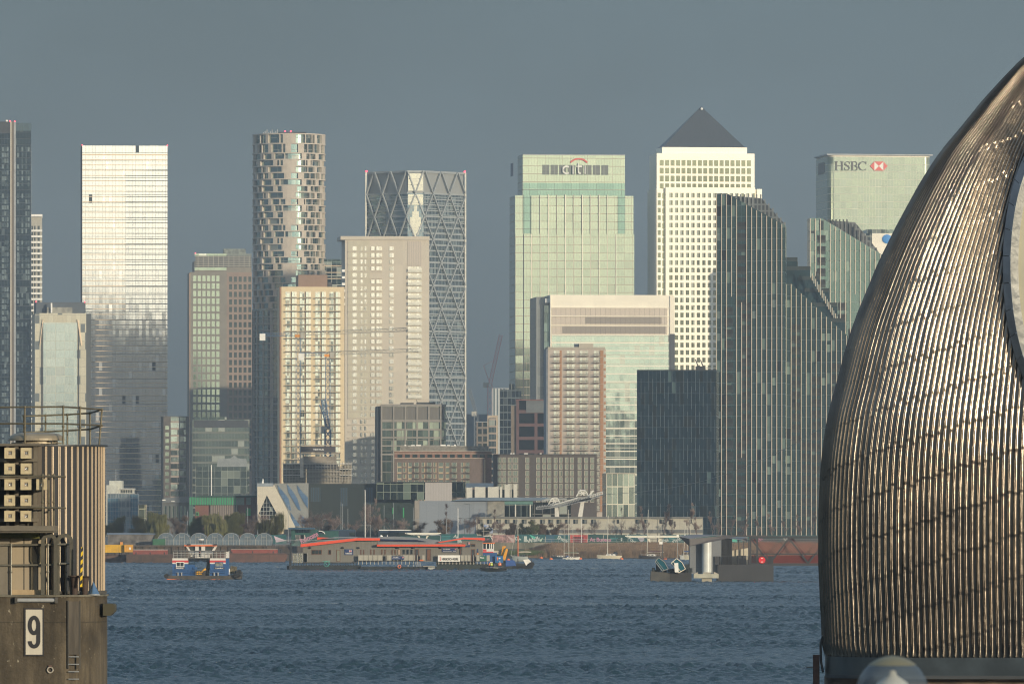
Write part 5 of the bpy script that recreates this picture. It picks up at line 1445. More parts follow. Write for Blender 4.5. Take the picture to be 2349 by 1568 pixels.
# --- hoarding: long printed fence in panels, words on it
M_teal = mat('hoarding_teal', (0.010, 0.085, 0.090), 0.55, var=0.10, scale=0.4)
M_teal2 = mat('hoarding_green', (0.008, 0.055, 0.052), 0.55, var=0.10, scale=0.4)
M_pinkp = mat('print_pink', (0.42, 0.18, 0.26), 0.6, var=0.05); M_whitep = mat('print_white', (0.42, 0.46, 0.43), 0.6, var=0.05)
M_mint = mat('print_mint', (0.06, 0.38, 0.28), 0.6, var=0.05); M_coral = mat('print_coral', (0.52, 0.09, 0.08), 0.6, var=0.35, scale=0.8, col2=(0.22, 0.03, 0.03))
M_post = mat('fence_post', (0.10, 0.10, 0.09), 0.8)
dH = 2185.0; sH = dH/FPX
def hoard(label, x0, x1, y0, y1, mm, decor=(), d=dH, gz=G):
    t = thing('hoarding', label, 'hoarding', (wx(x0, d), d, gz))
    s = d/FPX; L = (x1-x0)*s; top = wz(y0, d)-gz; bot = max(0.0, wz(y1, d)-gz)
    MB().box(0, L, 0, 0.08, bot, top).build('panel', mm, t)
    mb = MB(); n = max(2, int(L/2.6))
    for i in range(n+1): mb.box(i*(L-.12)/n, i*(L-.12)/n+.12, 0.085, 0.25, 0, top+0.05)
    mb.build('post_row', M_post, t)
    for kind, a in decor:
        if kind == 'text':
            txt, px, py, h, mt, rot = a
            lettering(txt, mt, ((px-x0)*s, -0.01, wz(py, d)-gz), h*s, t, rot=R(rot), bold=0.03)
        elif kind == 'tri':
            pts, mt = a
            MB().prism([((px-x0)*s, wz(py, d)-gz) for px, py in pts], -0.03, -0.005).build('printed_shape', mt, t)
        elif kind == 'lines':
            px0, px1, py0, n, mt = a
            mb = MB()
            for i in range(n): mb.box((px0-x0)*s, (px1-x0)*s*(1-0.08*(i % 2)), -0.02, -0.002, wz(py0+i*3+0.9, d)-gz, wz(py0+i*3, d)-gz)
            mb.build('small_print', mt, t)
    return t
hoard('teal hoarding with pale triangles and a pink word, right of the polytunnels', 585, 657, 1226, 1247, M_teal, (
    ('tri', ([(597, 1243), (601, 1231), (613, 1238)], M_whitep)), ('tri', ([(628, 1228), (657, 1239), (634, 1243)], mat('print_lilac', (0.50, 0.40, 0.46), 0.6))), ('text', ('Grow', 612, 1238, 8, M_pinkp, -14))), d=2040)
hoard('teal hoarding with a pale pink triangle and the word Meet, behind the lifeboat building roof', 1012, 1094, 1224, 1244, M_teal, (
    ('text', ('Meet', 1052, 1236, 9, M_whitep, 38)), ('lines', (1014, 1034, 1229, 4, mat('print_dim', (0.05, 0.24, 0.25), 0.6))), ('tri', ([(1062, 1229), (1075, 1233), (1062, 1237)], M_pinkp))))
hoard('dark hoarding with dim white letters, behind the left cantilever shelter', 918, 1010, 1228, 1246, M_teal2, (
    ('text', ('Eat', 972, 1238, 8, M_whitep, -4)), ('text', ('Drink', 1003, 1242, 8, M_whitep, -8))))
hoard('dark green hoarding carrying one dim pink word, behind the workboat mast', 1095, 1128, 1228, 1246, M_teal2, (('text', ('Learn', 1111, 1238, 8, mat('print_dimpink', (0.28, 0.10, 0.15), 0.6), -10)),))
hoard('hoarding printed with a mottled pink picture', 1129, 1181, 1226, 1244, mat('print_mottled', (0.42, 0.24, 0.22), 0.6, var=0.5, scale=0.9, col2=(0.10, 0.07, 0.07)), (('tri', ([(1163, 1228), (1180, 1236), (1176, 1244)], mat('print_beige', (0.45, 0.35, 0.33), 0.6))),))
hoard('teal hoarding panel with the word Walk and a mint triangle', 1182, 1251, 1225, 1246.5, M_teal, (
    ('text', ('Walk', 1224, 1237, 11, M_whitep, -14)), ('tri', ([(1214, 1224.8), (1231, 1232), (1222, 1236)], M_mint)), ('tri', ([(1235, 1239), (1246, 1232), (1241, 1242)], mat('print_palemint', (0.38, 0.50, 0.38), 0.6))),
    ('tri', ([(1202, 1229), (1209, 1229), (1209, 1242), (1202, 1242)], M_whitep)), ('text', ('or', 1188, 1236, 8, M_whitep, 30))))
hoard('blue and teal hoarding panel ending in the word Share', 1252, 1307, 1226, 1246.5, mat('hoarding_blue', (0.02, 0.085, 0.13), 0.55, var=0.15), (
    ('tri', ([(1272, 1228), (1306.5, 1228), (1306.5, 1243), (1272, 1243)], M_teal)), ('text', ('Share', 1291, 1235.5, 8.5, M_whitep, 24))))
hoard('coral red hoarding panel with a dark picture of people', 1308, 1348, 1226, 1247, M_coral, (('tri', ([(1315, 1230), (1339, 1230), (1339, 1244), (1315, 1244)], mat('print_darkred', (0.13, 0.025, 0.03), 0.6, var=0.5, scale=1.5))),))
hoard('dark green hoarding panel with pink words At Bureau', 1349, 1384, 1225, 1247, M_teal2, (('text', ('At Bureau', 1377, 1236.5, 9, M_pinkp, 0)),))
hoard('dark green hoarding with dim small print and a small white mark, left of Work', 1404-19, 1440, 1226, 1247, M_teal2, (('lines', (1400, 1418, 1233, 3, MATS['print_dim'])), ('tri', ([(1424, 1233), (1427.5, 1233), (1427.5, 1240), (1424, 1240)], M_whitep))))
hoard('teal hoarding with the word Work and a pale arrow shape', 1441, 1486, 1225, 1247, M_teal, (('text', ('Work', 1449, 1236.5, 9, M_whitep, 44)), ('tri', ([(1459, 1228), (1478, 1227), (1478, 1238), (1470, 1243)], mat('print_grey', (0.40, 0.38, 0.42), 0.6)))))
hoard('teal hoarding with the words Eat and Drink beyond the right cantilever shelter', 1522, 1569, 1226, 1246.5, M_teal, (
    ('text', ('Eat', 1526, 1238, 9, M_whitep, -18)), ('text', ('Drink', 1556, 1236, 9, M_whitep, -34)), ('lines', (1535, 1549, 1230, 4, MATS['print_dim']))))
hoard('teal hoarding with the word Meet partly hidden by the jetty roof', 1570, 1640, 1225, 1246.5, M_teal, (('text', ('Meet', 1580, 1233, 9, M_whitep, 34)), ('tri', ([(1588, 1238), (1600, 1246), (1592, 1246)], M_whitep))))
hoard('teal hoarding seen through the slats of the gangway', 1641, 1890, 1227, 1246.5, M_teal, (('tri', ([(1670, 1240), (1690, 1230), (1690, 1243)], M_mint)), ('tri', ([(1790, 1228), (1812, 1230), (1802, 1240)], M_whitep)), ('tri', ([(1735, 1230), (1752, 1236), (1740, 1242)], M_pinkp))))
# shop block with the tilted pink word
RB = Bld('kiosk', 'dark green kiosk with a tilted pink word on its side, left of the lifeboat building', 'kiosk', 660, 776, 2010, 0)
d = RB
M_kg = mat('kiosk_green', (0.012, 0.075, 0.065), 0.5, var=0.12)
d.box('wall', 668, 728, 1214, None, 0.4, 5, M_kg); d.box('wall', 728, 776, 1217, None, 0.9, 5, M_kg)
d.box('canopy', 662, 722, 1209.5, 1213, -1.5, 4, mat('canopy_blue', (0.03, 0.08, 0.13), 0.4)); d.box('opening', 678, 714, 1214, 1221, 0.25, 0.4, M_navy)
d.box('shopfront', 678, 700, 1226, 1240, 0.2, 0.4, panes('shopfront', 1.1, 1.6, 0.12, 0.12, (0.5, 0.48, 0.42), (0.10, 0.12, 0.12), (0.35, 0.33, 0.30), 0.2, 0.02))
mb = MB(); 
for a0, a1 in zip(range(90, 0, -15), range(75, -15, -15)):
    mb.tube((d.X(731+14*math.cos(R(a0))), 0.6, d.Z(1224-7*math.sin(R(a0)))), (d.X(731+14*math.cos(R(a1))), 0.6, d.Z(1224-7*math.sin(R(a1)))), 0.12, 5)
d.part('arched_window', mb, M_white)
d.box('window', 732, 742, 1219, 1224, 0.7, 0.9, M_navy)
rl = thing('sign', 'tilted pink word Relocate standing above the railing by the green kiosk', 'sign', (wx(709, 2004), 2004, G))
lettering('Relocate', M_pinkp, (0, 0, wz(1232, 2004)-G), 1.35, rl, width=4.9, rot=R(-25), bold=0.03)
mb = MB(); mb.tube((-1.9, 0.1, 0), (-1.9, 0.1, 1.4), 0.05, 5).tube((1.6, 0.1, 0), (1.6, 0.1, 2.6), 0.05, 5); mb.build('post', M_post, rl)
BUS = thing('coach', 'dark coach parked behind the lifeboat building among the bare trees', 'coach', (wx(868, 2230), 2230, G))
MB().box(0, 9.6, 0, 2.5, 0.5, 3.5).build('body', mat('coach_navy', (0.03, 0.05, 0.08), 0.3, 0.2), BUS)
MB().box(0.2, 9.4, -0.04, 2.54, 3.5, 3.75).build('roof', M_white, BUS)
MB().box(0.4, 9.3, -0.05, 0, 1.7, 2.9).build('window', M_dkwin, BUS)
for x in (1.8, 7.8): MB().tube((x, -0.05, 0.5), (x, 0.3, 0.5), 0.5, 14).build('wheel', M_dark, BUS)
VAN = thing('van', 'long dark blue van parked right of the green kiosk', 'van', (wx(742, 2230), 2230, G))
MB().box(0, 9.2, 0, 2.3, 0.4, 3.6).build('body', mat('coach_navy', (0,)*3), VAN); MB().box(0.1, 9.1, 0, 2.2, 3.6, 3.75).build('roof', mat('canopy_blue', (0,)*3), VAN)
MB().box(7.4, 9.1, -0.04, 0, 2.0, 3.0).build('window', M_dkwin, VAN)
for x in (1.8, 7.4): MB().tube((x, -0.05, 0.45), (x, 0.3, 0.45), 0.45, 14).build('wheel', M_dark, VAN)

# --- white cantilever shelters
M_shelter = mat('shelter_cream', (0.66, 0.64, 0.54), 0.5, var=0.06)
def shelter(px0, px1, py, legs, d, label):
    s = d/FPX; t = thing('shelter', label, 'shelter', (wx((px0+px1)/2, d), d, G), 0, 'white cantilever shelters on the riverside path')
    c = (px0+px1)/2; z = wz(py, d)-G
    MB().prism([((px0-c)*s, z), ((px1-c)*s, z), ((px1-c)*s, z-0.25), ((px1-c-14)*s, z-0.6), ((px0-c+14)*s, z-0.6), ((px0-c)*s, z-0.25)], -1.6, 1.6).build('roof', M_shelter, t)
    for sg in (-1, 1):
        mb = MB(); w = 2.6*s
        pts = [(sg*legs*1.9, z-0.5), (sg*legs*1.22, z-0.8), (sg*legs*0.89, z-1.4), (sg*legs*0.69, 0.0)]
        inn = [(sg*legs*0.94, z-0.5), (sg*legs*0.72, z-0.9), (sg*legs*0.61, z-1.4), (sg*legs*0.47, 0.0)]
        for i in range(3):
            mb.prism([pts[i], pts[i+1], inn[i+1], inn[i]], -0.35, 0.35)
        mb.build('leg', M_shelter, t)
    return t
shelter(929, 1012, 1221, 1.35, 2165, 'white T-shaped shelter with curved legs, the left one, above the grey roof')
shelter(1434, 1568, 1228-0.5+8-8, 1.8, 2163, 'wide white shelter with curved legs, the right one, near the jetty')

# --- polytunnels
M_poly = mat('polytunnel_film', (0.13, 0.17, 0.20), 0.25, 0.1, var=0.3, scale=0.3)
M_pfr = mat('tunnel_frame', (0.30, 0.30, 0.28), 0.5)
poly = None
dP = 2010; sP = dP/FPX
tw = 37.8*sP
for i in range(7):
    px = 324+i*37.6
    if poly is None:
        t = thing('polytunnel', '', 'polytunnel', (0, 0, G), 0, 'arched film greenhouses behind the quay')
        w = tw; h0 = 1.35; r = (w-0.1)/2; hh = 1.95
        prof = [(-r, 0), (-r, h0)]+[(-r*math.cos(R(a)), h0+hh*math.sin(R(a))) for a in range(10, 171, 10)]+[(r, h0), (r, 0)]
        MB().prism(prof, 0, 12).build('film', M_poly, t)
        mb = MB()
        for k in range(len(prof)-1): mb.tube((prof[k][0], -0.05, prof[k][1]), (prof[k+1][0], -0.05, prof[k+1][1]), 0.06, 5)
        mb.box(-r, r, -0.1, -0.02, h0-0.05, h0+0.05)
        mb.build('hoop', M_pfr, t)
        mb = MB(); mb.box(-0.7, -0.6, -0.12, -0.02, 0, h0+1.6).box(0.6, 0.7, -0.12, -0.02, 0, h0+1.6).box(-0.7, 0.7, -0.12, -0.02, 2.25, 2.35)
        mb.box(-0.04, 0.04, -0.12, -0.02, 0, 2.25); mb.build('door_frame', M_pfr, t)
        mb = MB()
        for k in range(2, 12, 2): mb.box(-r+k*r/6.0-.03, -r+k*r/6.0+.03, -0.09, -0.01, 0, h0)
        mb.build('glazing_bar', M_pfr, t)
        poly = t; o = t
    else: o = dup(poly)
    o.location = (wx(px+37.6+18, dP)-0, dP, G)
    o['label'] = ['leftmost arched polytunnel, next to the low dark shed', 'second arched polytunnel from the left', 'third arched polytunnel from the left', 'middle polytunnel of the seven, behind the tug mast',
                  'third arched polytunnel from the right', 'second arched polytunnel from the right', 'rightmost arched polytunnel, next to the teal hoarding'][i]
SH = thing('shed', 'low dark shed with a blue curved roof left of the polytunnels', 'shed', (wx(247, 2012), 2012, G))
MB().box(0, 11.8, 0, 6, 0, 2.9).build('wall', mat('shed_wall', (0.13, 0.12, 0.11), 0.9, var=0.5, scale=0.5), SH)
MB().prism([(-0.2, 2.9), (12, 2.9), (12, 3.2), (6, 3.35), (-0.2, 3.3)], -0.3, 6.3).build('roof', mat('shed_roof', (0.10, 0.14, 0.20), 0.5), SH)
MB().box(3.2, 3.9, -0.2, 0, 0, 1.0).build('orange_crate', M_orange, SH)
CT = thing('shipping_container', 'green shipping container end at the left foot of the polytunnels', 'container', (wx(350, 2006), 2006, G))
mb = MB().box(0, 3.2, 0, 2.4, 0, 1.8); mb.build('body', mat('container_green', (0.02, 0.10, 0.05), 0.6), CT)
MB().box(0.1, 3.1, -0.05, 0, 0.1, 1.7).build('door', mat('container_green2', (0.03, 0.12, 0.06), 0.6, var=0.2), CT)

# --- railings and lamps on the path
RG = thing('railing', 'grey metal railing along the quay left of the lifeboat building', 'railing', (wx(632, 1990), 1990, G))
mb = MB(); L = 18.0
for i in range(int(L/0.28)): mb.box(i*0.28, i*0.28+0.05, 0, 0.05, 0, 1.55)
mb.build('bars', M_steelgrey, RG); MB().box(0, L, -0.02, 0.07, 1.55, 1.65).build('top_rail', M_steelgrey, RG)
RG2 = thing('railing', 'long thin handrail on the quay behind the reeds', 'railing', (wx(1215, 2166), 2166, G))
mb = MB(); L = 82
for i in range(int(L/2)): mb.box(i*2, i*2+0.06, 0, 0.06, 0, 1.2)
mb.build('posts', M_steelgrey, RG2); MB().box(0, L, -.02, .08, 1.2, 1.28).box(0, L, -.02, .08, 0.6, 0.65).build('rails', M_steelgrey, RG2)

M_pole = mat('lamp_pole', (0.22, 0.24, 0.25), 0.5); M_poledk = mat('lamp_pole_dark', (0.05, 0.06, 0.06), 0.5)
def lamp_post(px, ytop, d, arms, label, m=None, grp='lamp posts on the peninsula'):
    m = m or M_pole
    t = thing('lamp_post', label, 'lamp post', (wx(px, d), d, G), 0, grp); z = wz(ytop, d)-G
    MB().tube((0, 0, 0), (0, 0, z), 0.11, 6, r1=0.07).build('pole', m, t)
    for sg in arms:
        MB().bar((0, 0, z), (sg*1.1, 0, z+0.12), 0.09, 0.09).bar((sg*0.8, 0, z+0.1), (sg*1.8, 0, z+0.18), 0.3, 0.16).build('lamp_head', m, t)
LP = [(591, 1157, 2300, (), 'tall plain pole at the left edge of the pale angular hall'), (568, 1163, 2300, (), 'plain grey pole before the plum end of the school'), (430, 1172, 2290, (), 'plain grey pole between willows and school'),
      (661, 1158, 2300, (1,), 'tall lamp pole before the blue shingled slope'), (687, 1191, 2290, (-1, 1), 'double-armed lamp post left of the two before the dark hall'), (740, 1191, 2290, (-1, 1), 'double-armed lamp post right of the two before the dark hall'),
      (782, 1151, 2310, (), 'tallest of two close poles before the dark green hall'), (786, 1155, 2310, (), 'shorter of two close poles before the dark green hall'), (798, 1166, 2300, (), 'short grey pole right of the two close poles'),
      (849, 1155, 2310, (), 'grey pole just right of the tall white mast'), (881, 1158, 2310, (), 'grey pole by the left green window'), (903, 1152, 2310, (), 'grey pole between the two green windows'), (948, 1163, 2310, (), 'grey pole at the right end of the bottle green wall'),
      (951, 1191, 2280, (1,), 'swan-necked lamp at the foot of the grey panelled station wall'), (1066, 1189, 2290, (-1, 1), 'dark double lamp before the grey panelled wall', ), (1078, 1156, 2310, (-1,), 'dark street lamp with its arm to the left, high before the grey wall'),
      (1024, 1190, 2200, (1,), 'pale lamp over the left shelter'), (1508, 1190, 2190, (-1, 1), 'dark double lamp above the right shelter'), (548, 1197, 2290, (), 'short lamp before the school grille'), (484, 1193, 2290, (-1, 1), 'low double lamp before the willows')]
for i, a in enumerate(LP): lamp_post(a[0], a[1], a[2], a[3], a[4], M_poledk if 'dark' in a[4] and i > 13 else None)
# masts that rise above the roofs
for px, ytop, d_, r_, lab in ((837.5, 1123, 2140, 0.14, 'tallest white mast, rising over the left end of the grey roofs'), (1050.5, 1163, 2145, 0.13, 'white mast rising over the right orange roof edge'), (1334, 1186, 2170, 0.08, 'thin pale pole before the long lodge')):
    t = thing('mast', lab, 'mast', (wx(px, d_), d_, G if d_ > 2160 else 2.0)); z = wz(ytop, d_)-(G if d_ > 2160 else 2.0)
    MB().tube((0, 0, -2.5 if d_ < 2160 else 0), (0, 0, z), r_, 8, r1=r_*0.75).build('pole', M_whiteshade if False else M_white, t)
    MB().bar((-1.6, 0, z*0.42), (1.6, 0, z*0.42), 0.08, 0.08).box(-0.25, 0.25, -0.1, 0.1, z-0.3, z).build('spreader', M_steelgrey, t)
fl = thing('flag', 'small blue and white flag on a thin pole before the lodge', 'flag', (wx(1114.5, 2200), 2200, G))
z = wz(1188, 2200)-G
MB().tube((0, 0, 0), (0, 0, wz(1173, 2200)-G), 0.06, 6).build('pole', M_steelgrey, fl)
mb = MB()
for i in range(6): mb.quad((i*.33, .1*math.sin(i*1.3), z-4.2), ((i+1)*.33, .1*math.sin((i+1)*1.3), z-4.2), ((i+1)*.33, .1*math.sin((i+1)*1.3), z-2.7), (i*.33, .1*math.sin(i*1.3), z-2.7))
mb.build('cloth', mat('flag_blue', (0.08, 0.16, 0.36), 0.8, var=0.2, scale=1.2, col2=(0.5, 0.5, 0.5)), fl)

# ================================================================ trees
def tree_mesh(seed, kind):
    q = random.Random(seed); trunk = MB(); tw = MB()
    H = 10.0
    def br(p, dirv, L, r, lvl, mb):
        n = 3; pts = [p]
        for i in range(n):
            dirv = (dirv+Vector((q.uniform(-1, 1), q.uniform(-1, 1), q.uniform(-.3, .6)))*0.16).normalized()
            pts.append(pts[-1]+dirv*L/n)
        for i in range(n): mb.tube(pts[i], pts[i+1], r*(1-0.28*i), 4 if lvl else 7, r1=r*(1-0.28*(i+1)), cap=False)
        return pts, dirv
    twigs = []
    def rec(p, dv, L, r, lvl):
        mb = trunk if lvl == 0 else tw
        pts, dv2 = br(p, dv, L, r, lvl, mb)
        if lvl >= 3:
            twigs.extend(pts[1:]); return
        nb = {0: 9, 1: 5, 2: 5}[lvl]
        for i in range(nb):
            t = q.uniform(0.35 if lvl else (0.18 if kind == 'poplar' else 0.28), 1.0)
            k = min(2, int(t*3)); f = t*3-k
            pt = pts[k].lerp(pts[k+1], f)
            az = q.uniform(0, 6.28)
            spread = {'round': 0.95, 'poplar': 0.85, 'willow': 0.8, 'bush': 1.1, 'dense': 0.9}[kind]
            up = {'round': 0.62, 'poplar': 1.0, 'willow': 0.6, 'bush': 0.5, 'dense': 0.7}[kind]
            nd = (Vector((math.cos(az)*spread, math.sin(az)*spread, up)) + dv2*0.35).normalized()
            rec(pt, nd, L*q.uniform(0.42, 0.62)*((0.62-0.40*t if lvl == 0 else 0.8) if kind == 'poplar' else 1), r*(0.4 if kind == 'poplar' else 0.45), lvl+1)
    rec(Vector((0, 0, 0)), Vector((0, 0, 1)), H*({'bush': 0.4, 'poplar': 0.9}.get(kind, 0.62)), 0.15, 0)
    for p in twigs:
        if kind in ('willow',):
            for _ in range(5):
                a = p+Vector((q.uniform(-.5, .5), q.uniform(-.5, .5), q.uniform(-.2, .4))); L = q.uniform(1.0, 3.2)
                L = min(L, a.z*0.85); w = q.uniform(0.03, 0.06); sw = q.uniform(-.25, .25)
                tw.quad((a.x-w, a.y, a.z), (a.x+w, a.y, a.z), (a.x+w*.6+sw, a.y, a.z-L), (a.x-w*.6+sw, a.y, a.z-L), m=1)
                for z_ in range(3):
                    b_ = a-Vector((-sw*z_/3, 0, L*z_/3)); ss = q.uniform(.06, .14)
                    tw.quad(b_+Vector((-ss, 0, -ss)), b_+Vector((ss, 0.05, -ss*.4)), b_+Vector((ss*.5, 0, ss)), m=1)
        elif kind in ('dense', 'bush'):
            for _ in range(7):
                a = p+Vector((q.gauss(0, .35), q.gauss(0, .35), q.gauss(0, .3))); ss = q.uniform(.08, .20)
                tw.quad(a+Vector((-ss, 0, -ss*.5)), a+Vector((ss*.7, ss*.5, -ss)), a+Vector((ss*.2, 0, ss)), m=1)
        for _ in range(3 if kind != 'willow' else 1):
            a = p; e = p+Vector((q.uniform(-.6, .6), q.uniform(-.6, .6), q.uniform(.1, .9)))*(0.9 if kind != 'poplar' else 0.6); w = 0.018
            tw.quad((a.x-w, a.y, a.z), (a.x+w, a.y, a.z), (e.x+w*.5, e.y, e.z), (e.x-w*.5, e.y, e.z))
    return trunk, tw
M_bark = mat('bark_brown', (0.10, 0.075, 0.060), 0.9, var=0.3); M_twig = mat('twig_brown', (0.19, 0.135, 0.115), 0.9, var=0.3)
M_willow = mat('willow_green', (0.135, 0.130, 0.035), 0.8, var=0.35, scale=0.6, col2=(0.075, 0.080, 0.030)); M_bud = mat('bud_green', (0.060, 0.075, 0.028), 0.9, var=0.4, scale=0.8); M_bud2 = mat('bud_brown', (0.085, 0.060, 0.042), 0.9, var=0.4, scale=0.8)
PROTO = {}
for kind, n in (('round', 3), ('poplar', 2), ('willow', 2), ('dense', 2), ('bush', 1)):
    for k in range(n):
        tr, tw = tree_mesh(hash_ := (11*k+{'round': 1, 'poplar': 2, 'willow': 3, 'dense': 4, 'bush': 5}[kind]*100), kind)
        leaf = {'round': M_twig, 'poplar': M_twig, 'willow': M_willow, 'dense': M_bud, 'bush': M_bud2}[kind]
        if kind == 'dense' and k == 1: leaf = M_bud2
        zmax = max(v[2] for v in tw.v)
        PROTO[(kind, k)] = (tr.mesh('trunk', M_bark), tw.mesh('crown', [M_twig, leaf]), zmax)
def tree(px, ytop, d, kind, k, label, wide=1.0, group='bare trees along the path'):
    a, c, zm = PROTO[(kind, k)]
    h = wz(ytop, d)-G; s = h/zm
    nm = {'willow': 'willow_tree', 'bush': 'shrub'}.get(kind, 'bare_tree')
    t = thing(nm, label, 'shrub' if kind == 'bush' else 'tree', (wx(px, d), d, G-0.05), rnd.uniform(0, 6.28), group)
    t.scale = (s*wide, s*wide, s)
    mesh_obj('trunk', a, t); mesh_obj('crown', c, t)
T = [  # left willows
 (262, 1178, 2120, 'willow', 0, 'yellow-green willow half hidden behind the left pier'), (320, 1176, 2130, 'willow', 1, 'yellow-green willow below the yellow glass block'),
 (357, 1170, 2110, 'willow', 0, 'large yellow-green willow in front of the low grey hall'), (395, 1182, 2150, 'round', 0, 'dark bare tree between the big willow and the school'), (410, 1178, 2170, 'dense', 1, 'brown budding tree just left of the school'),
 (455, 1178, 2120, 'willow', 1, 'thin willow before the left end of the school'), (497, 1172, 2110, 'willow', 0, 'olive willow before the school grille'), (538, 1170, 2120, 'willow', 1, 'olive willow before the right half of the school'), (566, 1184, 2140, 'dense', 1, 'brown tree before the plum end of the school'),
 (601, 1168, 2100, 'round', 1, 'bare tree against the left edge of the pale angular wall'), (620, 1168, 2060, 'willow', 0, 'weeping willow hanging before the diamond window'), (577, 1190, 2130, 'round', 2, 'small bare tree left of the angular hall')]
for px, yt, k, w in ((700, 1175, 1, 1), (718, 1164, 0, 1), (735, 1170, 2, 1.1), (765, 1178, 1, 1), (808, 1188, 0, 1.1), (838, 1150, 2, 0.8), (858, 1172, 1, 1.0), (872, 1140, 0, 0.7), (900, 1182, 2, 1.1), (920, 1185, 1, 1.0)):
    T.append((px, yt, 2240, 'round' if w != 0.7 else 'poplar', k if w != 0.7 else 0, None, w))
T += [(755, 1196, 2150, 'bush', 0, 'gnarled pollarded tree with knobbly pale stems beside the green kiosk'), (956, 1190, 2210, 'dense', 1, 'dense brown rounded tree left of the pair before the grey station wall'), (1012, 1186, 2210, 'dense', 1, 'largest dark rounded bare tree before the grey station wall'),
 (1033, 1152, 2240, 'poplar', 0, 'tall thin bare tree high against the grey panelled wall'), (1093, 1160, 2240, 'poplar', 1, 'tall thin bare tree at the right of the grey wall'), (1077, 1175, 2230, 'round', 0, 'bare tree left of the lodge end'),
 (1126, 1165, 2230, 'poplar', 0, 'thin bare tree before the left end of the lodge'), (1146, 1190, 2210, 'round', 1, 'low bare tree by the workboat mast'), (1170, 1196, 2200, 'dense', 1, 'dark bare tree behind the word panels'),
 (1200, 1196, 2200, 'dense', 0, 'green-tinged tree behind the orange-footed mast'), (1222, 1190, 2200, 'dense', 0, 'greenest tree on the path, before the lodge'), (1112, 1196, 2200, 'dense', 0, 'dark evergreen behind the workboat'),
 (1250, 1198, 2200, 'dense', 1, 'dark bare tree above the Walk panel'), (1275, 1196, 2200, 'dense', 1, 'dark spreading bare tree above the blue hoarding'), (1300, 1194, 2200, 'round', 2, 'bare tree above the word Share'), (1330, 1200, 2200, 'round', 0, 'low bare tree above the coral panel'),
 (1365, 1188, 2200, 'round', 1, 'bare conical tree above the pink words'), (1400, 1196, 2210, 'round', 2, 'slender bare tree behind the cream sailing boat mast'), (1424, 1160, 2250, 'poplar', 0, 'tall reddish bare tree above the long low roof'), (1453, 1192, 2195, 'poplar', 1, 'small bare tree left of the right shelter'),
 (1450, 1196, 2196, 'round', 0, 'low spreading bare tree above the word Work'), (1675-40, 1170, 2260, 'poplar', 1, 'thin bare tree at the foot of the ribbed tower, left')]
for i, px in enumerate((1481, 1522, 1544, 1582, 1600)): T.append((px-0, (1158, 1155, 1152, 1150, 1168)[i], 2290 if i < 9 else 2200, 'poplar', i % 2, 'tall thin reddish bare tree over the lodge roof, %s' % ('first from left', 'second from left', 'middle one', 'fourth from left', 'last on the right')[i]))
for i, px in enumerate((1650, 1677, 1706, 1738, 1772, 1802, 1836, 1862)): T.append((px, 1172+(i*7) % 12, 2300, 'poplar', i % 2, None))
ordn = ['first', 'second', 'third', 'fourth', 'fifth', 'sixth', 'seventh', 'eighth', 'ninth', 'tenth']
c1 = c2 = 0
for t in T:
    lab = t[5]
    if lab is None:
        if t[0] < 1000: lab = '%s bare tree from the left in the row before the very dark green hall' % ordn[c1]; c1 += 1
        else: lab = '%s thin bare tree from the left at the foot of the ribbed towers' % ordn[c2]; c2 += 1
    wide = t[6] if len(t) > 6 else (1.25 if t[3] == 'willow' else 1.15 if t[3] == 'dense' else 1.0 if t[3] != 'poplar' else 0.8)
    tree(t[0], t[1], t[2], t[3], t[4], lab, wide, 'willows along the left shore' if t[3] == 'willow' else 'bare trees on the peninsula')
# ================================================================ barges
def rowlocal(px0, d):
    s = d/FPX
    return lambda px: (px-px0)*s, lambda py: wz(py, d), s
M_rust = mat('rusty_hull', (0.13, 0.075, 0.055), 0.85, var=0.4, scale=0.5, stretch=(0.6, 1, 2), col2=(0.07, 0.05, 0.045))
M_rustred = mat('faded_red', (0.26, 0.065, 0.05), 0.75, var=0.3, scale=0.6, col2=(0.19, 0.06, 0.05))
M_blackhull = mat('black_hull', (0.018, 0.024, 0.026), 0.45, var=0.3, scale=0.8)
M_tyre = mat('tyre_rubber', (0.014, 0.016, 0.018), 0.8)
def barge(px0, px1, ytop, d, label, m):
    X, Z, s = rowlocal(px0, d)
    t = thing('barge', label, 'barge', (wx(px0, d), d, 0), 0, 'moored barges on the left')
    L = X(px1); H = Z(ytop)
    MB().prism([(0, -0.8), (L-1.2, -0.8), (L, H*0.5), (L, H), (0, H)], 0, 7).build('hull', m, t)
    mb = MB().box(0, L, -0.12, 0, H-0.25, H-0.05); mb.box(0, L, -0.06, 0, H*0.5, H*0.5+0.1)
    for i in range(int(L/3)): mb.box(1+i*3, 1.12+i*3, -0.07, 0, -0.1, H-0.3)
    mb.build('rubbing_strake', M_rust if m is not M_rust else mat('rust_dark', (0.07, 0.045, 0.035), 0.9), t)
    mb = MB()
    for i in range(3): mb.tube((L*0.2+i*L*0.3, 1, H), (L*0.2+i*L*0.3, 1, H+0.5), 0.15, 8)
    mb.build('bollards', M_dark, t)
    return t
barge(180, 296, 1271, 1935, 'rusty dark barge at the left, partly behind the pier', M_rust)
barge(290, 398, 1270.5, 1925, 'rusty brown barge below the long red hatch, left of the tug', mat('brown_hull', (0.10, 0.065, 0.05), 0.85, var=0.4, scale=0.5, col2=(0.055, 0.04, 0.035)))
barge(500, 658, 1268, 1965, 'long rusty red barge right of the tug, below the red cargo boxes', mat('red_brown_hull', (0.155, 0.08, 0.06), 0.85, var=0.35, scale=0.4, col2=(0.09, 0.06, 0.055)))
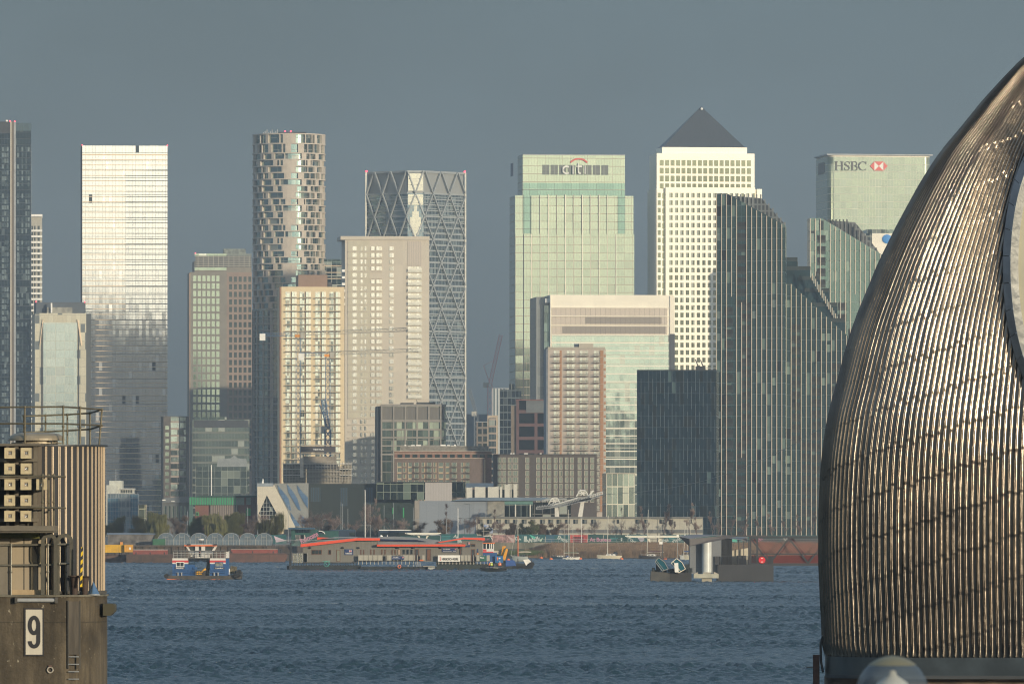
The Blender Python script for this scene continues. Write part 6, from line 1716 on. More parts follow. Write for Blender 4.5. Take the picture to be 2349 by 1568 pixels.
# corrugated yellow container
def container(px0, px1, y0, y1, d, m, name, label, dz=2.4, step=0.45, cat='container'):
    X, Z, s = rowlocal(px0, d); z0 = Z(y1); L = X(px1); h = Z(y0)-z0
    t = thing(name, label, cat, (wx(px0, d), d, z0))
    mb = MB().box(0, L, 0.05, dz, 0, h)
    n = int(L/step)
    for i in range(n): mb.box(i*step+0.05, i*step+step*0.55, 0, 0.05, 0.12, h-0.12)
    mb.build('body', m, t)
    mb = MB()
    for x in (0, L-0.12): mb.box(x, x+0.12, -0.03, 0.0, 0, h)
    mb.box(0.12, L-0.12, -0.03, 0, h-0.12, h); mb.box(0.12, L-0.12, -0.03, 0, 0, 0.12)
    mb.build('frame', m, t)
    return t
M_yellow = mat('container_yellow', (0.62, 0.36, 0.02), 0.6, var=0.15, scale=0.4)
c = container(238, 285, 1248.5, 1266.5, 1938, M_yellow, 'shipping_container', 'larger yellow corrugated container on the rusty barge')
c = container(285.3, 304.5, 1248.5, 1265.5, 1937, mat('container_amber', (0.60, 0.30, 0.03), 0.6, var=0.2), 'shipping_container', 'short amber container with a small white notice, end of the yellow one')
MB().box(1.2, 1.6, -0.05, -0.03, 0.6, 1.2).build('notice', M_white, c)
c = container(305, 384, 1260.5, 1270.8, 1930, M_rustred, 'cargo_hatch', 'low faded red hatch box with a white top edge, left of the tug', 3, 1.9, 'hatch')
MB().box(0, 8.5, -0.06, 3.05, 1.11, 1.19).build('lid', M_white, c)
c = container(530, 637, 1259.5, 1267.9, 1968, M_rustred, 'cargo_hatch', 'long row of faded red hatch boxes on the barge right of the tug', 3, 2.35, 'hatch')
MB().box(0, 11.7, -0.06, 3.05, 0.93, 1.0).build('lid', M_conc_lt, c)
for i, (px, lab) in enumerate(((640, 'dark grey box at the end of the red hatch row'),)):
    container(637.5, 645, 1259, 1267.9, 1968, M_dark, 'deck_box', lab, 2.4, 0.5, 'box')

# ================================================================ the tug facing away with two blue cabins
dT = 1437.0; XT, ZT, sT = rowlocal(465, dT)
TUG = thing('workboat', 'blue and white twin-cabin workboat with orange wheelhouse roof heading upriver', 'workboat', (wx(465, dT), dT, 0))
M_blue = mat('cabin_blue', (0.02, 0.085, 0.23), 0.45, var=0.10, scale=0.8)
M_dkdeck = mat('deck_dark', (0.07, 0.065, 0.055), 0.85, var=0.3)
M_cabwhite = mat('cabin_white', (0.62, 0.60, 0.56), 0.45, var=0.06); M_stripe = mat('stripe_red', (0.55, 0.05, 0.05), 0.5, var=0)
M_orangeroof = mat('roof_orange', (0.70, 0.16, 0.04), 0.5, var=0.05)
hl = MB().prism([(XT(381), 0.35), (XT(378), 0.9), (XT(381), ZT(1319.5)), (XT(520), ZT(1319.5)), (XT(549), ZT(1316)), (XT(553), ZT(1312)), (XT(552), 0.3), (XT(545), -0.5), (XT(386), -0.5)], 0, 9)
hl.build('hull', mat('hull_worn', (0.085, 0.075, 0.062), 0.8, var=0.5, scale=0.9, col2=(0.04, 0.04, 0.038)), TUG)
MB().box(XT(382), XT(412), -0.06, 0, 0.02, 0.22).box(XT(470), XT(505), -0.06, 0, 0.0, 0.14).build('waterline_stripe', M_orangeroof, TUG)
mb = MB()
for i in range(5): mb.lathe([(0.3, 0), (0.55, 0.12), (0.6, 0.3), (0.55, 0.48), (0.3, 0.6), (0.3, 0)], XT(532+i*5.0), -0.1, 10)
mb2 = MB(); 
for vx in (XT(381),): mb2.tube((vx, -0.1, 0.75), (vx, 3, 0.75), 0.42, 10)
mb2.tube((XT(536), -0.15, 0.7), (XT(551), 0.0, 1.15), 0.5, 10); mb2.tube((XT(540), -0.15, 1.3), (XT(552), 0.3, 1.55), 0.42, 10)
mb2.build('fender', M_tyre, TUG)
def cabin(x0, x1, xs, y0):
    w0, w1 = XT(x0), XT(x1); zb, zt = ZT(1320), ZT(1279.5); h = zt-zb
    MB().box(w0, w1, y0, y0+3.2, zb, zb+h*0.68).build('cabin_wall', M_blue, TUG)
    MB().box(w0-0.02, w1+0.02, y0-0.02, y0+3.22, zb+h*0.68, zt).build('cabin_top', M_cabwhite, TUG)
    MB().box(w0-0.04, w1+0.04, y0-0.04, y0+3.24, zb+h*0.76, zb+h*0.88).build('stripe', M_stripe, TUG)
cabin(395.4, 430.5, 446, 0.4); cabin(481.4, 517, 524, 0.5)
MB().box(XT(430.6), XT(446), 1.2, 3.0, ZT(1320), ZT(1294)).build('cabin_door', M_blue, TUG)
MB().box(XT(517), XT(524.5), 0.9, 3.6, ZT(1320), ZT(1279)).build('cabin_side', M_blue, TUG); MB().box(XT(517.2), XT(524.6), 0.85, 3.65, ZT(1279), ZT(1263)).build('cabin_top', M_cabwhite, TUG)
def wframe(name, x0, x1, y0, y1, yy, parent, fm, gm, t=0.12, div=1, X=None, Z=None):
    X = X or XT; Z = Z or ZT
    o = MB(); a, c, e, f = X(x0), X(x1), Z(y1), Z(y0)
    o.box(a, a+t, yy-0.08, yy, e, f).box(c-t, c, yy-0.08, yy, e, f).box(a+t, c-t, yy-0.08, yy, e, e+t).box(a+t, c-t, yy-0.08, yy, f-t, f)
    for i in range(1, div+1):
        xm = a+(c-a)*i/(div+1); o.box(xm-t*.35, xm+t*.35, yy-0.07, yy, e+t, f-t)
    fr = o.build(name, fm, parent)
    MB().box(a+t, c-t, yy-0.03, yy-0.005, e+t, f-t).build('pane', gm, fr)
M_glassdk = mat('cabin_glass', (0.06, 0.08, 0.08), 0.08, 0.6, var=0.3, scale=1.5)
wframe('window', 403.5, 422.5, 1288, 1299.5, 0.39, TUG, M_white, M_glassdk)
wframe('window', 493, 512, 1288, 1299, 0.49, TUG, M_blue, mat('curtained_glass', (0.25, 0.26, 0.22), 0.2, 0.2, var=0.5, scale=1.5), 0.08)
for px, tx, yy in ((412, 'Seadon', 0.3), (503, 'London', 0.4)):
    o = MB().box(XT(px)-0.95, XT(px)+0.95, yy, yy+0.09, ZT(1304.2), ZT(1300.2)).build('name_board', M_board, TUG)
    lettering(tx, M_white, (XT(px), yy-0.01, ZT(1302.2)), 0.24, o, width=1.35, bold=0.02)
for x0 in (405, 413.5, 488, 497):
    MB().box(XT(x0), XT(x0+6), 0.1, 0.38, ZT(1313), ZT(1312.2)).tube((XT(x0+3), 0.2, ZT(1312)), (XT(x0+3), 0.2, ZT(1320)), 0.12, 6).build('deck_fitting', M_steelgrey, TUG)
# wheelhouse
wh = MB()
for (xa, xb) in ((427, 435), (495, 486)): wh.bar((XT(xa), 2.0, ZT(1251)), (XT(xb), 2.0, ZT(1264)), 0.3, 0.3)
for (xa, xb) in ((427, 433), (495, 488)): wh.bar((XT(xa), 4.2, ZT(1251)), (XT(xb), 4.2, ZT(1264)), 0.25, 0.25)
wh.build('wheelhouse_pillar', M_cabwhite, TUG)
MB().box(XT(422), XT(496), 1.4, 4.8, ZT(1252), ZT(1249)).build('wheelhouse_roof', M_orangeroof, TUG)
MB().prism([(XT(423), ZT(1249)), (XT(496), ZT(1249)), (XT(494), ZT(1247.8)), (XT(425), ZT(1247.8))], 1.5, 4.7).build('roof_lip', M_cabwhite, TUG)
MB().box(XT(434), XT(487), 2.0, 4.2, ZT(1270), ZT(1264)).build('wheelhouse_sill', M_cabwhite, TUG)
MB().box(XT(435), XT(446), 2.2, 2.25, ZT(1264), ZT(1252)).box(XT(471), XT(486), 2.2, 2.25, ZT(1264), ZT(1252)).build('wheelhouse_window', mat('thin_glass', (0.12, 0.14, 0.13), 0.1, 0.6), TUG)
MB().box(XT(447), XT(455), 1.7, 2.3, ZT(1279), ZT(1252)).box(XT(461), XT(469.5), 1.7, 2.3, ZT(1279), ZT(1252)).box(XT(455), XT(461), 1.7, 2.3, ZT(1279), ZT(1276)).build('centre_column', M_cabwhite, TUG)
MB().box(XT(455), XT(461), 1.95, 2.1, ZT(1276), ZT(1254)).build('door', M_glassdk, TUG)
MB().box(XT(457), XT(459.5), 1.8, 1.94, ZT(1269), ZT(1262)).build('red_fitting', M_stripe, TUG)
MB().box(XT(470), XT(480), 2.0, 3.0, ZT(1279), ZT(1271)).box(XT(436), XT(444), 2.4, 3.0, ZT(1276), ZT(1270)).build('locker', M_cabwhite, TUG)
MB().box(XT(396), XT(524), 0.6, 6, ZT(1280), ZT(1279.2)).build('upper_deck', M_dkdeck, TUG)
mb = MB()
for px in range(397, 522, 9): mb.tube((XT(px), 0.7, ZT(1279.4)), (XT(px), 0.7, ZT(1262.5)), 0.045, 5)
for py in (1262.5, 1268, 1273.5): mb.tube((XT(397), 0.7, ZT(py)), (XT(520), 0.7, ZT(py)), 0.045, 5)
mb.build('railing', mat('rail_grey', (0.35, 0.35, 0.33), 0.5), TUG)
MB().box(XT(395.5), XT(524), 0.62, 0.8, ZT(1264), ZT(1262.6)).build('rail_cover', M_dark, TUG)
mb = MB().tube((XT(460), 3, ZT(1249)), (XT(460), 3, ZT(1234)), 0.08, 6).box(XT(454), XT(466), 2.9, 3.1, ZT(1243), ZT(1242)).tube((XT(455), 3, ZT(1248)), (XT(455), 3, ZT(1240)), 0.05, 5).tube((XT(465), 3, ZT(1248)), (XT(465), 3, ZT(1238)), 0.05, 5)
mb.build('mast', M_dark, TUG)
MB().lathe([(0.01, ZT(1234.5)), (0.5, ZT(1235)), (0.6, ZT(1237)), (0.4, ZT(1239.3)), (0.01, ZT(1239.5))], XT(459.5), 3, 12).build('radar_dome', M_cabwhite, TUG)
for px in (428, 489): MB().box(XT(px), XT(px)+0.7, 1.2, 1.5, ZT(1250), ZT(1247)).build('floodlight', M_dark, TUG)
MB().box(XT(448), XT(470), 1.0, 2.5, ZT(1320), ZT(1308)).tube((XT(474), 2, ZT(1320)), (XT(478), 2.4, ZT(1285)), 0.35, 8).build('winch', M_dkdeck, TUG)
MB().prism([(XT(449), ZT(1317)), (XT(463), ZT(1317)), (XT(463), ZT(1312)), (XT(456), ZT(1309)), (XT(449), ZT(1311))], 0.6, 1.1).tube((XT(461), 1, ZT(1312)), (XT(471), 1.4, ZT(1304)), 0.22, 6).build('yellow_grab', mat('plant_yellow', (0.65, 0.33, 0.02), 0.5), TUG)
MB().box(XT(443), XT(452), 0.9, 1.4, ZT(1305), ZT(1300)).build('blue_hose', M_blue, TUG)
MB().prism([(XT(526), ZT(1317)), (XT(541), ZT(1316)), (XT(541), ZT(1299)), (XT(528), ZT(1297))], 2, 6).build('stern_gear', mat('olive_gear', (0.12, 0.10, 0.06), 0.9, var=0.5, scale=1.5), TUG)
MB().prism([(XT(524), ZT(1318)), (XT(528), ZT(1317.5)), (XT(526.5), ZT(1303)), (XT(524.5), ZT(1304))], 1.1, 1.25).build('white_board', M_white, TUG)
mb = MB()
for px in list(range(447, 480, 4))+list(range(385, 396, 3)): mb.tube((XT(px), 0.15, ZT(1320)), (XT(px), 0.15, ZT(1308)), 0.035, 5)
for py in (1308, 1313): mb.tube((XT(385), 0.15, ZT(py)), (XT(517), 0.15, ZT(py)), 0.035, 5)
mb.build('bow_rail', M_dark, TUG)

# ================================================================ the floating lifeboat station
dS = 1690.0; XS, ZS, sS = rowlocal(660, dS)
LS = thing('floating_station', 'floating timber-clad lifeboat station with bright orange roof edges on a black pontoon', 'station', (wx(660, dS), dS, 0))
M_timber = panes('grey_timber', 0.32, 8.0, 0.03, 0.02, (0.12, 0.115, 0.10), (0.19, 0.18, 0.155), (0.172, 0.164, 0.142), 0.85, 0, blind=0, gmetal=0)
M_fascia = mat('fascia_orange', (0.72, 0.075, 0.025), 0.5, var=0.04)
M_roofg = mat('roof_slate', (0.17, 0.185, 0.20), 0.6, var=0.1)
MB().box(XS(658), XS(826), 0, 12, -0.6, ZS(1296)).build('pontoon', M_blackhull, LS)
MB().box(XS(826.3), XS(1001), -0.6, 11, -0.6, ZS(1299)).build('pontoon', M_blackhull, LS)
MB().box(XS(1001.5), XS(1105), 0.3, 12, -0.6, ZS(1292.5)).build('pontoon', mat('black_green_hull', (0.02, 0.03, 0.027), 0.5, var=0.2), LS)
def wall(pts, y0, y1, m=M_timber, name='wall'): return MB().prism([(XS(a), ZS(c)) for a, c in pts], y0, y1).build(name, m, LS)
wall([(695.5, 1288.5), (818, 1288.5), (818, 1238), (695.5, 1251)], 1.0, 9)
wall([(818.2, 1288.5), (870, 1288.5), (870, 1238), (818.2, 1238)], 1.0, 9)
wall([(870.2, 1287), (1059, 1287), (1059, 1252), (870.2, 1252)], 1.0, 9)
wall([(1059.2, 1287), (1107, 1287), (1107, 1239), (1059.2, 1240)], 0.9, 9)
wall([(1000, 1294), (1090, 1294), (1090, 1287), (1000, 1287)], 1.2, 8)
def fascia(pts, y0=-0.1, y1=0.9): 
    return MB().prism([(XS(a), ZS(c)) for a, c in pts], y0, y1).build('fascia', M_fascia, LS)
fascia([(689.5, 1254), (818, 1239.2), (818, 1233.2), (689.5, 1247.2)]); fascia([(818.2, 1239.2), (871.5, 1238.8), (871.5, 1233.5), (818.2, 1233.2)])
fascia([(864.5, 1252.6), (1067.5, 1252.3), (1067.5, 1247.6), (864.5, 1247.9)], -0.5, 0.9)
fascia([(1010, 1244), (1063, 1236), (1112, 1238.5), (1112, 1233), (1063, 1232.5), (1004, 1242.5)], -0.1, 0.85)
fascia([(725.5, 1238.5), (766, 1236), (762, 1233), (725.5, 1231.5)], 7.0, 7.6)
def roof(pts, y0, y1): return MB().prism([(XS(a), ZS(c)) for a, c in pts], y0, y1).build('roof', M_roofg, LS)
roof([(690, 1247), (818, 1233), (871, 1233.3), (871, 1231.8), (818, 1231.6), (690, 1246)], 0.0, 9.5)
roof([(736, 1235), (818, 1232), (818, 1230.8), (768, 1230.8)], 3, 9.0)
roof([(866, 1247.8), (1066, 1247.5), (1020, 1241), (965, 1233), (905, 1229.5), (868, 1230.5)], 0.9, 9.5)
roof([(1004, 1242), (1063, 1232.4), (1112, 1232.9), (1112, 1231.6), (1063, 1231.2)], 0.0, 9.5)
mb = MB()
for k in range(4):
    mb.prism([(XS(869+k*2), ZS(1236.5+k*1.1)), (XS(960+k*6), ZS(1238.2+k*1.1)), (XS(960+k*6), ZS(1237.6+k*1.1)), (XS(869+k*2), ZS(1235.4+k*1.1))], 0.6-k*0.1, 0.85)
mb.build('solar_panel', mat('solar_blue', (0.02, 0.035, 0.085), 0.2, 0.4), LS)
MB().sphere((XS(874), 3, ZS(1230)), 0.35, n=10, k=6).tube((XS(888), 3, ZS(1231)), (XS(888), 3, ZS(1226.5)), 0.08, 5).build('roof_vent', M_white, LS)
mb = MB().path([(XS(703), 2, ZS(1244)), (XS(718), 2, ZS(1239.5)), (XS(726), 2, ZS(1242))], 0.08, 5); mb.build('roof_cable', M_dark, LS)
M_wood = mat('red_timber', (0.14, 0.065, 0.035), 0.6, var=0.1)
def wn(x0, x1, y0, y1, div=0, y=0.98, m=M_wood): wframe('window', x0, x1, y0, y1, y, LS, m, M_glassdk, 0.10, div, XS, ZS)
wn(714.5, 738, 1260, 1271.2, 2); wn(753, 759.5, 1260, 1271.2)
for a in (826.5, 833, 849.5, 857, 875, 882, 898.5, 905.5): wn(a-.2, a+2.4, 1259.5, 1271)
for a in (923.5, 932.5, 941.5): wn(a, a+5, 1259.5, 1270.5, 0, 0.98, M_dark)
wn(1080, 1090.5, 1246.5, 1253.5, 0, 0.88, M_wood)
def door(x0, x1, y0, y1, m, y=0.97):
    o = MB().box(XS(x0), XS(x1), y-0.06, y+0.03, ZS(y1), ZS(y0)).build('door', M_wood if m is not M_wood else M_dark, LS)
    MB().box(XS(x0)+0.14, XS(x1)-0.14, y-0.1, y-0.061, ZS(y1)+0.1, ZS(y0)-0.12).build('door_panel', m, o)
door(771, 780.5, 1260, 1287, mat('door_sage', (0.20, 0.21, 0.16), 0.4)); door(912.5, 918, 1259, 1272, M_trim); door(951.5, 961, 1258.5, 1286, M_dark); door(978, 989, 1258.5, 1285, M_wood)
door(1053.5, 1058, 1258.5, 1272, M_wood); door(1080.5, 1090, 1258.5, 1286, M_dark, 0.87)
for a in (711, 786, 822, 912, 948, 1018-7, 1056): MB().sphere((XS(a), 0.75, ZS(1255.5)), 0.30, 0.3, 0.22, 8, 6).box(XS(a)-0.3, XS(a)+0.3, 0.7, 0.99, ZS(1257.3), ZS(1256.5)).build('wall_lamp', M_dark, LS)
M_signblue = mat('sign_deepblue', (0.012, 0.035, 0.12), 0.5, var=0)
def signboard(x0, x1, y0, y1, y, parts):
    o = MB().box(XS(x0), XS(x1), y-0.07, y, ZS(y1), ZS(y0)).build('sign_board', M_signblue, LS)
    for p_ in parts:
        if p_[0] == 't': lettering(p_[1], M_white, (XS(p_[2]), y-0.08, ZS(p_[3])), p_[4], o, width=p_[5], bold=0.02)
        elif p_[0] == 'b': MB().box(XS(p_[1]), XS(p_[2]), y-0.10, y-0.072, ZS(p_[4]), ZS(p_[3])).build('printed_mark', p_[5], o)
def crossflag(x0, x1, y0, y1):
    xm = (x0+x1)/2; ym = (y0+y1)/2; q = 0.6
    return [('b', x0, xm-q, y0, ym-q, M_white), ('b', xm+q, x1, y0, ym-q, M_white), ('b', x0, xm-q, ym+q, y1, M_white), ('b', xm+q, x1, ym+q, y1, M_white), ('b', xm-q, xm+q, y0, y1, M_stripe), ('b', x0, xm-q, ym-q, ym+q, M_stripe), ('b', xm+q, x1, ym-q, ym+q, M_stripe)]
signboard(790, 810, 1258.8, 1272, 0.97, crossflag(800.5, 806.5, 1261.2, 1265.2)+[('t', 'Lifeboats', 800, 1268.3, 0.32, 1.4)])
signboard(1013.5, 1047, 1256.3, 1265.5, 0.96, [('t', 'Tower lifeboat station', 1024.5, 1259, 0.20, 1.5), ('b', 1016, 1036, 1263, 1263.5, M_white), ('t', 'Lifeboats', 1042.5, 1263, 0.16, 0.55)]+crossflag(1043.5, 1046, 1257.8, 1260.6))
for x0, x1, y0, y1 in ((1073, 1078.5, 1242.5, 1249.5),): signboard(x0, x1, y0, y1, 0.85, crossflag(1074.5, 1078, 1243, 1247.5))
MB().box(XS(1067), XS(1078), 0.75, 0.85, ZS(1254), ZS(1250.5)).build('blue_emblem', M_signblue, LS)
MB().box(XS(1094), XS(1097), 0.8, 0.89, ZS(1271), ZS(1258)).build('small_notice', M_signblue, LS); MB().box(XS(1094), XS(1097.4), 0.75, 0.79, ZS(1270.8), ZS(1267.5)).build('orange_notice', M_orange, LS)
# fence panels on posts
M_boards = panes('pale_boards', 0.18, 4.0, 0.03, 0.02, (0.24, 0.22, 0.18), (0.38, 0.36, 0.30), (0.42, 0.395, 0.32), 0.85, 0, blind=0, gmetal=0)
fx = [(a, a+9.2) for a in (823.5, 835.5, 847, 858, 866)][:4]
fx = [(822, 834), (835, 844), (845.5, 854.5), (856, 865), (866, 876)]+[(888, 898)]+[(924.5, 936), (937, 948), (949, 951.5)]+[(969, 974)]
for a, c in fx+[(1057, 1064), (1065.5, 1072), (1073, 1079.5), (1093, 1100), (1116.5, 1123.5)]:
    MB().box(XS(a), XS(c), -0.35, -0.27, ZS(1286 if a > 1000 else 1284.5), ZS(1272.5)).build('fence_panel', M_boards, LS)
mb = MB()
for px in list(range(822, 960, 9))+list(range(1006, 1124, 8)): mb.box(XS(px), XS(px)+0.13, -0.25, -0.12, ZS(1293.5), ZS(1272.5))
mb.build('fence_posts', M_conc_lt, LS)
MB().box(XS(818), XS(958), -0.3, 1.0, ZS(1286.3), ZS(1284.9)).build('walkway', M_dark, LS); MB().box(XS(1000), XS(1125), -0.3, 0.9, ZS(1287.8), ZS(1286.3)).build('walkway', M_dark, LS)
MB().box(XS(695), XS(818), 0.0, 1.0, ZS(1290.3), ZS(1288.6)).build('walkway', M_dkdeck, LS)
mb = MB()
for px in range(666, 818, 6): mb.box(XS(px), XS(px)+0.15, 0.1, 0.25, ZS(1296), ZS(1290.3))
mb.box(XS(664), XS(818), 0.1, 0.3, ZS(1291), ZS(1290.3)); mb.build('deck_frame', M_blackhull, LS)
signboard(898.5, 927.5, 1274.8, 1282.5, -0.36, [('t', 'Tower lifeboat', 907.5, 1277.3, 0.18, 1.2), ('b', 900, 917, 1280, 1280.5, M_white)]+crossflag(923, 926, 1276, 1279))
BN = MB().box(XS(1004.5), XS(1055.5), -0.42, -0.36, ZS(1287), ZS(1272.5)).build('banner', M_white, LS)
lettering('HERBOSCH-KIERE', mat('banner_black', (0.02, 0.02, 0.02), 0.6, var=0), (XS(1032.5), -0.43, ZS(1281.4)), 0.52, BN, width=3.55, bold=0.02)
mb = MB()
for k in range(5): mb.prism([(XS(1008.5), ZS(1284.6-k*1.9)), (XS(1011.5), ZS(1284.6-k*1.9)), (XS(1012), ZS(1283.5-k*1.9)), (XS(1009), ZS(1283.5-k*1.9))], -0.45, -0.422)
mb.build('red_bars', M_stripe, BN)
GBn = MB().box(XS(1100.5), XS(1116), -0.42, -0.36, ZS(1286), ZS(1274)).build('banner', mat('banner_green', (0.02, 0.11, 0.07), 0.6, var=0.1), LS)
lettering('Madu', M_white, (XS(1106), -0.43, ZS(1278)), 0.38, GBn, width=0.85, bold=0.02)
# steps, float, posts
mb = MB()
for k in range(5): mb.box(XS(956-k*0.4), XS(966-k*0.4), -1.4+k*0.2, -1.1+k*0.2, ZS(1298-k*2.2), ZS(1297.4-k*2.2))
mb.bar((XS(955), -1.3, ZS(1299)), (XS(952), -0.3, ZS(1288)), .1, .2); mb.bar((XS(966), -1.3, ZS(1299)), (XS(963), -0.3, ZS(1288)), .1, .2)
mb.build('steps', M_steelgrey, LS)
MB().box(XS(982), XS(998), -1.6, -0.7, 0.0, ZS(1300)).build('float', mat('float_grey', (0.36, 0.36, 0.31), 0.7, var=0.2), LS)
MB().box(XS(970), XS(997), -1.5, -0.8, ZS(1298.2), ZS(1297)).build('float_deck', M_conc_lt, LS)
for px in (912, 935, 947): MB().box(XS(px), XS(px+3), -0.75, -0.62, ZS(1298), ZS(1295)).build('mooring_cleat', M_steelgrey, LS)
RO = thing('life_ring', 'orange life ring hanging on the black pontoon side', 'life ring', (wx(916, dS-1), dS-0.85, ZS(1298.3)))
def ring(mb, c, R0, r, n=16, k=6, tilt=0.0, ax='y'):
    pts = []
    for i in range(n):
        a = 2*math.pi*i/n
        pts.append(Vector((R0*math.cos(a), tilt*math.cos(a), R0*math.sin(a)))+Vector(c))
    for i in range(n): mb.tube(pts[i], pts[(i+1) % n], r, k, cap=False)
mb = MB(); ring(mb, (0, 0, 0), 0.33, 0.09, tilt=0.1); mb.build('ring', M_orangeroof, RO)
RP = thing('rope', 'turquoise rope coiled over the pontoon rail', 'rope', (wx(749, dS), dS-0.15, ZS(1293)))
mb = MB(); ring(mb, (0, 0, 0), 0.55, 0.045, 14, 5); ring(mb, (0.3, -0.05, 0.25), 0.45, 0.04, 14, 5); mb.tube((-0.9, 0, 0.55), (0.8, -0.05, 0.75), 0.04, 5).build('coil', mat('rope_turquoise', (0.10, 0.45, 0.36), 0.8, var=0), RP)
OB = thing('dinghy', 'small orange inflatable by the steps of the lifeboat station', 'dinghy', (wx(966, dS), dS-0.6, ZS(1286)))
MB().sphere((0, 0, 0.15), 0.55, 0.4, 0.2, 10, 6).build('tube', M_orangeroof, OB)
TK = thing('tank', 'shiny metal tank on the left end of the black pontoon', 'tank', (wx(671, dS), dS+1.0, ZS(1290.5)))
mb = MB().box(0, 3.2, 0, 1.5, 0, 2.1); mb.build('body', mat('crinkled_steel', (0.62, 0.58, 0.46), 0.22, 0.9, var=0.15, scale=2, bump=0.05, bscale=3), TK)
mb = MB()
for x in (0, 1.05, 2.1, 3.1): mb.box(x, x+.1, -0.04, 1.54, 0, 2.12)
mb.build('frame', M_steelgrey, TK)
def dolphin(px, ytop, label, d=dS-1.5):
    t = thing('mooring_post', label, 'post', (wx(px, d), d, 0))
    MB().tube((0, 0, -1), (0, 0, wz(ytop, d)), 0.16, 8).build('post', M_dark, t); z = wz(ytop, d)
    MB().bar((0, 0, z-0.05), (-0.9, 0, z+0.15), 0.2, 0.12).build('lamp', M_dark, t)
dolphin(667, 1244, 'taller dark post with a lamp arm at the left end of the pontoon'); dolphin(664.5, 1270, 'short dark post beside the taller one at the pontoon end', dS-0.5)

# ================================================================ workboat behind the station
dW = 1705.0; XW, ZW, sW = rowlocal(1105, dW)
WB2 = thing('workboat', 'tug with white wheelhouse, yellow crane arm and tyre fenders right of the lifeboat station', 'workboat', (wx(1105, dW), dW, 0))
MB().prism([(XW(1100), -0.4), (XW(1216), -0.4), (XW(1223), 0.6), (XW(1221), ZW(1292)), (XW(1180), ZW(1291)), (XW(1100), ZW(1292))], 0, 6).build('hull', M_blackhull, WB2)
mb = MB()
for i in range(4): mb.tube((XW(1213+i*2.6), -0.2-i*0.1, 0.8+i*0.15), (XW(1213+i*2.6), 0.8, 0.8+i*0.15), 0.52, 10)
for i in range(5): mb.tube((XW(1180+i*6.5), -0.15, 0.55), (XW(1180+i*6.5), 0.1, 0.55), 0.4, 10)
mb.build('fender', M_tyre, WB2)
MB().box(XW(1108), XW(1140), 1, 4.5, ZW(1292), ZW(1267)).build('deckhouse', M_blue, WB2)
MB().box(XW(1107), XW(1133), 0.95, 4.5, ZW(1266.9), ZW(1258)).build('upper_wall', M_cabwhite, WB2)
MB().box(XW(1107.2), XW(1132), 0.9, 0.95, ZW(1267), ZW(1264.5)).build('stripe', M_stripe, WB2)
MB().box(XW(1108), XW(1116), 0.9, 0.94, ZW(1264), ZW(1259)).build('red_mark', M_stripe, WB2)
MB().box(XW(1108), XW(1131.5), 1.1, 4.3, ZW(1257.9), ZW(1246)).build('wheelhouse_glass', M_glassdk, WB2)
mb = MB()
for px in (1107.5, 1115.5, 1123.5, 1127.5, 1131.5): mb.box(XW(px)-0.09, XW(px)+0.09, 1.0, 1.1, ZW(1258), ZW(1245.5))
mb.build('wheelhouse_pillar', M_white, WB2)
MB().box(XW(1106), XW(1135), 0.7, 4.6, ZW(1245.9), ZW(1244)).build('wheelhouse_roof', M_orangeroof, WB2)
MB().box(XW(1109), XW(1130), 1.2, 3.5, ZW(1229.5), ZW(1228.3)).bar((XW(1125), 2, ZW(1229)), (XW(1130), 2, ZW(1238)), .25, .15).build('bridge_canopy', M_cabwhite, WB2)
mb = MB()
for px in (1112, 1117, 1122, 1127): mb.tube((XW(px), 2.2, ZW(1244)), (XW(px), 2.2, ZW(1229)), 0.1, 6)
mb.box(XW(1111), XW(1128), 2, 3, ZW(1243), ZW(1238)); mb.build('bridge_frame', M_dark, WB2)
MB().tube((XW(1109.5), 2.5, ZW(1245)), (XW(1109.5), 2.5, ZW(1192)), 0.07, 6, r1=0.05).bar((XW(1105), 2.5, ZW(1218)), (XW(1122), 2.5, ZW(1217)), .06, .06).build('mast', M_conc_lt, WB2)
mb = MB()
for k in range(3): mb.quad((XW(1109.8)+k*.35, 2.5+.05*(k % 2), ZW(1208)), (XW(1109.8)+(k+1)*.35, 2.5+.05*((k+1) % 2), ZW(1208)), (XW(1109.8)+(k+1)*.35, 2.5+.05*((k+1) % 2), ZW(1202)), (XW(1109.8)+k*.35, 2.5+.05*(k % 2), ZW(1202)))
mb.build('flag', MATS['flag_blue'], WB2)
bx = MB().box(XW(1136), XW(1154), 0.2, 1.8, ZW(1290), ZW(1274.5)).build('blue_container', mat('box_blue', (0.02, 0.13, 0.32), 0.5, var=0.12), WB2)
MB().box(XW(1140), XW(1142.5), 0.14, 0.2, ZW(1284), ZW(1277)).build('red_mark', M_orangeroof, bx); MB().box(XW(1144), XW(1148), 0.14, 0.2, ZW(1281), ZW(1278)).build('white_mark', M_white, bx)
MB().box(XW(1133), XW(1152), 2, 4, ZW(1270), ZW(1262)).build('winch_deck', M_conc_lt, WB2)
M_cry = mat('crane_yellow', (0.66, 0.30, 0.02), 0.45, var=0.1)
MB().prism([(XW(1155), ZW(1284)), (XW(1159), ZW(1284)), (XW(1165.5), ZW(1259)), (XW(1161), ZW(1257)), (XW(1153.5), ZW(1277))], 0.4, 1.0).build('crane_arm', M_cry, WB2)
MB().prism([(XW(1150), ZW(1272)), (XW(1154), ZW(1272)), (XW(1158), ZW(1256)), (XW(1162), ZW(1253)), (XW(1158), ZW(1251)), (XW(1152), ZW(1252.5))], 1.1, 1.6).build('crane_arm', M_cry, WB2)
MB().prism([(XW(1163), ZW(1278)), (XW(1168), ZW(1266)), (XW(1166), ZW(1258)), (XW(1158), ZW(1284))], 1.1, 1.6).build('crane_ram', M_dark, WB2)
MB().box(XW(1152), XW(1162), 0.4, 2, ZW(1292), ZW(1284)).build('crane_base', M_dkdeck, WB2)
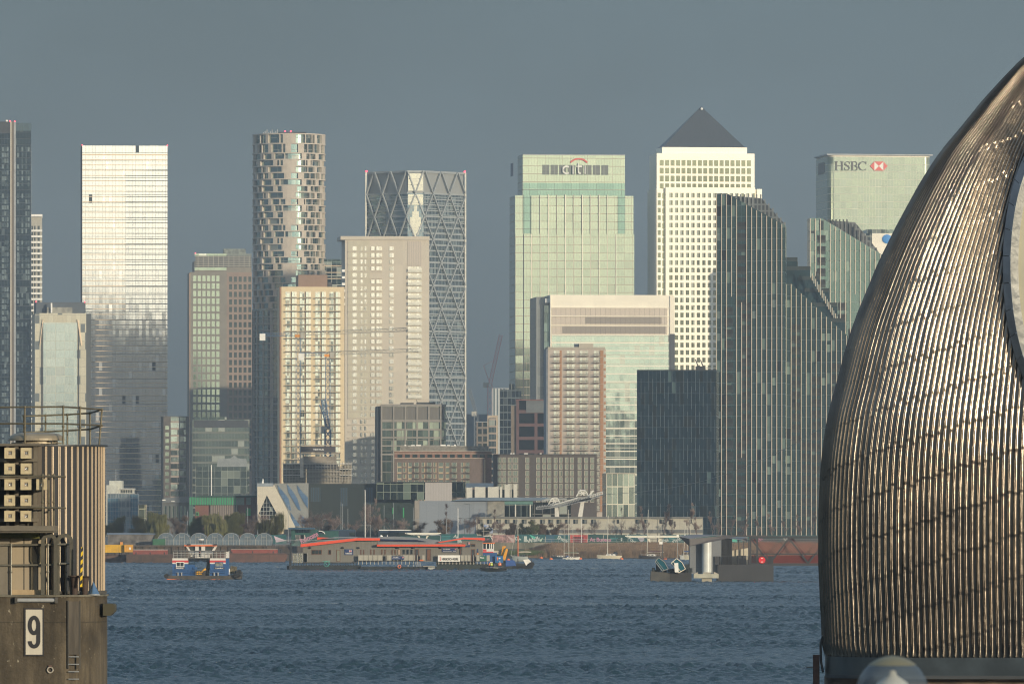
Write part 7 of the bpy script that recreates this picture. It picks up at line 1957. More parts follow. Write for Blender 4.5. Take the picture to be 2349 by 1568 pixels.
for pts, m, yy in (([(1160, 1284), (1180, 1284), (1184, 1297), (1160, 1298)], mat('cloth_blue', (0.04, 0.10, 0.30), 0.8), -0.1), ([(1200, 1283), (1213, 1281.5), (1220, 1289), (1220, 1295), (1207, 1297)], M_white, -0.15)):
    MB().prism([(XW(a), ZW(c)) for a, c in pts], yy, yy+0.08).build('tarpaulin' if yy > -0.12 else 'banner', m, WB2)
MB().box(XW(1180), XW(1222), 1.5, 1.7, ZW(1286), ZW(1285.2)).box(XW(1187), XW(1189), 1.4, 1.8, ZW(1291), ZW(1280)).box(XW(1218), XW(1220), 1.4, 1.8, ZW(1291), ZW(1281)).build('deck_rail', M_dark, WB2)

# ================================================================ sailing boats
M_sail_hulls = dict(white=mat('hull_white', (0.62, 0.61, 0.55), 0.35, var=0.05), cream=mat('hull_cream', (0.62, 0.56, 0.42), 0.35, var=0.05), navy=mat('hull_navy', (0.03, 0.06, 0.09), 0.35), charcoal=mat('hull_charcoal', (0.05, 0.05, 0.055), 0.4), grey=mat('hull_pale_grey', (0.30, 0.33, 0.31), 0.5))
M_mastw = mat('mast_pale', (0.56, 0.54, 0.46), 0.4, var=0)
def hull_mesh(mb, L, W, H, sheer=0.25, bow=0.9, stern=0.35, m=0):
    """a boat hull along x, bow at -x, with pointed bow, rounded bilge and sheer"""
    N = 14; K = 7; rows = []
    for i in range(N+1):
        t = i/N; x = -L/2+L*t
        b = math.sin(min(1.0, t/0.55)*math.pi/2)**0.75*W/2 if t < 0.55 else W/2*(1-0.35*((t-0.55)/0.45)**2)
        zt = H+sheer*(1-t)**2+0.08*(t-0.5)**2
        row = []
        for k in range(K+1):
            a = k/K; ww = b*(a**0.45); z = -0.35+(zt+0.35)*(a**1.6); xx = x-(bow*0.5*(1-t)*(a)) + (stern*0.4*t*(1-a))*-1
            row.append((xx, ww, z))
        rows.append(row)
    for sg in (-1, 1):
        vs = [(p[0], p[1]*sg, p[2]) for r in rows for p in r]; fs = []
        for i in range(N):
            for k in range(K):
                q = (i*(K+1)+k, (i+1)*(K+1)+k, (i+1)*(K+1)+k+1, i*(K+1)+k+1)
                fs.append(q if sg < 0 else q[::-1])
        mb._add(vs, fs, m)
    tr = rows[-1]; mb._add([(p[0], -p[1], p[2]) for p in tr]+[(p[0], p[1], p[2]) for p in tr[::-1]], [tuple(range(2*(K+1)))], m)
    return rows
def sailboat(px0, px1, ywl, d, hull, masts, label, flip=False, boomcol=None, boomx=None, furl=None, hood=None, Hh=None, cab=True, mast_m=None):
    s = d/FPX; L = (px1-px0)*s; t = thing('sailing_boat', label, 'sailing boat', (wx((px0+px1)/2, d), d, 0), R(180) if flip else 0, 'sailing boats moored before the reeds')
    fx = -1 if flip else 1; H = Hh or L*0.13
    lx = lambda px: (px-(px0+px1)/2)*s*fx
    mb = MB(); rows = hull_mesh(mb, L*0.97, L*0.32, H); mb.build('hull', M_sail_hulls[hull], t, smooth=True)
    dk = MB(); vs = [(r[-1][0], -r[-1][1]*0.97, r[-1][2]-0.06) for r in rows]+[(r[-1][0], r[-1][1]*0.97, r[-1][2]-0.06) for r in rows[::-1]]
    dk._add(vs, [tuple(range(len(vs)))]); dk.build('deck', M_cabwhite, t)
    if cab:
        cb = MB().prism([(-L*0.22, H), (-L*0.14, H+L*0.075), (L*0.10, H+L*0.09), (L*0.2, H+L*0.08), (L*0.22, H)], -L*0.09, L*0.09); o = cb.build('cabin', M_cabwhite, t)
        MB().box(-L*0.12, -L*0.02, -L*0.095, L*0.095, H+L*0.03, H+L*0.055).box(L*0.02, L*0.12, -L*0.095, L*0.095, H+L*0.03, H+L*0.065).build('window', M_glassdk, o)
    for i, (mx, ytop, lean, r) in enumerate(masts):
        z = wz(ytop, d); x = lx(mx)
        MB().tube((x, 0, H*0.8), (x+lean*s*fx, 0, z), r, 8, r1=r*0.7).build('mast', mast_m or M_mastw, t)
        if i == 0 and boomcol is not None:
            bl = boomx or L*0.3
            MB().tube((x, 0, H+1.0), (x+bl*fx, 0, H+1.05), 0.05, 6).build('boom', M_mastw, t)
            MB().sphere((x+bl*fx*0.5, 0, H+1.2), bl*0.5, 0.16, 0.19, 12, 6).build('furled_sail', boomcol, t)
    mb = MB()
    mx, ytop, lean, r = masts[0]; x = lx(mx); z = wz(ytop, d)
    mb.tube((-L/2+0.1, 0, H+0.3), (x+lean*s*fx*0.9, 0, z-0.6), 0.015, 4); mb.tube((L/2-0.2, 0, H+0.3), (x+lean*s*fx, 0, z-0.4), 0.015, 4)
    for sg in (-1, 1):
        for k in range(6): xx = -L*0.42+k*L*0.17; mb.tube((xx, sg*L*0.11, H), (xx, sg*L*0.11, H+0.55), 0.02, 4)
        mb.tube((-L*0.42, sg*L*0.11, H+0.55), (L*0.43, sg*L*0.11, H+0.55), 0.015, 4)
    mb.build('rigging', M_steelgrey, t)
    if hood: MB().sphere((L*0.2, 0, H+L*0.08), L*0.10, L*0.1, L*0.075, 10, 6).build('spray_hood', hood, t)
    return t
M_sb = mat('sail_blue', (0.03, 0.07, 0.20), 0.8); M_sr = mat('sail_red', (0.30, 0.04, 0.04), 0.8); M_sbr = mat('sail_brown', (0.11, 0.05, 0.05), 0.8); M_sc = mat('sail_cream', (0.42, 0.38, 0.30), 0.8)
sailboat(1266, 1302, 1281.5, 2117, 'navy', [(1294, 1204.5, 0, .07)], 'navy-hulled boat with pale deck gear, leftmost before the reeds', flip=False, boomcol=mat('cover_olive', (0.14, 0.15, 0.10), 0.8), boomx=4.0)
sailboat(1290, 1327, 1283.7, 2071, 'white', [(1305, 1168, -1, .09), (1315, 1191.5, -1, .06)], 'small white motor sailer overlapping the navy boat', flip=True, hood=M_sb)
sailboat(1372, 1428, 1281.5, 2110, 'cream', [(1393, 1181.5, 2, .11)], 'cream sailing boat with two dark cabin windows and a dark hood', boomcol=None, hood=mat('hood_dark', (0.03, 0.04, 0.05), 0.8), Hh=0.95)
sailboat(1468, 1518, 1281.5, 2110, 'charcoal', [(1484, 1168, 3, .09), (1516, 1200, 1, .05)], 'charcoal-hulled boat with a brown furled sail', boomcol=M_sbr, boomx=4.6, Hh=0.85)
sailboat(1562, 1592, 1283, 2090, 'white', [(1568, 1196, 4, .09), (1576, 1203, 2, .06)], 'white boat with a blue furled sail left of the jetty', boomcol=M_sb, boomx=1.8, Hh=1.0)
sailboat(1572, 1612, 1284, 2065, 'cream', [(1583, 1188, 0, .09), (1596, 1222, 0, .05)], 'cream boat with a red furled sail half hidden by the jetty', boomcol=M_sr, boomx=2.0, Hh=1.15)
gb = sailboat(1178, 1212, 1287.0, 1990, 'grey', [(1188.3, 1188, -0.5, .11)], 'pale grey boat with an orange-footed mast behind the tyre-fendered tug', boomcol=M_sc, boomx=3.4, Hh=1.35, cab=False)
s = 1990/FPX
MB().tube((0-(1195-1188.3)*s, -0.16, 0.9), (-(1195-1188.2)*s, -0.16, wz(1228, 1990)), 0.13, 8).build('mast_foot', M_orangeroof, gb)
MB().bar((-(1195-1180)*s, 0, 1.5), (-(1195-1172)*s, 0, 1.6), 0.15, 0.15).build('bowsprit', M_mastw, gb)
MB().tube((-(1195-1172)*s, 0, 1.6), (-(1195-1187.5)*s, 0, wz(1194, 1990)), 0.035, 4).build('forestay', M_mastw, gb)
for px, py, lab in ((1241.5, 1281.5, 'left of the navy boat'), (1264, 1284, 'just below the navy boat bow'), (1331.5, 1283.5, 'the largest, right of the motor sailer'), (1426, 1283.8, 'under the stern of the cream sailing boat'), (1526, 1283.5, 'right of the charcoal boat'), (1162+4, 1286, 'left of the grey boat')):
    d_ = dwater(py); t = thing('buoy', 'orange mooring buoy, %s' % lab, 'buoy', (wx(px, d_), d_, 0), 0, 'orange mooring buoys')
    MB().sphere((0, 0, 0.2), 0.48, n=12, k=8).build('float', M_orangeroof, t); MB().tube((0, 0, 0.6), (0, 0, 0.9), 0.06, 6).build('eye', M_dark, t)

# ================================================================ small boat with its crew
dB = 1632.0; XB, ZB2, sB = rowlocal(1133, dB)
SBt = thing('small_workboat', 'small open black workboat carrying three people in bright jackets', 'boat', (wx(1133, dB), dB, 0))
mb = MB(); rows = hull_mesh(mb, 5.35, 2.1, 0.72, 0.15, 0.3, 0.2); mb.build('hull', M_blackhull, SBt, smooth=True)
mb = MB(); 
for sg in (-1, 1): mb.path([(r[-1][0], r[-1][1]*sg, r[-1][2]) for r in rows], 0.13, 8)
mb.build('fender', M_tyre, SBt)
MB()._add([(r[-1][0]*0.96, -r[-1][1]*0.9, 0.42) for r in rows]+[(r[-1][0]*0.96, r[-1][1]*0.9, 0.42) for r in rows[::-1]], [tuple(range(30))]).build('deck', M_dkdeck, SBt)
MB().box(-0.1, 0.9, -0.3, 0.5, 0.43, 0.95).build('engine_box', M_conc_lt, SBt)
MB().sphere((0.35, -0.55, 0.72), 0.28, 0.2, 0.22, 8, 6).build('coiled_hose', mat('hose_lime', (0.30, 0.38, 0.05), 0.7), SBt)
MB().tube((0.2, 0.1, 0.9), (0.2, 0.1, 1.7), 0.05, 6).bar((-1.7, -0.5, 0.95), (2.0, -0.4, 1.15), 0.05, 0.05).build('post', M_steelgrey, SBt)
M_skin = mat('skin', (0.42, 0.25, 0.18), 0.6, var=0); M_helm = mat('helmet_white', (0.75, 0.74, 0.70), 0.4, var=0)
M_navyc = mat('cloth_navy', (0.025, 0.035, 0.07), 0.8); M_hiv = mat('jacket_lime', (0.52, 0.62, 0.03), 0.7, var=0); M_hor = mat('jacket_orange', (0.80, 0.17, 0.03), 0.7, var=0); M_hred = mat('jacket_red', (0.60, 0.06, 0.05), 0.7, var=0)
def person(loc, rz, label, joints, jacket, trousers, helmet, band=None, sit=False):
    """joints: name -> (x,y,z); the body is one skinned surface, clothes and helmet its children"""
    t = bpy.data.objects.new('person', None)
    J = joints
    order = ['pelvis', 'belly', 'chest', 'neck', 'head', 'crown', 'shl', 'ell', 'wrl', 'hal', 'shr', 'elr', 'wrr', 'har', 'hil', 'knl', 'anl', 'tol', 'hir', 'knr', 'anr', 'tor']
    rad = dict(pelvis=.145, belly=.13, chest=.15, neck=.058, head=.092, crown=.075, shl=.068, ell=.046, wrl=.033, hal=.036, shr=.068, elr=.046, wrr=.033, har=.036, hil=.092, knl=.062, anl=.042, tol=.04, hir=.092, knr=.062, anr=.042, tor=.04)
    edges = [('pelvis', 'belly'), ('belly', 'chest'), ('chest', 'neck'), ('neck', 'head'), ('head', 'crown')]
    for sd in 'lr': edges += [('chest', 'sh'+sd), ('sh'+sd, 'el'+sd), ('el'+sd, 'wr'+sd), ('wr'+sd, 'ha'+sd), ('pelvis', 'hi'+sd), ('hi'+sd, 'kn'+sd), ('kn'+sd, 'an'+sd), ('an'+sd, 'to'+sd)]
    me = bpy.data.meshes.new('person')
    me.from_pydata([J[k] for k in order], [(order.index(a), order.index(c)) for a, c in edges], [])
    me.materials.append(M_skin)
    o = bpy.data.objects.new('person', me); COL.objects.link(o); bpy.data.objects.remove(t)
    tag(o, label, 'person'); o.location = loc; o.rotation_euler = (0, 0, rz)
    sk = o.modifiers.new('skin', 'SKIN'); sb = o.modifiers.new('smooth', 'SUBSURF'); sb.levels = 1; sb.render_levels = 1
    if me.skin_vertices:
        for i, k in enumerate(order):
            v = me.skin_vertices[0].data[i]; v.radius = (rad[k], rad[k]*(0.85 if k in ('chest', 'belly', 'pelvis') else 1)); v.use_root = (k == 'pelvis')
    def limb(mb, chain, rs):
        for (a, c), (r0, r1) in zip(zip(chain[:-1], chain[1:]), zip(rs[:-1], rs[1:])):
            mb.tube(J[a], J[c], r0, 10, r1=r1); mb.sphere(J[c], r1, n=10, k=6)
    jk = MB(); limb(jk, ['pelvis', 'belly', 'chest', 'neck'], [.19, .19, .21, .08])
    for sd in 'lr': limb(jk, ['chest', 'sh'+sd, 'el'+sd, 'wr'+sd], [.14, .105, .078, .055])
    jk.build('jacket', jacket, o, smooth=True)
    tr = MB()
    for sd in 'lr': limb(tr, ['pelvis', 'hi'+sd, 'kn'+sd, 'an'+sd], [.15, .125, .092, .075])
    tr.build('trousers', trousers, o, smooth=True)
    bt = MB()
    for sd in 'lr': bt.tube(J['an'+sd], J['to'+sd], .06, 8, r1=.05)
    bt.build('boots', M_dark, o)
    h = Vector(J['head']); c = Vector(J['crown'])
    hm = MB().sphere(tuple(c+Vector((0, 0, 0.01))), .135, .145, .11, 12, 8); hm.lathe([(0.13, c.z-0.03), (0.175, c.z-0.045), (0.13, c.z-0.055)], c.x, c.y, 12); hm.build('helmet', helmet, o, smooth=True)
    fc = MB()
    for sg in (-1, 1): fc.sphere((h.x+sg*.034, h.y-.088, h.z+.02), .013, n=6, k=4)
    fc.box(h.x-.028, h.x+.028, h.y-.093, h.y-.085, h.z-.055, h.z-.045)
    fc.build('eyes_and_mouth', M_dark, o)
    MB().prism([(h.y-.085, h.z+.02), (h.y-.118, h.z-.02), (h.y-.085, h.z-.028)], h.x-.013, h.x+.013, 'x').build('nose', M_skin, o)
    for nm in ('l', 'r'):
        hd = Vector(J['ha'+nm]); w = Vector(J['wr'+nm]); dd = (hd-w).normalized(); sdv = dd.orthogonal().normalized()
        fg = MB()
        for k, Lf in enumerate((.075, .085, .08, .062)):
            b0 = hd+sdv*(-.027+.018*k)+dd*.01; fg.tube(b0, b0+dd*Lf*.55, .009, 6); fg.tube(b0+dd*Lf*.55, b0+dd*Lf+Vector((0, 0, -.02)), .0085, 6)
        fg.tube(hd-sdv*.03-dd*.03, hd-sdv*.065+dd*.02, .011, 6)
        fg.build('fingers', M_skin, o)
    if band: 
        bb = MB(); p = Vector(J['belly']); c2 = Vector(J['chest'])
        for q in (p.lerp(c2, .25), p.lerp(c2, .75)): bb.lathe([(.213, q.z-.03), (.223, q.z-.03), (.223, q.z+.03), (.213, q.z+.03)], q.x, q.y, 14)
        bb.build('reflective_band', band, o)
    return o
stand = dict(pelvis=(0, 0, .95), belly=(0, 0, 1.12), chest=(0, 0, 1.36), neck=(0, 0, 1.52), head=(0, -.01, 1.63), crown=(0, 0, 1.74), shl=(.19, 0, 1.43), ell=(.27, -.04, 1.16), wrl=(.22, -.22, .98), hal=(.2, -.3, .95),
             shr=(-.19, 0, 1.43), elr=(-.27, -.04, 1.16), wrr=(-.22, -.22, .98), har=(-.2, -.3, .95), hil=(.1, 0, .88), knl=(.13, -.03, .48), anl=(.13, 0, .09), tol=(.15, -.17, .04), hir=(-.1, 0, .88), knr=(-.13, -.03, .48), anr=(-.13, 0, .09), tor=(-.15, -.17, .04))
sit = dict(stand); sit.update(pelvis=(0, 0, .5), belly=(0, -.03, .68), chest=(0, -.06, .92), neck=(0, -.07, 1.08), head=(0, -.09, 1.19), crown=(0, -.08, 1.3), shl=(.19, -.06, .99), ell=(.26, -.16, .74), wrl=(.16, -.36, .66), hal=(.1, -.43, .65), shr=(-.19, -.06, .99), elr=(-.26, -.16, .74), wrr=(-.16, -.36, .66), har=(-.1, -.43, .65), hil=(.1, -.03, .47), knl=(.14, -.42, .46), anl=(.14, -.45, .09), tol=(.15, -.6, .04), hir=(-.1, -.03, .47), knr=(-.14, -.42, .46), anr=(-.14, -.45, .09), tor=(-.15, -.6, .04))
lean = dict(stand); 
for k in ('belly', 'chest', 'neck', 'head', 'crown', 'shl', 'shr', 'ell', 'elr', 'wrl', 'wrr', 'hal', 'har'):
    x, y, z = stand[k]; a = (z-.95); lean[k] = (x, y-a*0.55, .95+a*.84)
person((wx(1126, dB)-0.0, dB, 0.44), R(150), 'person in a lime yellow jacket stooping with their back turned in the open boat', lean, M_hiv, M_navyc, M_helm, M_white)
person((wx(1121.5, dB), dB+0.45, 0.44), R(60), 'person in an orange-red jacket and white helmet at the left end of the open boat', lean, M_hor, M_navyc, M_helm, M_white)
person((wx(1146.5, dB), dB+0.1, 0.44), R(10), 'person in an orange high-visibility vest with pale bands, at the right of the open boat', stand, M_hor, M_navyc, M_helm, M_white)
person((wx(1111.5, dW), dW+2.0, ZW(1258)-0.75), R(0), 'person in a lime jacket inside the white wheelhouse of the tug', stand, M_hiv, M_navyc, M_helm)

# ================================================================ the jetty with the folded roof
dJ = 1398.0; XJ, ZJ, s = rowlocal(1646, dJ)
JE = thing('jetty', 'grey river jetty with folded wedge roof, white round pier and dark floating box', 'jetty', (wx(1646, dJ), dJ, 0))
M_jgrey = mat('jetty_grey', (0.034, 0.036, 0.041), 0.6, var=0.12, scale=0.3); M_jroof = mat('jetty_roof', (0.060, 0.054, 0.056), 0.55, var=0.06)
M_jpanel2 = panes('jetty_panel', 1.6, 2.6, 0.03, 0.03, (0.11, 0.12, 0.125), (0.17, 0.18, 0.195), (0.19, 0.20, 0.21), 0.5, 0.002, blind=0, gmetal=0.2)
MB().box(XJ(1646), XJ(1774.5), 0, 8, -0.8, ZJ(1294)).build('floating_box', M_jgrey, JE)
MB().box(XJ(1640), XJ(1652), 0.6, 7, ZJ(1296.5), ZJ(1275)).build('end_wall', M_jgrey, JE)
MB().prism([(XJ(1582.5), ZJ(1315)), (XJ(1656), ZJ(1315)), (XJ(1656), ZJ(1237)), (XJ(1640), ZJ(1240)), (XJ(1600), ZJ(1248)), (XJ(1582.5), ZJ(1251))], 1.0, 6).build('shed_wall', M_jpanel2, JE)
MB().lathe([(20.5*s/2*1.1, ZJ(1318)), (20.5*s/2*1.1, ZJ(1240)), (0.1, ZJ(1240))], XJ(1621), 0.0, 28).build('round_pier', mat('pier_white', (0.56, 0.58, 0.55), 0.35, var=0.08), JE, smooth=False)
# collar round the pier
MB().box(XJ(1591), XJ(1648), -1.6, 1.0, ZJ(1325), ZJ(1315.5)).build('collar', mat('collar_concrete', (0.40, 0.39, 0.31), 0.8, var=0.15), JE)
MB().prism([(XJ(1591), ZJ(1315.4)), (XJ(1601), ZJ(1315.4)), (XJ(1600), ZJ(1311)), (XJ(1597), ZJ(1312.5))], -1.4, -0.8).prism([(XJ(1637), ZJ(1315.4)), (XJ(1648), ZJ(1315.4)), (XJ(1640), ZJ(1311.5)), (XJ(1637), ZJ(1310.5))], -1.4, -0.8).build('bracket', M_conc_lt, JE)
MB().box(XJ(1610), XJ(1633), -0.8, 0.8, -0.6, ZJ(1325.2)).box(XJ(1612), XJ(1630), -1.5, -1.2, ZJ(1316), ZJ(1311.5)).build('pier_foot', mat('foot_pale', (0.34, 0.32, 0.26), 0.8), JE)
# folded roof: real plates meeting at a low front tip
def plate(pts, th, m, name):
    P_ = [Vector((XJ(a), y, ZJ(c))) for a, c, y in pts]
    n = (P_[1]-P_[0]).cross(P_[2]-P_[0]).normalized()*th
    k = len(P_); mb = MB(); vs = P_+[p+n for p in P_]
    fs = [tuple(range(k))[::-1], tuple(range(k, 2*k))]+[(i, (i+1) % k, (i+1) % k+k, i+k) for i in range(k)]
    mb._add(vs, fs); return mb.build(name, m, JE)
tip = (1581, 1251.5, -3.2)
plate([(1557, 1229, -1.5), (1581, 1235, -3.2), (1640, 1227.5, 3.0), (1700, 1228, 7.0), (1600, 1225.5, 7)], 0.05, mat('roof_top', (0.17, 0.16, 0.16), 0.6), 'roof_top')
plate([(1557, 1229.3, -1.5), tip, (1581, 1235.4, -3.2)], 0.12, M_jroof, 'roof_fascia')
plate([(1581.2, 1235.2, -3.2), (1581.2, 1251.5, -3.2), (1634, 1241, -2.6), (1690, 1229.5, -1.6), (1660, 1227.5, -1.8)], 0.12, M_jroof, 'roof_fascia')
plate([(1656, 1228.5, -1.4), (1690, 1229.5, -1.4), (1760, 1231, -1.2), (1760, 1228.8, -1.2)], 0.15, M_jroof, 'roof_fascia')
plate([(1656, 1232, 0.4), (1700, 1238, 0.4), (1716, 1244, 3), (1716, 1231, 3)], 0.08, mat('soffit_grey', (0.14, 0.14, 0.14), 0.5), 'soffit')
mb = MB()
for px in range(1656, 1680, 2): mb.box(XJ(px), XJ(px)+0.08, 0.9, 1.4, ZJ(1294), ZJ(1235))
mb.box(XJ(1656), XJ(1680), 1.4, 5, ZJ(1294), ZJ(1234)); mb.build('slatted_wall', M_jgrey, JE)
MB().prism([(XJ(1680.5), ZJ(1294)), (XJ(1719), ZJ(1294)), (XJ(1719), ZJ(1256)), (XJ(1680.5), ZJ(1262))], 4, 4.2).build('back_screen', mat('screen_cream', (0.48, 0.43, 0.33), 0.6), JE)
for px in (1694.5, 1706, 1717): MB().box(XJ(px), XJ(px)+0.14, 2, 2.2, ZJ(1294), ZJ(1236)).build('post', M_jgrey, JE)
MB().box(XJ(1691), XJ(1712), 2.4, 3.4, ZJ(1294), ZJ(1273.5)).build('cabinet', M_dark, JE)
mb = MB()
for i in range(104): x = XJ(1656)+i*(XJ(1773)-XJ(1656))/104; mb.box(x, x+0.035, 0.05, 0.09, ZJ(1294), ZJ(1275.2))
mb.box(XJ(1656), XJ(1773), 0.03, 0.11, ZJ(1275.2), ZJ(1274.6)); mb.build('railing', M_jgrey, JE)
mb = MB().box(XJ(1762), XJ(1774), 0.3, 0.5, ZJ(1294), ZJ(1275)); mb.build('rail_board', M_jgrey, JE)
LR = thing('lifebuoy_case', 'round red lifebuoy case with white marks on the jetty railing', 'lifebuoy', (wx(1748, dJ), dJ-0.1, ZJ(1283.6)))
MB().tube((0, 0, 0), (0, -0.2, 0), 0.60, 20).build('case', mat('case_red', (0.70, 0.02, 0.03), 0.4, var=0), LR)
mb = MB(); stroke(mb, arcpts(0, -0.02, 0.36, 60, 120, 5), 0.13, -0.23, -0.205); stroke(mb, arcpts(0, 0.02, 0.36, 240, 300, 5), 0.13, -0.23, -0.205); mb.build('white_mark', M_white, LR)
# gangway truss with red louvres
GW = thing('gangway', 'long dark truss gangway with red slanting slats running behind the steel shell', 'gangway', (wx(1719, 1408), 1408, 0))
XG = lambda px: (px-1719)*1408/FPX; ZG = lambda py: wz(py, 1408)
Lg = XG(1990)
MB().box(0, Lg, 0, 0.35, ZG(1234), ZG(1228.6)).build('top_chord', M_jgrey, GW); MB().box(0, Lg, 0, 0.35, ZG(1297), ZG(1291)).build('bottom_chord', M_jgrey, GW); MB().box(0, Lg, 0.05, 0.25, ZG(1271), ZG(1268.5)).build('middle_rail', M_jgrey, GW)
MB().box(0, Lg, 2.8, 3.1, ZG(1233), ZG(1229)).box(0, Lg, 0.4, 2.8, ZG(1294), ZG(1291.5)).build('deck', M_jgrey, GW)
px = 1722; up = False
while px < 1980:
    a, c = (px, 1234) , (px+44, 1291)
    if up: a, c = (px, 1291), (px+44, 1234)
    MB().bar((XG(a[0]), 0.15, ZG(a[1])), (XG(c[0]), 0.15, ZG(c[1])), 0.2, 0.28).build('diagonal', M_jgrey, GW)
    MB().bar((XG(a[0]+8), 2.9, ZG(a[1])), (XG(c[0]+8), 2.9, ZG(c[1])), 0.16, 0.22).build('diagonal', M_jgrey, GW)
    up = not up; px += 44
for px in (1719, 1735): MB().box(XG(px), XG(px)+0.35, 0, 0.34, ZG(1291), ZG(1234)).build('end_post', M_jgrey, GW)
mb = MB(); x = 0.0
M_slat = mat('slat_red', (0.20, 0.035, 0.025), 0.5, var=0.1)
while x < Lg-3:
    mb.bar((x, 2.4, ZG(1234)), (x+2.6, 2.4, ZG(1268)), 0.16, 0.15); x += 0.50
mb.build('red_slats', M_slat, GW)
mb = MB(); x = 0.6
while x < Lg-1: mb.bar((x, 0.5, ZG(1272)), (x+1.1, 0.5, ZG(1291)), 0.12, 0.12); x += 0.30
mb.build('red_slats', M_slat, GW)
MB().box(0, Lg, 2.5, 2.56, ZG(1291), ZG(1274)).build('red_kickboard', mat('kick_red', (0.17, 0.03, 0.025), 0.6), GW)
# the work barge left of the jetty with two blue capsules leaning on it
BG = thing('work_barge', 'dark low work barge moored left of the round white pier', 'barge', (wx(1493, 1392), 1390, 0))
XG2 = lambda px: (px-1493)*1390/FPX; ZG2 = lambda py: wz(py, 1390)
MB().prism([(0, -0.6), (XG2(1536), -0.6), (XG2(1536), ZG2(1313)), (0, ZG2(1309)), (-0.1, 0.8)], 0, 5).build('hull', mat('barge_concrete', (0.075, 0.073, 0.066), 0.8, var=0.25), BG)
MB().box(XG2(1536.2), XG2(1586), 0.1, 5, -0.7, ZG2(1312)).build('hull', mat('hull_darkgrey', (0.032, 0.031, 0.031), 0.7, var=0.2), BG)
MB().box(XG2(1536), XG2(1551), -0.1, 3, ZG2(1312), ZG2(1304)).build('deck_box', mat('hull_darkgrey', (0,)*3), BG)
mb = MB()
for i, px in enumerate((1493, 1500, 1507, 1515, 1522, 1530, 1537, 1560, 1567, 1574, 1580)): mb.tube((XG2(px)+0.4, 0.5+(i % 3)*1.2, ZG2(1312)), (XG2(px)+0.4, 0.5+(i % 3)*1.2, ZG2(1301+(i*5) % 7)), 0.28, 8)
mb.build('bollards', M_blackhull, BG)
mb = MB().box(XG2(1505), XG2(1512), 1.2, 2.4, ZG2(1310), ZG2(1291)); mb.tube((XG2(1510), 1, ZG2(1297)), (XG2(1514), 1, ZG2(1288)), .1, 6); mb.build('winch', M_blackhull, BG)
mb = MB()
for x in (1547, 1550, 1576, 1579): mb.tube((XG2(x), 0.3, ZG2(1311)), (XG2(x), 0.3, ZG2(1295)), 0.05, 5)
mb.build('ladder_hoop', M_dark, BG)
for px, yb in ((1581, 1282),): MB().box(XG2(1572), XG2(1582), 1.5, 2.5, ZG2(1312), ZG2(1293)).build('cabinet', M_blackhull, BG)
M_frsh = mat('frame_bright', (0.80, 0.72, 0.58), 0.3, 0.3, var=0)
M_tealgl = mat('canopy_teal', (0.02, 0.13, 0.17), 0.15, 0.4)
def canopy(cn, m, label, d=1389.2):
    x0, z0 = wx(cn[0][0], d), wz(cn[2][1], d); t = thing('boat_canopy', label, 'canopy', (x0, d, z0))
    P4 = [(wx(a, d)-x0, wz(c, d)-z0) for a, c in cn]; mid = ((P4[1][0]+P4[2][0])/2+0.18, (P4[1][1]+P4[2][1])/2+0.22)
    prof = [P4[0], P4[1], mid, P4[2], P4[3]]
    MB().prism(prof, 0, 1.1).build('shell', M_tealgl, t)
    mb = MB()
    for a0, b0 in zip(prof, prof[1:]+prof[:1]): mb.bar((a0[0], -0.06, a0[1]), (b0[0], -0.06, b0[1]), 0.14, 0.13)
    q0 = [(P4[0][0]*.68+P4[1][0]*.32, P4[0][1]*.68+P4[1][1]*.32), (P4[3][0]*.68+P4[2][0]*.32, P4[3][1]*.68+P4[2][1]*.32)]
    mb.bar((q0[0][0], -.07, q0[0][1]), (q0[1][0], -.07, q0[1][1]), 0.1, 0.09); mb.build('frame', m, t)
canopy([(1502.7, 1287.3), (1511, 1278.2), (1533, 1303.8), (1519.2, 1308.5)], mat('frame_grey', (0.24, 0.24, 0.23), 0.4), 'teal glass canopy tipped on its side, dull framed, left one on the work barge')
canopy([(1540.2, 1290), (1552.2, 1280), (1572.4, 1303.9), (1556.8, 1313)], M_frsh, 'teal glass canopy tipped on its side, bright framed, right one by the white pier')
WP = thing('white_post', 'short white box leaning beside the bright framed canopy', 'post', (wx(1548, 1388.6), 1388.6, ZG2(1311.5)))
MB().prism([(0, 0), (0.7, 0), (0.6, 1.7), (-0.1, 1.6)], 0, 0.6).build('body', M_white, WP)
for i, (px, ytop, lab) in enumerate(((1520, 1246, 'dark bent mast of the work barge with a small lantern'), (1554.5, 1230, 'thin taller mast with white lanterns left of the wedge roof'))):
    t = thing('mast', lab, 'mast', (wx(px, 1391), 1391, 1.6)); z = wz(ytop, 1391)-1.6
    MB().tube((0, 0, 0), (0, 0, z), 0.09 if i == 0 else 0.05, 6).build('pole', M_dark if i == 0 else M_steelgrey, t)
    MB().box(-0.6 if i == 0 else -.2, 0 if i == 0 else .2, -.15, .15, z-.1, z+0.35).build('lantern', M_white, t)

# ================================================================ unseen blocks added outside the picture, only to shade the far towers
def unseen_caster(tx, ytop, td, L, w, label, mm=None):
    """an added, unseen block L metres towards the sun from the building it shades"""
    X_ = wx(tx, td); zt = wz(ytop, td)+L*math.tan(R(SUN_EL))
    hx, hy = math.sin(R(SUN_AZ)), -math.cos(R(SUN_AZ))
    bx, by = X_+hx*L, td+hy*L
    t = thing('office_tower', label, 'tower', (bx, by, G), R(SUN_AZ))  # no real tower: added out of view to cast shade
    MB().box(-w/2, w/2, -14, 14, 0, zt-G).build('wall', mm or M_slate, t)
    MB().box(-w/2+2, w/2-2, -10, 10, zt-G, zt-G+4).build('plant_room', M_dark, t)
    return bx, by
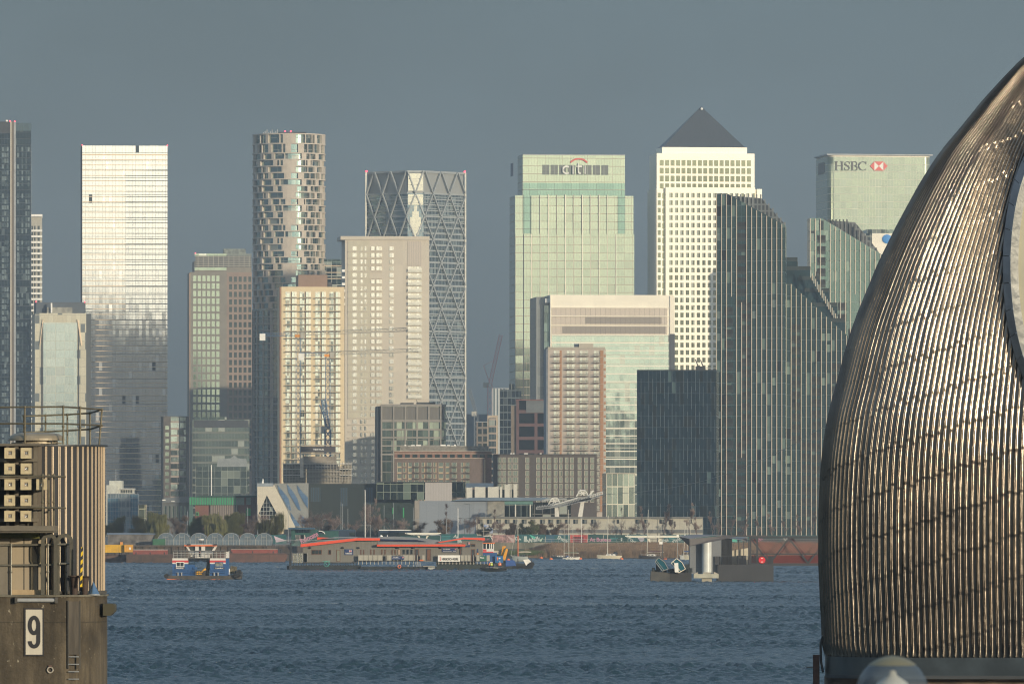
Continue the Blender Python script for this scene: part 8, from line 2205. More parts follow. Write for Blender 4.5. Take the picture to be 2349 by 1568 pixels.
# ================================================================ near left: the numbered pier and its control tower
dN = 235.0; sN = dN/FPX
XN = lambda px: (px-0)*sN                    # local x measured from picture column 0
ZN = lambda py: wz(py, dN)
NX0 = wx(0, dN)
M_conc = mat('pier_concrete', (0.165, 0.130, 0.085), 0.9, var=0.4, scale=0.9, stretch=(3, 3, 0.35), col2=(0.085, 0.068, 0.045), bump=0.02, bscale=8)
# add lichen spots and streaks to the concrete
def dirty(name, c1, c2, spot, sth=0.66, metal=0.0):
    m = bpy.data.materials.new(name); m.use_nodes = True; p = m.node_tree.nodes['Principled BSDF']; q = NB(m.node_tree)
    tc = q.n('ShaderNodeTexCoord').outputs['Object']
    a = q.noise(q.vm('MULTIPLY', tc, (3.2, 3.2, 0.28)), 1.6, 6.0, 0.65); b2 = q.noise(q.vm('MULTIPLY', tc, (1, 1, 0.7)), 0.9, 5.0, 0.6)
    base = q.mix(q.rng(a, 0.35, 0.65), c1, c2); base = q.mix(q.rng(b2, 0.35, 0.7), base, tuple(x*0.55 for x in c2))
    sp = q.noise(q.vm('MULTIPLY', tc, (1, 1, 0.45)), 9.0, 4.0, 0.7); where = q.noise(tc, 1.1, 2.0)
    _, _, z = q.sep(tc)
    f = q.m('MULTIPLY', q.m('GREATER_THAN', sp, sth), q.rng(where, 0.45, 0.62))
    base = q.mix(f, base, spot)
    fine = q.noise(tc, 22.0, 3.0)
    base = q.mix(0.35, base, q.mix(fine, (0, 0, 0), base), 'MIX')
    ln = q.m('LESS_THAN', q.m('FRACT', q.m('DIVIDE', q.m('ADD', z, 3.0), 2.35)), 0.012)
    base = q.mix(q.m('MULTIPLY', ln, 0.6), base, (0.02, 0.018, 0.012))
    q.put(p.inputs['Base Color'], base); p.inputs['Roughness'].default_value = 0.9
    bn = q.n('ShaderNodeBump'); bn.inputs['Distance'].default_value = 0.02; q.put(bn.inputs['Height'], q.noise(tc, 12.0, 5.0)); q.put(p.inputs['Normal'], bn.outputs[0])
    return m
M_pierc = dirty('stained_pier_concrete', (0.142, 0.114, 0.074), (0.080, 0.064, 0.042), (0.38, 0.34, 0.25))
NP = thing('river_pier', 'stained concrete pier at the left edge with a flat deck and rounded right end', 'pier', (NX0, dN, 0))
plan = [(-6, -0.15), (XN(150), -0.15)]
for i in range(9):
    a = R(i*10.0); plan.append((XN(150)+(XN(246)-XN(150))*math.sin(a), -0.15+2.6*(1-math.cos(a))))
for i in range(1, 10):
    a = R(90-i*10.0); plan.append((XN(150)+(XN(246)-XN(150))*math.sin(a)-0.09*i/9, 5.05-2.6*(1-math.cos(a))))
plan += [(-6, 5.05)]
plan = [(x-0.12 if x > XN(151) else x, y) for x, y in plan]
MB().prism(plan, -1, ZN(1368), 'z').build('concrete_body', M_pierc, NP)
plan3 = [(x+(0.05 if x > 0 else 0), y-0.05 if y < 2 else y) for x, y in plan]
MB().prism(plan3, ZN(1368)+0.005, ZN(1363.5), 'z').build('deck_edge', mat('deck_edge', (0.13, 0.12, 0.09), 0.85, var=0.3, scale=2), NP)
MB().prism([(XN(232), ZN(1384)), (XN(256), ZN(1385)), (XN(259), ZN(1389)), (XN(259), ZN(1402)), (XN(249), ZN(1412)), (XN(232), ZN(1412))], 1.0, 2.2).build('bracket', mat('mossy_bracket', (0.055, 0.05, 0.03), 0.9), NP)
SG = thing('number_sign', 'white number board with a black 9 and black border on the concrete pier', 'sign', (NX0+XN(79), dN-0.16, ZN(1448.5)))
w2, h2 = 22.5*sN, 55*sN
MB().box(-w2, w2, -0.03, 0, -h2, h2).build('border', mat('border_black', (0.015, 0.015, 0.018), 0.6, var=0), SG)
MB().box(-w2+0.045, w2-0.045, -0.045, -0.031, -h2+0.045, h2-0.045).build('board', mat('board_cream', (0.50, 0.46, 0.37), 0.5, var=0.08, scale=3, stretch=(3, 1, .3)), SG)
mb = MB(); u = sN; th = 9.5*u
def ell(cx, cz, rx, rz, a0, a1, n=16): return [(cx+rx*math.cos(R(a0+(a1-a0)*i/n)), cz+rz*math.sin(R(a0+(a1-a0)*i/n))) for i in range(n+1)]
def ribbon(mb, outer, inner, y0, y1):
    for i in range(len(outer)-1): mb.prism([outer[i], outer[i+1], inner[i+1], inner[i]], y0, y1)
# the digit: closed upper bowl, right side running down into a hook
ribbon(mb, ell(0, 15.5*u, 14.5*u, 22.5*u, 0, 360, 30), ell(0, 15.5*u, 5.0*u, 13.0*u, 0, 360, 30), -0.056, -0.046)
ribbon(mb, [(14.5*u, 15.5*u), (14.5*u, -20*u)], [(5.2*u, 15.5*u), (5.2*u, -20*u)], -0.0565, -0.0465)
ribbon(mb, ell(0, -20*u, 14.5*u, 17.5*u, 0, -178, 18), ell(0, -20*u, 5.0*u, 8.5*u, 0, -178, 18), -0.056, -0.046)
mb.build('digit', MATS['border_black'], SG)
# recessed ladder channel and its plates
LD = thing('ladder', 'rusty ladder with grey side plates set in the face of the concrete pier', 'ladder', (NX0+XN(171), dN-0.152, 0))
mb = MB()
for a in (157.5-171, 184-171): mb.box((a-1.5)*sN, (a+1.5)*sN, -0.05, 0, ZN(1532), ZN(1376))
mb.build('side_rail', M_dkdeck, LD)
MB().box(-13*sN, 11.5*sN, -0.03, -0.002, ZN(1500), ZN(1378)).build('backing_plate', mat('worn_steel_plate', (0.085, 0.072, 0.055), 0.7, 0.1, var=0.4, scale=1.5, stretch=(3, 1, .3)), LD)
for k in range(6): 
    MB().tube((-13*sN, -0.06, ZN(1505+k*17)), (11*sN, -0.06, ZN(1505+k*17)), 0.015, 6).build('rung', M_steelgrey, LD)
RGm = thing('mooring_ring', 'pale mooring ring fixed low on the concrete pier', 'ring', (NX0+XN(116), dN-0.2, ZN(1535)))
mb = MB(); ring(mb, (0, 0, 0), 0.085, 0.022, 16, 8); ring_o = mb.build('ring', M_conc_lt, RGm); MB().box(-.05, .05, -.02, .04, .08, .14).build('plate', M_rust, RGm)
PB = thing('pipe', 'grey horizontal pipe along the top of the concrete pier', 'pipe', (NX0+XN(37), dN-0.26, ZN(1375.5)))
MB().tube((0, 0, 0), (XN(93), 0, 0), 0.06, 12).build('tube', M_steelgrey, PB); MB().box(-.02, .06, -.08, .1, -.09, .09).box(XN(93)-.04, XN(93)+.05, -.08, .1, -.09, .09).build('bracket', M_dkdeck, PB)

# ribbed round control tower
CTR = thing('control_tower', 'round control tower of grey metal with golden vertical fins on the concrete pier', 'control tower', (NX0+XN(80.5), dN+2.5, 0))
Rc = 153*sN
M_tower = mat('tower_sheet', (0.034, 0.036, 0.040), 0.6, 0.0, spec=0.15, var=0.12, scale=0.7, stretch=(1, 1, .3))
M_gfin = mat('tower_fin', (0.62, 0.49, 0.34), 0.45, 0.1, var=0.06)
MB().lathe([(Rc-0.06, ZN(1355)), (Rc-0.06, ZN(1020))], n=96).build('wall', M_tower, CTR, smooth=True)
MB().lathe([(Rc+0.05, ZN(1022)), (Rc+0.05, ZN(1018.5)), (0.05, ZN(1018))], n=96).build('roof', M_dark, CTR)
MB().lathe([(Rc+0.02, ZN(1362)), (Rc+0.02, ZN(1355)), (Rc-0.3, ZN(1354.5))], n=64).lathe([(Rc-0.3, ZN(1364)), (Rc-0.3, ZN(1362))], n=48).build('skirt', M_dkdeck, CTR)
for k in range(-40, 41):
    a = R(k*6.0+3)
    if abs(k) > 30: continue
    if not (-16 <= k <= 17): continue
    mb = MB()
    for off, wd in ((-0.95, 0.009), (0.25, 0.009)):
        a2 = a+R(off); ca, sa = math.cos(a2), math.sin(a2)
        p = Vector((sa*(Rc-0.07), -ca*(Rc-0.07), 0)); tn = Vector((ca, sa, 0)); nn = Vector((sa, -ca, 0))
        q0 = [p-tn*wd, p+tn*wd, p+tn*wd+nn*0.035, p-tn*wd+nn*0.035]
        mb.prism([(v.x, v.y) for v in q0], ZN(1355), ZN(1023), 'z')
    mb.build('fin', M_gfin, CTR)
DM = thing('hatch_dome', 'shallow pale metal hatch dome on the roof of the round control tower', 'hatch', (NX0+XN(77.5), dN+1.4, ZN(1018)))
rr_ = 65*sN
MB().lathe([(rr_*0.9, 0.06), (rr_*0.9, 0.02)], n=40).lathe([(rr_, ZN(1009)-ZN(1018)), (rr_*0.985, ZN(1004)-ZN(1018)), (rr_*0.93, ZN(998)-ZN(1018)), (rr_*0.8, ZN(993.5)-ZN(1018)), (rr_*0.55, ZN(991)-ZN(1018)), (0.01, ZN(990)-ZN(1018))], n=40).lathe([(0.75*rr_, 0), (0.75*rr_, ZN(1009)-ZN(1018)), (rr_, ZN(1009)-ZN(1018))], n=30).build('dome', mat('dome_metal', (0.36, 0.30, 0.21), 0.5, 0.3, var=0.3, scale=1.2, col2=(0.22, 0.185, 0.13)), DM, smooth=False)
mb = MB()
for px in (50, 77, 112): mb.box(XN(px-77.5)-.05, XN(px-77.5)+.05, -rr_*0.7, -rr_*0.6, 0, 0.13)
mb.build('foot', M_dark, DM)
M_rail = mat('rail_olive', (0.115, 0.10, 0.065), 0.5, 0.4, var=0.2, scale=3)
def tuberail(name, label, posts, rails, r=0.028, loc=(NX0, dN, 0), joints=True, m=None):
    t = thing(name, label, 'railing', loc); m = m or M_rail
    for p0, p1 in posts: MB().tube(p0, p1, r, 10).build('post', m, t, smooth=False)
    for pl in rails:
        mb = MB()
        for a, c in zip(pl[:-1], pl[1:]): mb.tube(a, c, r, 10)
        for a in pl: mb.sphere(a, r*1.25, n=8, k=6)
        mb.build('rail', m, t)
    if joints:
        mb = MB()
        for p0, p1 in posts:
            mb.sphere(p1, r*1.7, n=8, k=6); mb.sphere(tuple(Vector(p0).lerp(Vector(p1), 0.47)), r*1.6, n=8, k=6)
        mb.build('clamp', m, t)
    return t
front = [(-60, -0.1), (0, 0.2), (55, 0.5), (142, 0.5), (316/2349*0+225-0, 1.9)]
posts = []; fr = []; fr2 = []
for px, yy, yt, ym in ((-10, 0.7, 932, 972), (55, 0.75, 931.5, 970.5), (142, 0.8, 932, 970.5), (318-3, 1.0, 934, 972)):
    pass
F = [(-40, 0.8, 932, 970), (54, 0.7, 932, 970), (142, 0.7, 932, 970), (225, 3.2, 936, 973.5)]
Bk = [(34, 4.3, 952, 992-4), (84, 4.5, 949, 986), (134, 4.5, 946, 983), (188, 4.3, 943.5, 980.5), (240-0, 4.0, 942, 978.5), (292-67, 3.2, 936, 973.5)]
Bk = [(34, 4.2, 950, 989), (84, 4.5, 948, 986), (135, 4.6, 945.5, 983), (188, 4.6, 943, 981), (223, 3.6, 937, 974)]
F = [(-40, 0.7, 932.5, 971), (54, 0.6, 932.5, 971), (141.5, 0.6, 931.5, 970.5), (315-0, 0, 0, 0)]
F = [(-40, 0.7, 932.5, 971), (54, 0.6, 932.5, 971), (141.5, 0.6, 931.5, 970.5)]
# converted from the enlarged view: front posts at 54, 142, 316 thirds etc. of the same rail
fp = [(-30, 933, 971), (54, 932.5, 970.5), (142, 931.8, 970.8), (223.5, 936, 973)]
fy = [0.7, 0.6, 0.7, 2.6]
posts = [((XN(p[0]) if i < 3 else XN(217), fy[i], ZN(1018)), (XN(p[0]), fy[i], ZN(p[1]))) for i, p in enumerate(fp)]
r1_ = [(XN(p[0]), fy[i], ZN(p[1])) for i, p in enumerate(fp)]; r2_ = [(XN(p[0])-(0.03 if i == 3 else 0), fy[i], ZN(p[2])) for i, p in enumerate(fp)]
bp_ = [(35, 951, 989), (84, 949, 987), (134.5, 946.5, 984.5), (188, 944, 982), (240-20, 941.5, 976)]
by_ = [4.2, 4.5, 4.6, 4.5, 3.4]
bp_ = [(35, 950, 988), (84, 948, 986), (134.5, 946, 983.5), (188, 942.5, 980)]
posts += [((XN(p[0]), by_[i], ZN(1018)), (XN(p[0]), by_[i], ZN(p[1]))) for i, p in enumerate(bp_)]
rb1 = [(XN(p[0]), by_[i], ZN(p[1])) for i, p in enumerate(bp_)]+[(XN(223.5), fy[3], ZN(936))]; rb2 = [(XN(p[0]), by_[i], ZN(p[2])) for i, p in enumerate(bp_)]+[(XN(223.5), fy[3], ZN(973))]
posts += [((XN(240-60), 0.9, ZN(1018)), (XN(180), 0.9, ZN(933.5))), ]
tuberail('railing', 'tubular guard railing on the roof of the round control tower', posts, [r1_, r2_, rb1, rb2])

# the floodlight rack and its platform
PF = thing('lighting_gantry', 'grey steel platform and rack carrying the square signal lamps', 'gantry', (NX0, dN, 0))
M_gant = mat('gantry_grey', (0.125, 0.108, 0.080), 0.7, var=0.2, scale=1.5); M_gant2 = mat('gantry_dark', (0.10, 0.088, 0.068), 0.8, var=0.2, scale=1.5)
MB().box(XN(-60), XN(132), -1.6, 0.4, ZN(1217), ZN(1205)).build('platform_beam', M_gant, PF)
MB().box(XN(-60), XN(132), -1.5, 0.35, ZN(1221), ZN(1217.2)).build('platform_under', M_gant2, PF)
for px, w in ((-14, 6), (18, 6), (37, 9), (80, 9)): MB().box(XN(px), XN(px+w), -0.75, -0.6, ZN(1205), ZN(1022)).build('rack_post', M_gant, PF)
for py in (1051, 1090, 1117, 1157, 1188): MB().box(XN(-60), XN(92), -0.82, -0.76, ZN(py+8), ZN(py)).build('rack_beam', M_gant, PF)
MB().box(XN(66), XN(98), -0.55, -0.45, ZN(1205), ZN(1022)).build('back_panel', mat('panel_taupe', (0.11, 0.092, 0.070), 0.7), PF)
MB().box(XN(80), XN(92), -0.47, -0.44, ZN(1140), ZN(1036)).box(XN(80), XN(92), -0.47, -0.44, ZN(1190), ZN(1150)).build('inset_panel', M_gant2, PF)
MB().box(XN(-60), XN(70), -0.45, -0.3, ZN(1205), ZN(1024)).build('rack_back', mat('rack_dark', (0.045, 0.04, 0.032), 0.9), PF)  # plain dark sheet closing the back of the rack
MB().box(XN(-60), XN(98), -0.9, 0.6, ZN(1023), ZN(1017.5)).build('rack_top', M_gant2, PF)
lamp0 = None
grid = [(29.3, 1039.5), (66.5, 1039.5), (29, 1075), (66.5, 1075), (29.3, 1111), (66, 1111), (102, 1111), (-6.5, 1112), (29, 1147.5), (66, 1147.5), (29, 1183), (66, 1183)]
labs = ['top left', 'top right', 'second row left', 'second row right', 'middle row, third from right', 'middle row, second from right', 'middle row, rightmost behind the rail post', 'middle row, cut by the picture edge', 'fourth row left', 'fourth row right', 'bottom row left', 'bottom row right']
M_lampb = mat('lamp_bezel', (0.46, 0.385, 0.235), 0.5, 0.1, var=0.12, scale=6); M_lampi = mat('lamp_inner', (0.42, 0.35, 0.25), 0.5, var=0.1, scale=6); M_lens = mat('lamp_lens', (0.6, 0.6, 0.58), 0.15, 0.8, var=0.3, scale=30, bump=0.01, bscale=60)
for (px, py), lb in zip(grid, labs):
    if lamp0 is None:
        t = thing('signal_lamp', '', 'lamp', (0, 0, 0), 0, 'square signal lamps on the gantry'); h = 12.3*sN
        MB().box(-h, h, -0.02, 0.55, -h, h).build('housing', M_gant2, t)
        mb = MB()
        for a0, a1, c0, c1 in ((-h, h, -h, -h*0.42), (-h, h, h*0.42, h), (-h, -h*0.42, -h*0.42, h*0.42), (h*0.42, h, -h*0.42, h*0.42)): mb.box(a0, a1, -0.06, -0.021, c0, c1)
        mb.build('bezel', M_lampb, t)
        mb = MB()
        for k in range(4):
            c_, s_2 = math.cos(k*math.pi/2), math.sin(k*math.pi/2)
            P4 = [(-h*0.42, -h*0.42, -0.055), (h*0.42, -h*0.42, -0.055), (h*0.24, -h*0.24, 0.0-0.02), (-h*0.24, -h*0.24, -0.02)]
            mb.quad(*[(x*c_-z*s_2, y, x*s_2+z*c_) for x, z, y in P4])
        mb.build('reflector', M_lampi, t)
        MB().sphere((0, -0.025, 0), h*0.22, 0.02, h*0.22, 12, 6).build('lens', M_lens, t)
        lamp0 = t; o = t
    else: o = dup(lamp0)
    o.location = (NX0+XN(px), dN-1.35, ZN(py)); o['label'] = 'square beige signal lamp on the gantry, ' + lb
p2 = []
for px in (104.5, 112, 123.5, 20-60): p2.append(((XN(px), -1.5 if px > 100 and px < 105 else -0.1, ZN(1205)), (XN(px), -1.5 if px > 100 and px < 105 else -0.1, ZN(1090))))
tuberail('railing', 'railing round the signal lamp platform', p2, [[(XN(-60), -1.55, ZN(1093)), (XN(104.5), -1.55, ZN(1092)), (XN(147), -0.1, ZN(1091))][:2], [(XN(104.5), -1.5, ZN(1092)), (XN(148), -0.1, ZN(1093))], [(XN(-60), -1.55, ZN(1164)), (XN(104.5), -1.5, ZN(1163.5)), (XN(148), -0.1, ZN(1164.5))]], 0.03)

# pale door wall of the lower storey
MB().box(-0.3, XN(105), 0.15, 0.3, ZN(1355), ZN(1222)).build('lower_wall', panes('lower_ribs', 0.42, 9, 0.04, 0.02, (0.07, 0.06, 0.045), (0.34, 0.28, 0.19), (0.31, 0.255, 0.18), 0.6, 0, blind=0, gmetal=0.1), NP)
MB().box(-0.5, XN(22), -0.02, 0.14, ZN(1363), ZN(1235)).build('plinth_wall', mat('plinth_pale', (0.17, 0.15, 0.115), 0.8, var=0.15, scale=1), NP)
MB().box(XN(24), XN(125), 0.02, 0.14, ZN(1363), ZN(1352)).build('kerb', mat('kerb_warm', (0.36, 0.27, 0.16), 0.8, var=0.2, scale=2), NP)
MB().box(-0.5, XN(92), -0.3, 0.05, ZN(1234), ZN(1221.5)).build('mossy_beam', mat('moss_green', (0.075, 0.075, 0.018), 0.95, var=0.4, scale=2), NP)
# lower guard rails
p3 = []
for px in (25.5, 53-0, 110, 148): p3.append(((XN(px), -0.1, ZN(1364)), (XN(px), -0.1, ZN(1250))))
p3 = [((XN(26), -0.1, ZN(1365)), (XN(26), -0.1, ZN(1249))), ((XN(110.5), -0.1, ZN(1365)), (XN(110.5), -0.1, ZN(1249))), ((XN(148.5), 0.6, ZN(1365)), (XN(148.5), 0.6, ZN(1249)))]
tuberail('railing', 'tubular guard rail on the concrete pier deck above the number board', p3, [[(XN(-20), -0.1, ZN(1250)), (XN(122), -0.1, ZN(1248)), (XN(125), -0.08, ZN(1252)), (XN(125), -0.08, ZN(1290)), (XN(121), -0.1, ZN(1294.5)), (XN(-20), -0.1, ZN(1296))], [(XN(110), -0.1, ZN(1248)), (XN(158), 0.6, ZN(1247.5))], [(XN(135), 0.2, ZN(1292)), (XN(158), 0.6, ZN(1292))]], 0.03, m=mat('rail_galv', (0.20, 0.19, 0.155), 0.45, 0.5, var=0.15, scale=3))
GT = thing('gate', 'small tubular gate with diagonal braces on the pier deck', 'gate', (NX0+XN(70), dN+0.1, 0))
mb = MB(); mb.path([(0, 0, ZN(1256)), (0.04, 0, ZN(1250)), (XN(20), 0, ZN(1250)), (XN(22), 0, ZN(1256)), (XN(22), 0, ZN(1286)), (XN(18), 0, ZN(1292)), (0.05, 0, ZN(1292)), (0, 0, ZN(1286)), (0, 0, ZN(1256))], 0.024, 8); mb.build('frame', M_rail, GT)
MB().bar((XN(8), 0, ZN(1252)), (XN(22), 0, ZN(1283)), 0.03, 0.07).bar((XN(12), 0.3, ZN(1330)), (XN(20), 0.3, ZN(1360)), 0.03, 0.06).bar((XN(30), 0, ZN(1296)), (XN(40), 0, ZN(1345)), 0.03, 0.06).build('brace', M_dkdeck, GT)
MB().tube((XN(2), 0, ZN(1365)), (XN(2), 0, ZN(1292)), 0.03, 8).build('post', M_rail, GT)
# hooped ladder guards
def hoop(px, r_px, ytop, ybot, yoff, label):
    t = thing('ladder_hoop', label, 'ladder guard', (NX0+XN(px), dN+yoff, 0), 0, 'arched ladder guards on the pier deck')
    r = r_px*sN; zc = ZN(ytop)-r
    for sg in (-1, 1): MB().box(sg*r-0.055, sg*r+0.055, -0.06, 0.06, ZN(ybot), zc).build('upright', MATS['jetty_grey'] if False else mat('hoop_olive', (0.085, 0.08, 0.062), 0.6, 0.3, var=0.2, scale=3), t)
    mb = MB()
    for i in range(12):
        a, c = R(i*15), R((i+1)*15)
        o0, o1, i0, i1 = r+0.055, r+0.055, r-0.055, r-0.055
        mb.prism([(o0*math.cos(a), zc+o0*math.sin(a)), (o1*math.cos(c), zc+o1*math.sin(c)), (i1*math.cos(c), zc+i1*math.sin(c)), (i0*math.cos(a), zc+i0*math.sin(a))], -0.06, 0.06)
    mb.build('arch', MATS['hoop_olive'], t)
hoop(114, 14.5, 1227, 1363, -0.2, 'left arched ladder guard, nearer the gate'); hoop(147, 15.5, 1227, 1363, 0.35, 'right arched ladder guard, next to the striped post')
ST = thing('striped_post', 'yellow and black hazard striped post on the pier deck', 'post', (NX0+XN(182), dN-0.1, 0))
M_hzy = mat('hazard_yellow', (0.72, 0.48, 0.02), 0.5, var=0.05)
MB().prism([(XN(2), ZN(1345)), (XN(7), ZN(1345)), (XN(9), ZN(1254)), (XN(4.5), ZN(1254))], 0, 0.06).build('board', M_hzy, ST)
mb = MB()
for k in range(5):
    z = 1256+k*18.5; x0 = 4.3-(k*0.42); x1 = 9-(k*0.42)
    mb.prism([(XN(x0), ZN(z+2)), (XN(x1), ZN(z-3)), (XN(x1-.1), ZN(z+6)), (XN(x0-.1), ZN(z+10.5))], -0.006, -0.001)
mb.build('stripe', MATS['border_black'], ST)
CN = thing('spike_cone', 'pointed blue-grey metal cone on the right end of the pier', 'cone', (NX0+XN(212), dN+0.6, ZN(1364)))
MB().lathe([(15*sN, 0), (0.008, ZN(1334)-ZN(1364))], n=32).build('cone', mat('cone_steel', (0.20, 0.30, 0.40), 0.25, 0.8, var=0.1), CN, smooth=True)
MB().lathe([(15.5*sN, -0.01), (15.5*sN, 0.02), (14*sN, 0.03)], n=32).build('rim', M_steelgrey, CN)
VP = thing('vent_pipe', 'dark flanged vent pipe behind the striped post', 'vent', (NX0+XN(170), dN+0.25, ZN(1364)))
MB().lathe([(0.09, 0), (0.09, 0.22), (0.12, ZN(1325)-ZN(1364)), (0.2, ZN(1322)-ZN(1364)), (0.2, ZN(1319)-ZN(1364)), (0.01, ZN(1319)-ZN(1364))], n=20).lathe([(0.08, 0), (0.12, ZN(1325)-ZN(1364)), (0.19, ZN(1321)-ZN(1364)), (0.01, ZN(1320)-ZN(1364))], XN(23), 0.1, 18).build('pipe', mat('vent_rust', (0.05, 0.032, 0.024), 0.8), VP)
MB().tube((XN(-50+8), -0.28, 0.03), (XN(-50+8), -0.28, 0.35), 0.03, 6).build('valve', M_rust, VP)

# ================================================================ near right: the great ribbed steel shell
dD = 300.0; sD = dD/FPX
def shell():
    xA = 2560.0
    H0 = 1508.0
    outline = [(1508, 1901.0), (1388, 1895.5), (1300, 1891.1), (1230, 1890.6), (1154, 1891.6), (1047, 1898.0), (949, 1912.3), (881, 1931.6), (790.5, 1955.3), (729, 1974.8), (645.6, 2009.4), (597.4, 2029.1), (518.4, 2068.0), (421.9, 2120.0), (338.5, 2171.9), (290, 2215.2), (222, 2268.9), (134, 2349.8), (90, 2400), (60, 2446)]
    ys = np.array([o[0] for o in outline][::-1], float); xs = np.array([o[1] for o in outline][::-1], float)
    yf = np.arange(60.0, 1509.0); xf = np.interp(yf, ys, xs)
    for _ in range(2): xf = np.convolve(np.pad(xf, 25, 'reflect', reflect_type='odd'), np.ones(51)/51, 'valid')
    ys, xs = yf, xf
    g = lambda y: (xA-np.interp(y, ys, xs))/(xA-1901.0)
    # plan: rounded nose on the left running into a long, slightly bowed flank going right
    nrib = 56
    # arc length parameter -> plan point (in picture units, v = depth)
    def plan(t):
        # t in rib pitches from the left silhouette; t<0 wraps behind
        a = t*14.2
        Rn = 215.0
        ang = a/Rn
        if ang < math.pi*0.5*0.86:
            return 1901+Rn*(1-math.cos(ang)), Rn*(1-math.sin(ang))
        a0 = math.pi*0.5*0.86; x0 = 1901+Rn*(1-math.cos(a0)); v0 = Rn*(1-math.sin(a0)); rem = a-a0*Rn
        return x0+rem*math.sin(a0)*1.0, v0-rem*math.cos(a0)*0.25
    sub = 10
    cols = []
    t = -5.0
    prof = [(0.0, 0.0), (0.06, 0.35), (0.11, 0.75), (0.18, 0.97), (0.25, 0.75), (0.30, 0.35), (0.37, 0.0), (0.55, -0.06), (0.80, -0.06)]
    for k in range(-5, nrib):
        for f, h in prof: cols.append((k+f, h, k))
    rows = []
    y = H0
    while y > 62: rows.append(y); y -= 3.0
    n = len(cols); V = []; 
    seam = 98.0
    P_ = np.array([plan(c[0]) for c in cols]); 
    dP = np.gradient(P_, axis=0); nr = np.stack([-dP[:, 1]*-1, dP[:, 0]*0], 1)
    # outward normal in plan: rotate tangent so that it faces away from the inside
    tx_, tv_ = dP[:, 0], dP[:, 1]; ln = np.hypot(tx_, tv_); nx = tv_/ln; nv = -tx_/ln
    vA = 260.0
    for y in rows:
        gg = float(g(y)); zz = wz(y, dD)
        for i, (tt, h, k) in enumerate(cols):
            st = ((y-H0+ (0, 8)[k % 2]+(k//2)*9.0+((k*37) % 11)*1.3)/seam) % 1.0       # plates lap like shingles, staggered from rib to rib
            lap = 0.009*st
            taper = min(1.0, (H0-y)/28.0)                    # ribs die out to points at the foot
            off = (h*5.6*taper*sD if h > 0 else h*4.4*sD) + lap
            px = xA-(xA-P_[i, 0])*gg; v = vA-(vA-P_[i, 1])*gg
            V.append((wx(px, dD)+nx[i]*off, dD+v*sD+nv[i]*off, zz))
    F_ = []
    m = len(rows)
    # leave the opening on the flank: an ellipse seen edge-on at the right
    cx, cy, rx, ry = 2432.0, 618.0, 118.0, 312.0
    for j in range(m-1):
        for i in range(n-1):
            a = V[j*n+i]; px = a[0]/sD+1174.5; py = rows[j]
            if px > 2300 and ((px-cx)/rx)**2+((py-cy)/ry)**2 < 0.97: continue
            F_.append((j*n+i, j*n+i+1, (j+1)*n+i+1, (j+1)*n+i))
    me = bpy.data.meshes.new('ribbed_cladding'); me.from_pydata(V, [], F_); me.update()
    return me, g, plan, xA, vA
mt = bpy.data.materials.new('weathered_steel'); mt.use_nodes = True; p = mt.node_tree.nodes['Principled BSDF']; q = NB(mt.node_tree)
tc = q.n('ShaderNodeTexCoord').outputs['Object']
big = q.noise(q.vm('MULTIPLY', tc, (1, 1, 0.35)), 0.8, 4.0, 0.6); fine = q.noise(q.vm('MULTIPLY', tc, (1, 1, 0.5)), 7.0, 4.0, 0.65)
q.put(p.inputs['Base Color'], q.mix(q.rng(big, 0.35, 0.65), (0.235, 0.205, 0.17), (0.145, 0.13, 0.115)))
p.inputs['Metallic'].default_value = 1.0
q.put(p.inputs['Roughness'], q.rng(fine, 0.3, 0.7, 0.13, 0.23))
bn = q.n('ShaderNodeBump'); bn.inputs['Distance'].default_value = 0.009; bn.inputs['Strength'].default_value = 1.0
q.put(bn.inputs['Height'], q.m('ADD', q.noise(q.vm('MULTIPLY', tc, (1, 1, 0.6)), 1.7, 3.0, 0.6), q.m('MULTIPLY', fine, 0.25))); q.put(p.inputs['Normal'], bn.outputs[0])
SH_ = thing('steel_shell', 'huge ribbed steel-clad shell roof rising out of the right edge', 'shell roof', (0, 0, 0))
me, gS, planS, xA, vA = shell(); me.materials.append(mt)
me.polygons.foreach_set('use_smooth', [True]*len(me.polygons))
mesh_obj('ribbed_cladding', me, SH_)
M_flash = mat('flashing_steel', (0.16, 0.17, 0.18), 0.35, 0.8, var=0.2, scale=0.8, bump=0.03, bscale=2)
M_fold = mat('folded_lead', (0.15, 0.155, 0.15), 0.5, 0.5, var=0.15, scale=1.0, bump=0.06, bscale=2)
# the rim round the opening: dark flashing, folded grey plates, cream disc
def surf(px, py, out=0.0):
    gg = float(gS(py)); x0 = xA-(xA-px)/gg
    lo, hi = 0.0, 70.0
    for _ in range(40):
        mid = (lo+hi)/2
        if planS(mid)[0] < x0: lo = mid
        else: hi = mid
    v = vA-(vA-planS(lo)[1])*gg
    return Vector((wx(px, dD), dD+v*sD-out, wz(py, dD)))
def rimpt(a, k, out):
    cx, cy = 2432.0, 618.0; rx, ry = 118.0*k, 312.0*(0.5+0.5*k)
    return surf(min(cx+rx*math.cos(a), 2540), cy-ry*math.sin(a), out)
N_seg = 15
for i in range(N_seg):
    a0 = R(95+170*i/N_seg); a1 = R(95+170*(i+1)/N_seg-0.25)
    mb = MB(); k = 5
    for j in range(k):
        b0 = a0+(a1-a0)*j/k; b1 = a0+(a1-a0)*(j+1)/k
        for ka, kb, oa, ob in ((1.10, 0.96, 0.30, 0.46),):
            mb.quad(rimpt(b0, ka, oa), rimpt(b1, ka, oa), rimpt(b1, kb, ob), rimpt(b0, kb, ob)); mb.quad(rimpt(b0, ka, oa), rimpt(b0, ka, -.2), rimpt(b1, ka, -.2), rimpt(b1, ka, oa))
    mb.build('rim_flashing', M_flash, SH_)
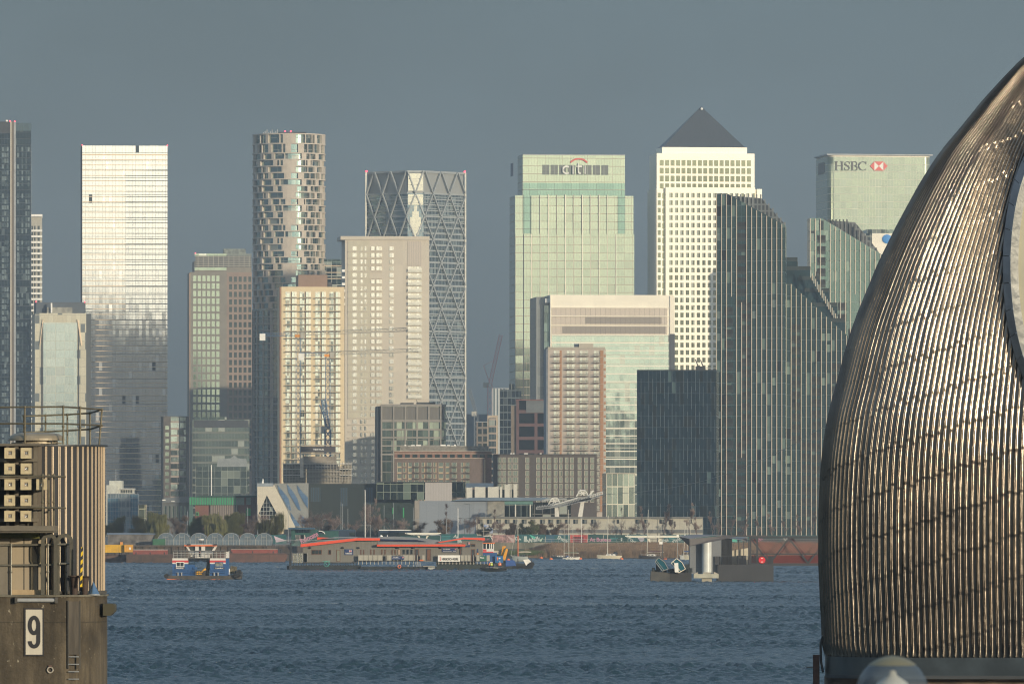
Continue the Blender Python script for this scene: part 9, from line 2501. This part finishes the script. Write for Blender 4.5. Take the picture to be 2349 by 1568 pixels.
for i in range(26):
    a0 = R(95+170*i/26); a1 = R(95+170*(i+1)/26)
    mb = MB(); lift = 0.03
    mb.quad(rimpt(a0, 0.958, 0.44), rimpt(a1, 0.958, 0.44), rimpt(a1, 0.80, 0.30-0.0), rimpt(a0, 0.80, 0.30+lift))
    mb.quad(rimpt(a0, 0.80, 0.30+lift), rimpt(a1, 0.80, 0.30), rimpt(a1, 0.79, -0.3), rimpt(a0, 0.79, -0.3))
    mb.build('folded_plate', M_fold, SH_)
mb = MB(); c_ = rimpt(math.pi, 0.3, 0.0)
pts = [rimpt(R(95+170*i/24), 0.81, 0.02) for i in range(25)]
ce = Vector((wx(2560, dD), pts[12].y-1.5, wz(618, dD)))
for i in range(24): mb._add([pts[i], pts[i+1], ce], [(0, 1, 2)])
mb.build('cream_disc', mat('disc_cream', (0.56, 0.53, 0.40), 0.7, var=0.06, scale=0.4), SH_)
# base band below the ribs
mb = MB(); T0 = np.arange(-4, 52, 0.5)
bp2 = [planS(t) for t in T0]
for (x0, v0), (x1, v1) in zip(bp2[:-1], bp2[1:]):
    P4 = lambda x, v, y, o=0.0: (wx(x, dD), dD+v*sD-o, wz(y, dD))
    drop = 0
    mb.quad(P4(x0, v0, 1548, .25), P4(x1, v1, 1548, .25), P4(x1, v1, 1507, .10), P4(x0, v0, 1507, .10))
mb.build('base_band', mat('base_steel', (0.045, 0.055, 0.058), 0.4, 0.6, var=0.25, scale=0.8), SH_)
mb = MB()
for (x0, v0), (x1, v1) in zip(bp2[:-1], bp2[1:]):
    mb.quad(P4(x0, v0, 1549, -.4), P4(x1, v1, 1549, -.4), P4(x1, v1, 1548, .30), P4(x0, v0, 1548, .30)); mb.quad(P4(x0, v0, 1556, .30), P4(x1, v1, 1556, .30), P4(x1, v1, 1548.2, .30), P4(x0, v0, 1548.2, .30))
mb.build('drip_edge', M_dark, SH_)
TB = thing('river_pier', 'weathered timber and concrete base under the steel shell', 'pier', (0, 0, 0))
mb = MB()
for (x0, v0), (x1, v1) in zip(bp2[:-1], bp2[1:]):
    mb.quad(P4(x0, v0, 1760, -.5), P4(x1, v1, 1760, -.5), P4(x1, v1, 1554, -.5), P4(x0, v0, 1554, -.5))
mb.build('base_wall', mat('base_timber', (0.12, 0.085, 0.06), 0.9, var=0.5, scale=0.9, stretch=(1, 1, 4)), TB)
FP = thing('fender_post', 'rusty steel post with a curved black pipe at the left foot of the steel shell', 'post', (wx(1878, dD), dD+3.2, 0))
MB().box(-0.09, 0.16, 0, 0.25, -1, wz(1504, dD)).build('post', mat('post_rust', (0.075, 0.04, 0.032), 0.9, var=0.3, scale=2), FP)
MB().box(-0.35, -0.09, 0.05, 0.15, wz(1534, dD), wz(1532, dD)).build('arm', M_dark, FP)
MB().path([(0.30, 0.1, wz(1545, dD)), (0.22, 0.1, wz(1520, dD)), (0.20, 0.1, wz(1480, dD)), (0.28, 0.1, wz(1462, dD)), (0.40, 0.1, wz(1456, dD))], 0.05, 8).build('pipe', M_dark, FP)

# ================================================================ the out of focus globe lamp close to the camera
dG = 45.0; gx = wx(2047, dG); rG = 84*dG/FPX
GLB = thing('globe_lamp', 'blurred globe street lamp at the bottom edge in front of the steel shell', 'street lamp', (gx, dG, 6.0))
zc = wz(1588, dG)-6.0
mg = bpy.data.materials.new('smoked_globe'); mg.use_nodes = True; tg = mg.node_tree; pg = tg.nodes['Principled BSDF']
pg.inputs['Base Color'].default_value = (0.16, 0.20, 0.24, 1); pg.inputs['Roughness'].default_value = 0.10; pg.inputs['Coat Weight'].default_value = 1.0
tr_ = tg.nodes.new('ShaderNodeBsdfTransparent'); tr_.inputs[0].default_value = (0.80, 0.84, 0.88, 1)
mx_ = tg.nodes.new('ShaderNodeMixShader'); mx_.inputs[0].default_value = 0.30
tg.links.new(tr_.outputs[0], mx_.inputs[1]); tg.links.new(pg.outputs[0], mx_.inputs[2]); tg.links.new(mx_.outputs[0], tg.nodes['Material Output'].inputs[0])
MB().sphere((0, 0, zc), rG, n=40, k=24).build('globe', mg, GLB, smooth=True)
MB().lathe([(rG*0.66, zc+rG*0.755), (rG*0.60, zc+rG*0.81), (rG*0.45, zc+rG*0.90), (rG*0.25, zc+rG*0.98), (rG*0.08, zc+rG*1.012), (0.001, zc+rG*1.02)], n=32).build('cap', mat('lamp_cap', (0.20, 0.18, 0.11), 0.5, 0.4), GLB, smooth=True)
MB().lathe([(0.01, zc+rG*0.62), (rG*0.10, zc+rG*0.58), (rG*0.13, zc+rG*0.48), (rG*0.42, zc+rG*0.28), (rG*0.48, zc+rG*0.05), (rG*0.5, zc-rG*0.5)], n=24).build('reflector', mat('lamp_white', (0.9, 0.84, 0.70), 0.4, 0.1, var=0), GLB, smooth=True)
MB().lathe([(0.055, 0), (0.05, zc-rG*1.05), (0.1, zc-rG*1.0), (0.11, zc-rG*0.93)], n=16).build('post', M_dark, GLB)
# added shadow casters, kept out of view
unseen_caster(600, 672, 4030, 720, 46, 'broad added block out of sight, casting shade on the round tower')
unseen_caster(1190, 800, 4180, 480, 26, 'narrow added block out of sight, casting shade on the stepped green tower')

# ================================================================ the air: pale even haze round everything
hz = MB().box(-3050, 3050, -900, 7050, -2.0, 290).mesh('haze', [])
mh = bpy.data.materials.new('haze'); mh.use_nodes = True; th_ = mh.node_tree
th_.nodes.remove(th_.nodes['Principled BSDF'])
pv = th_.nodes.new('ShaderNodeVolumePrincipled'); pv.inputs['Density'].default_value = HAZE
pv.inputs['Color'].default_value = (0.66, 0.80, 0.95, 1.0); pv.inputs['Anisotropy'].default_value = 0.0
th_.links.new(pv.outputs[0], th_.nodes['Material Output'].inputs['Volume'])
hz.materials.append(mh)
ho = bpy.data.objects.new('haze', hz); COL.objects.link(ho); ho['kind'] = 'stuff'; ho['label'] = 'thin pale haze hanging over the river and docks'; ho['category'] = 'haze'
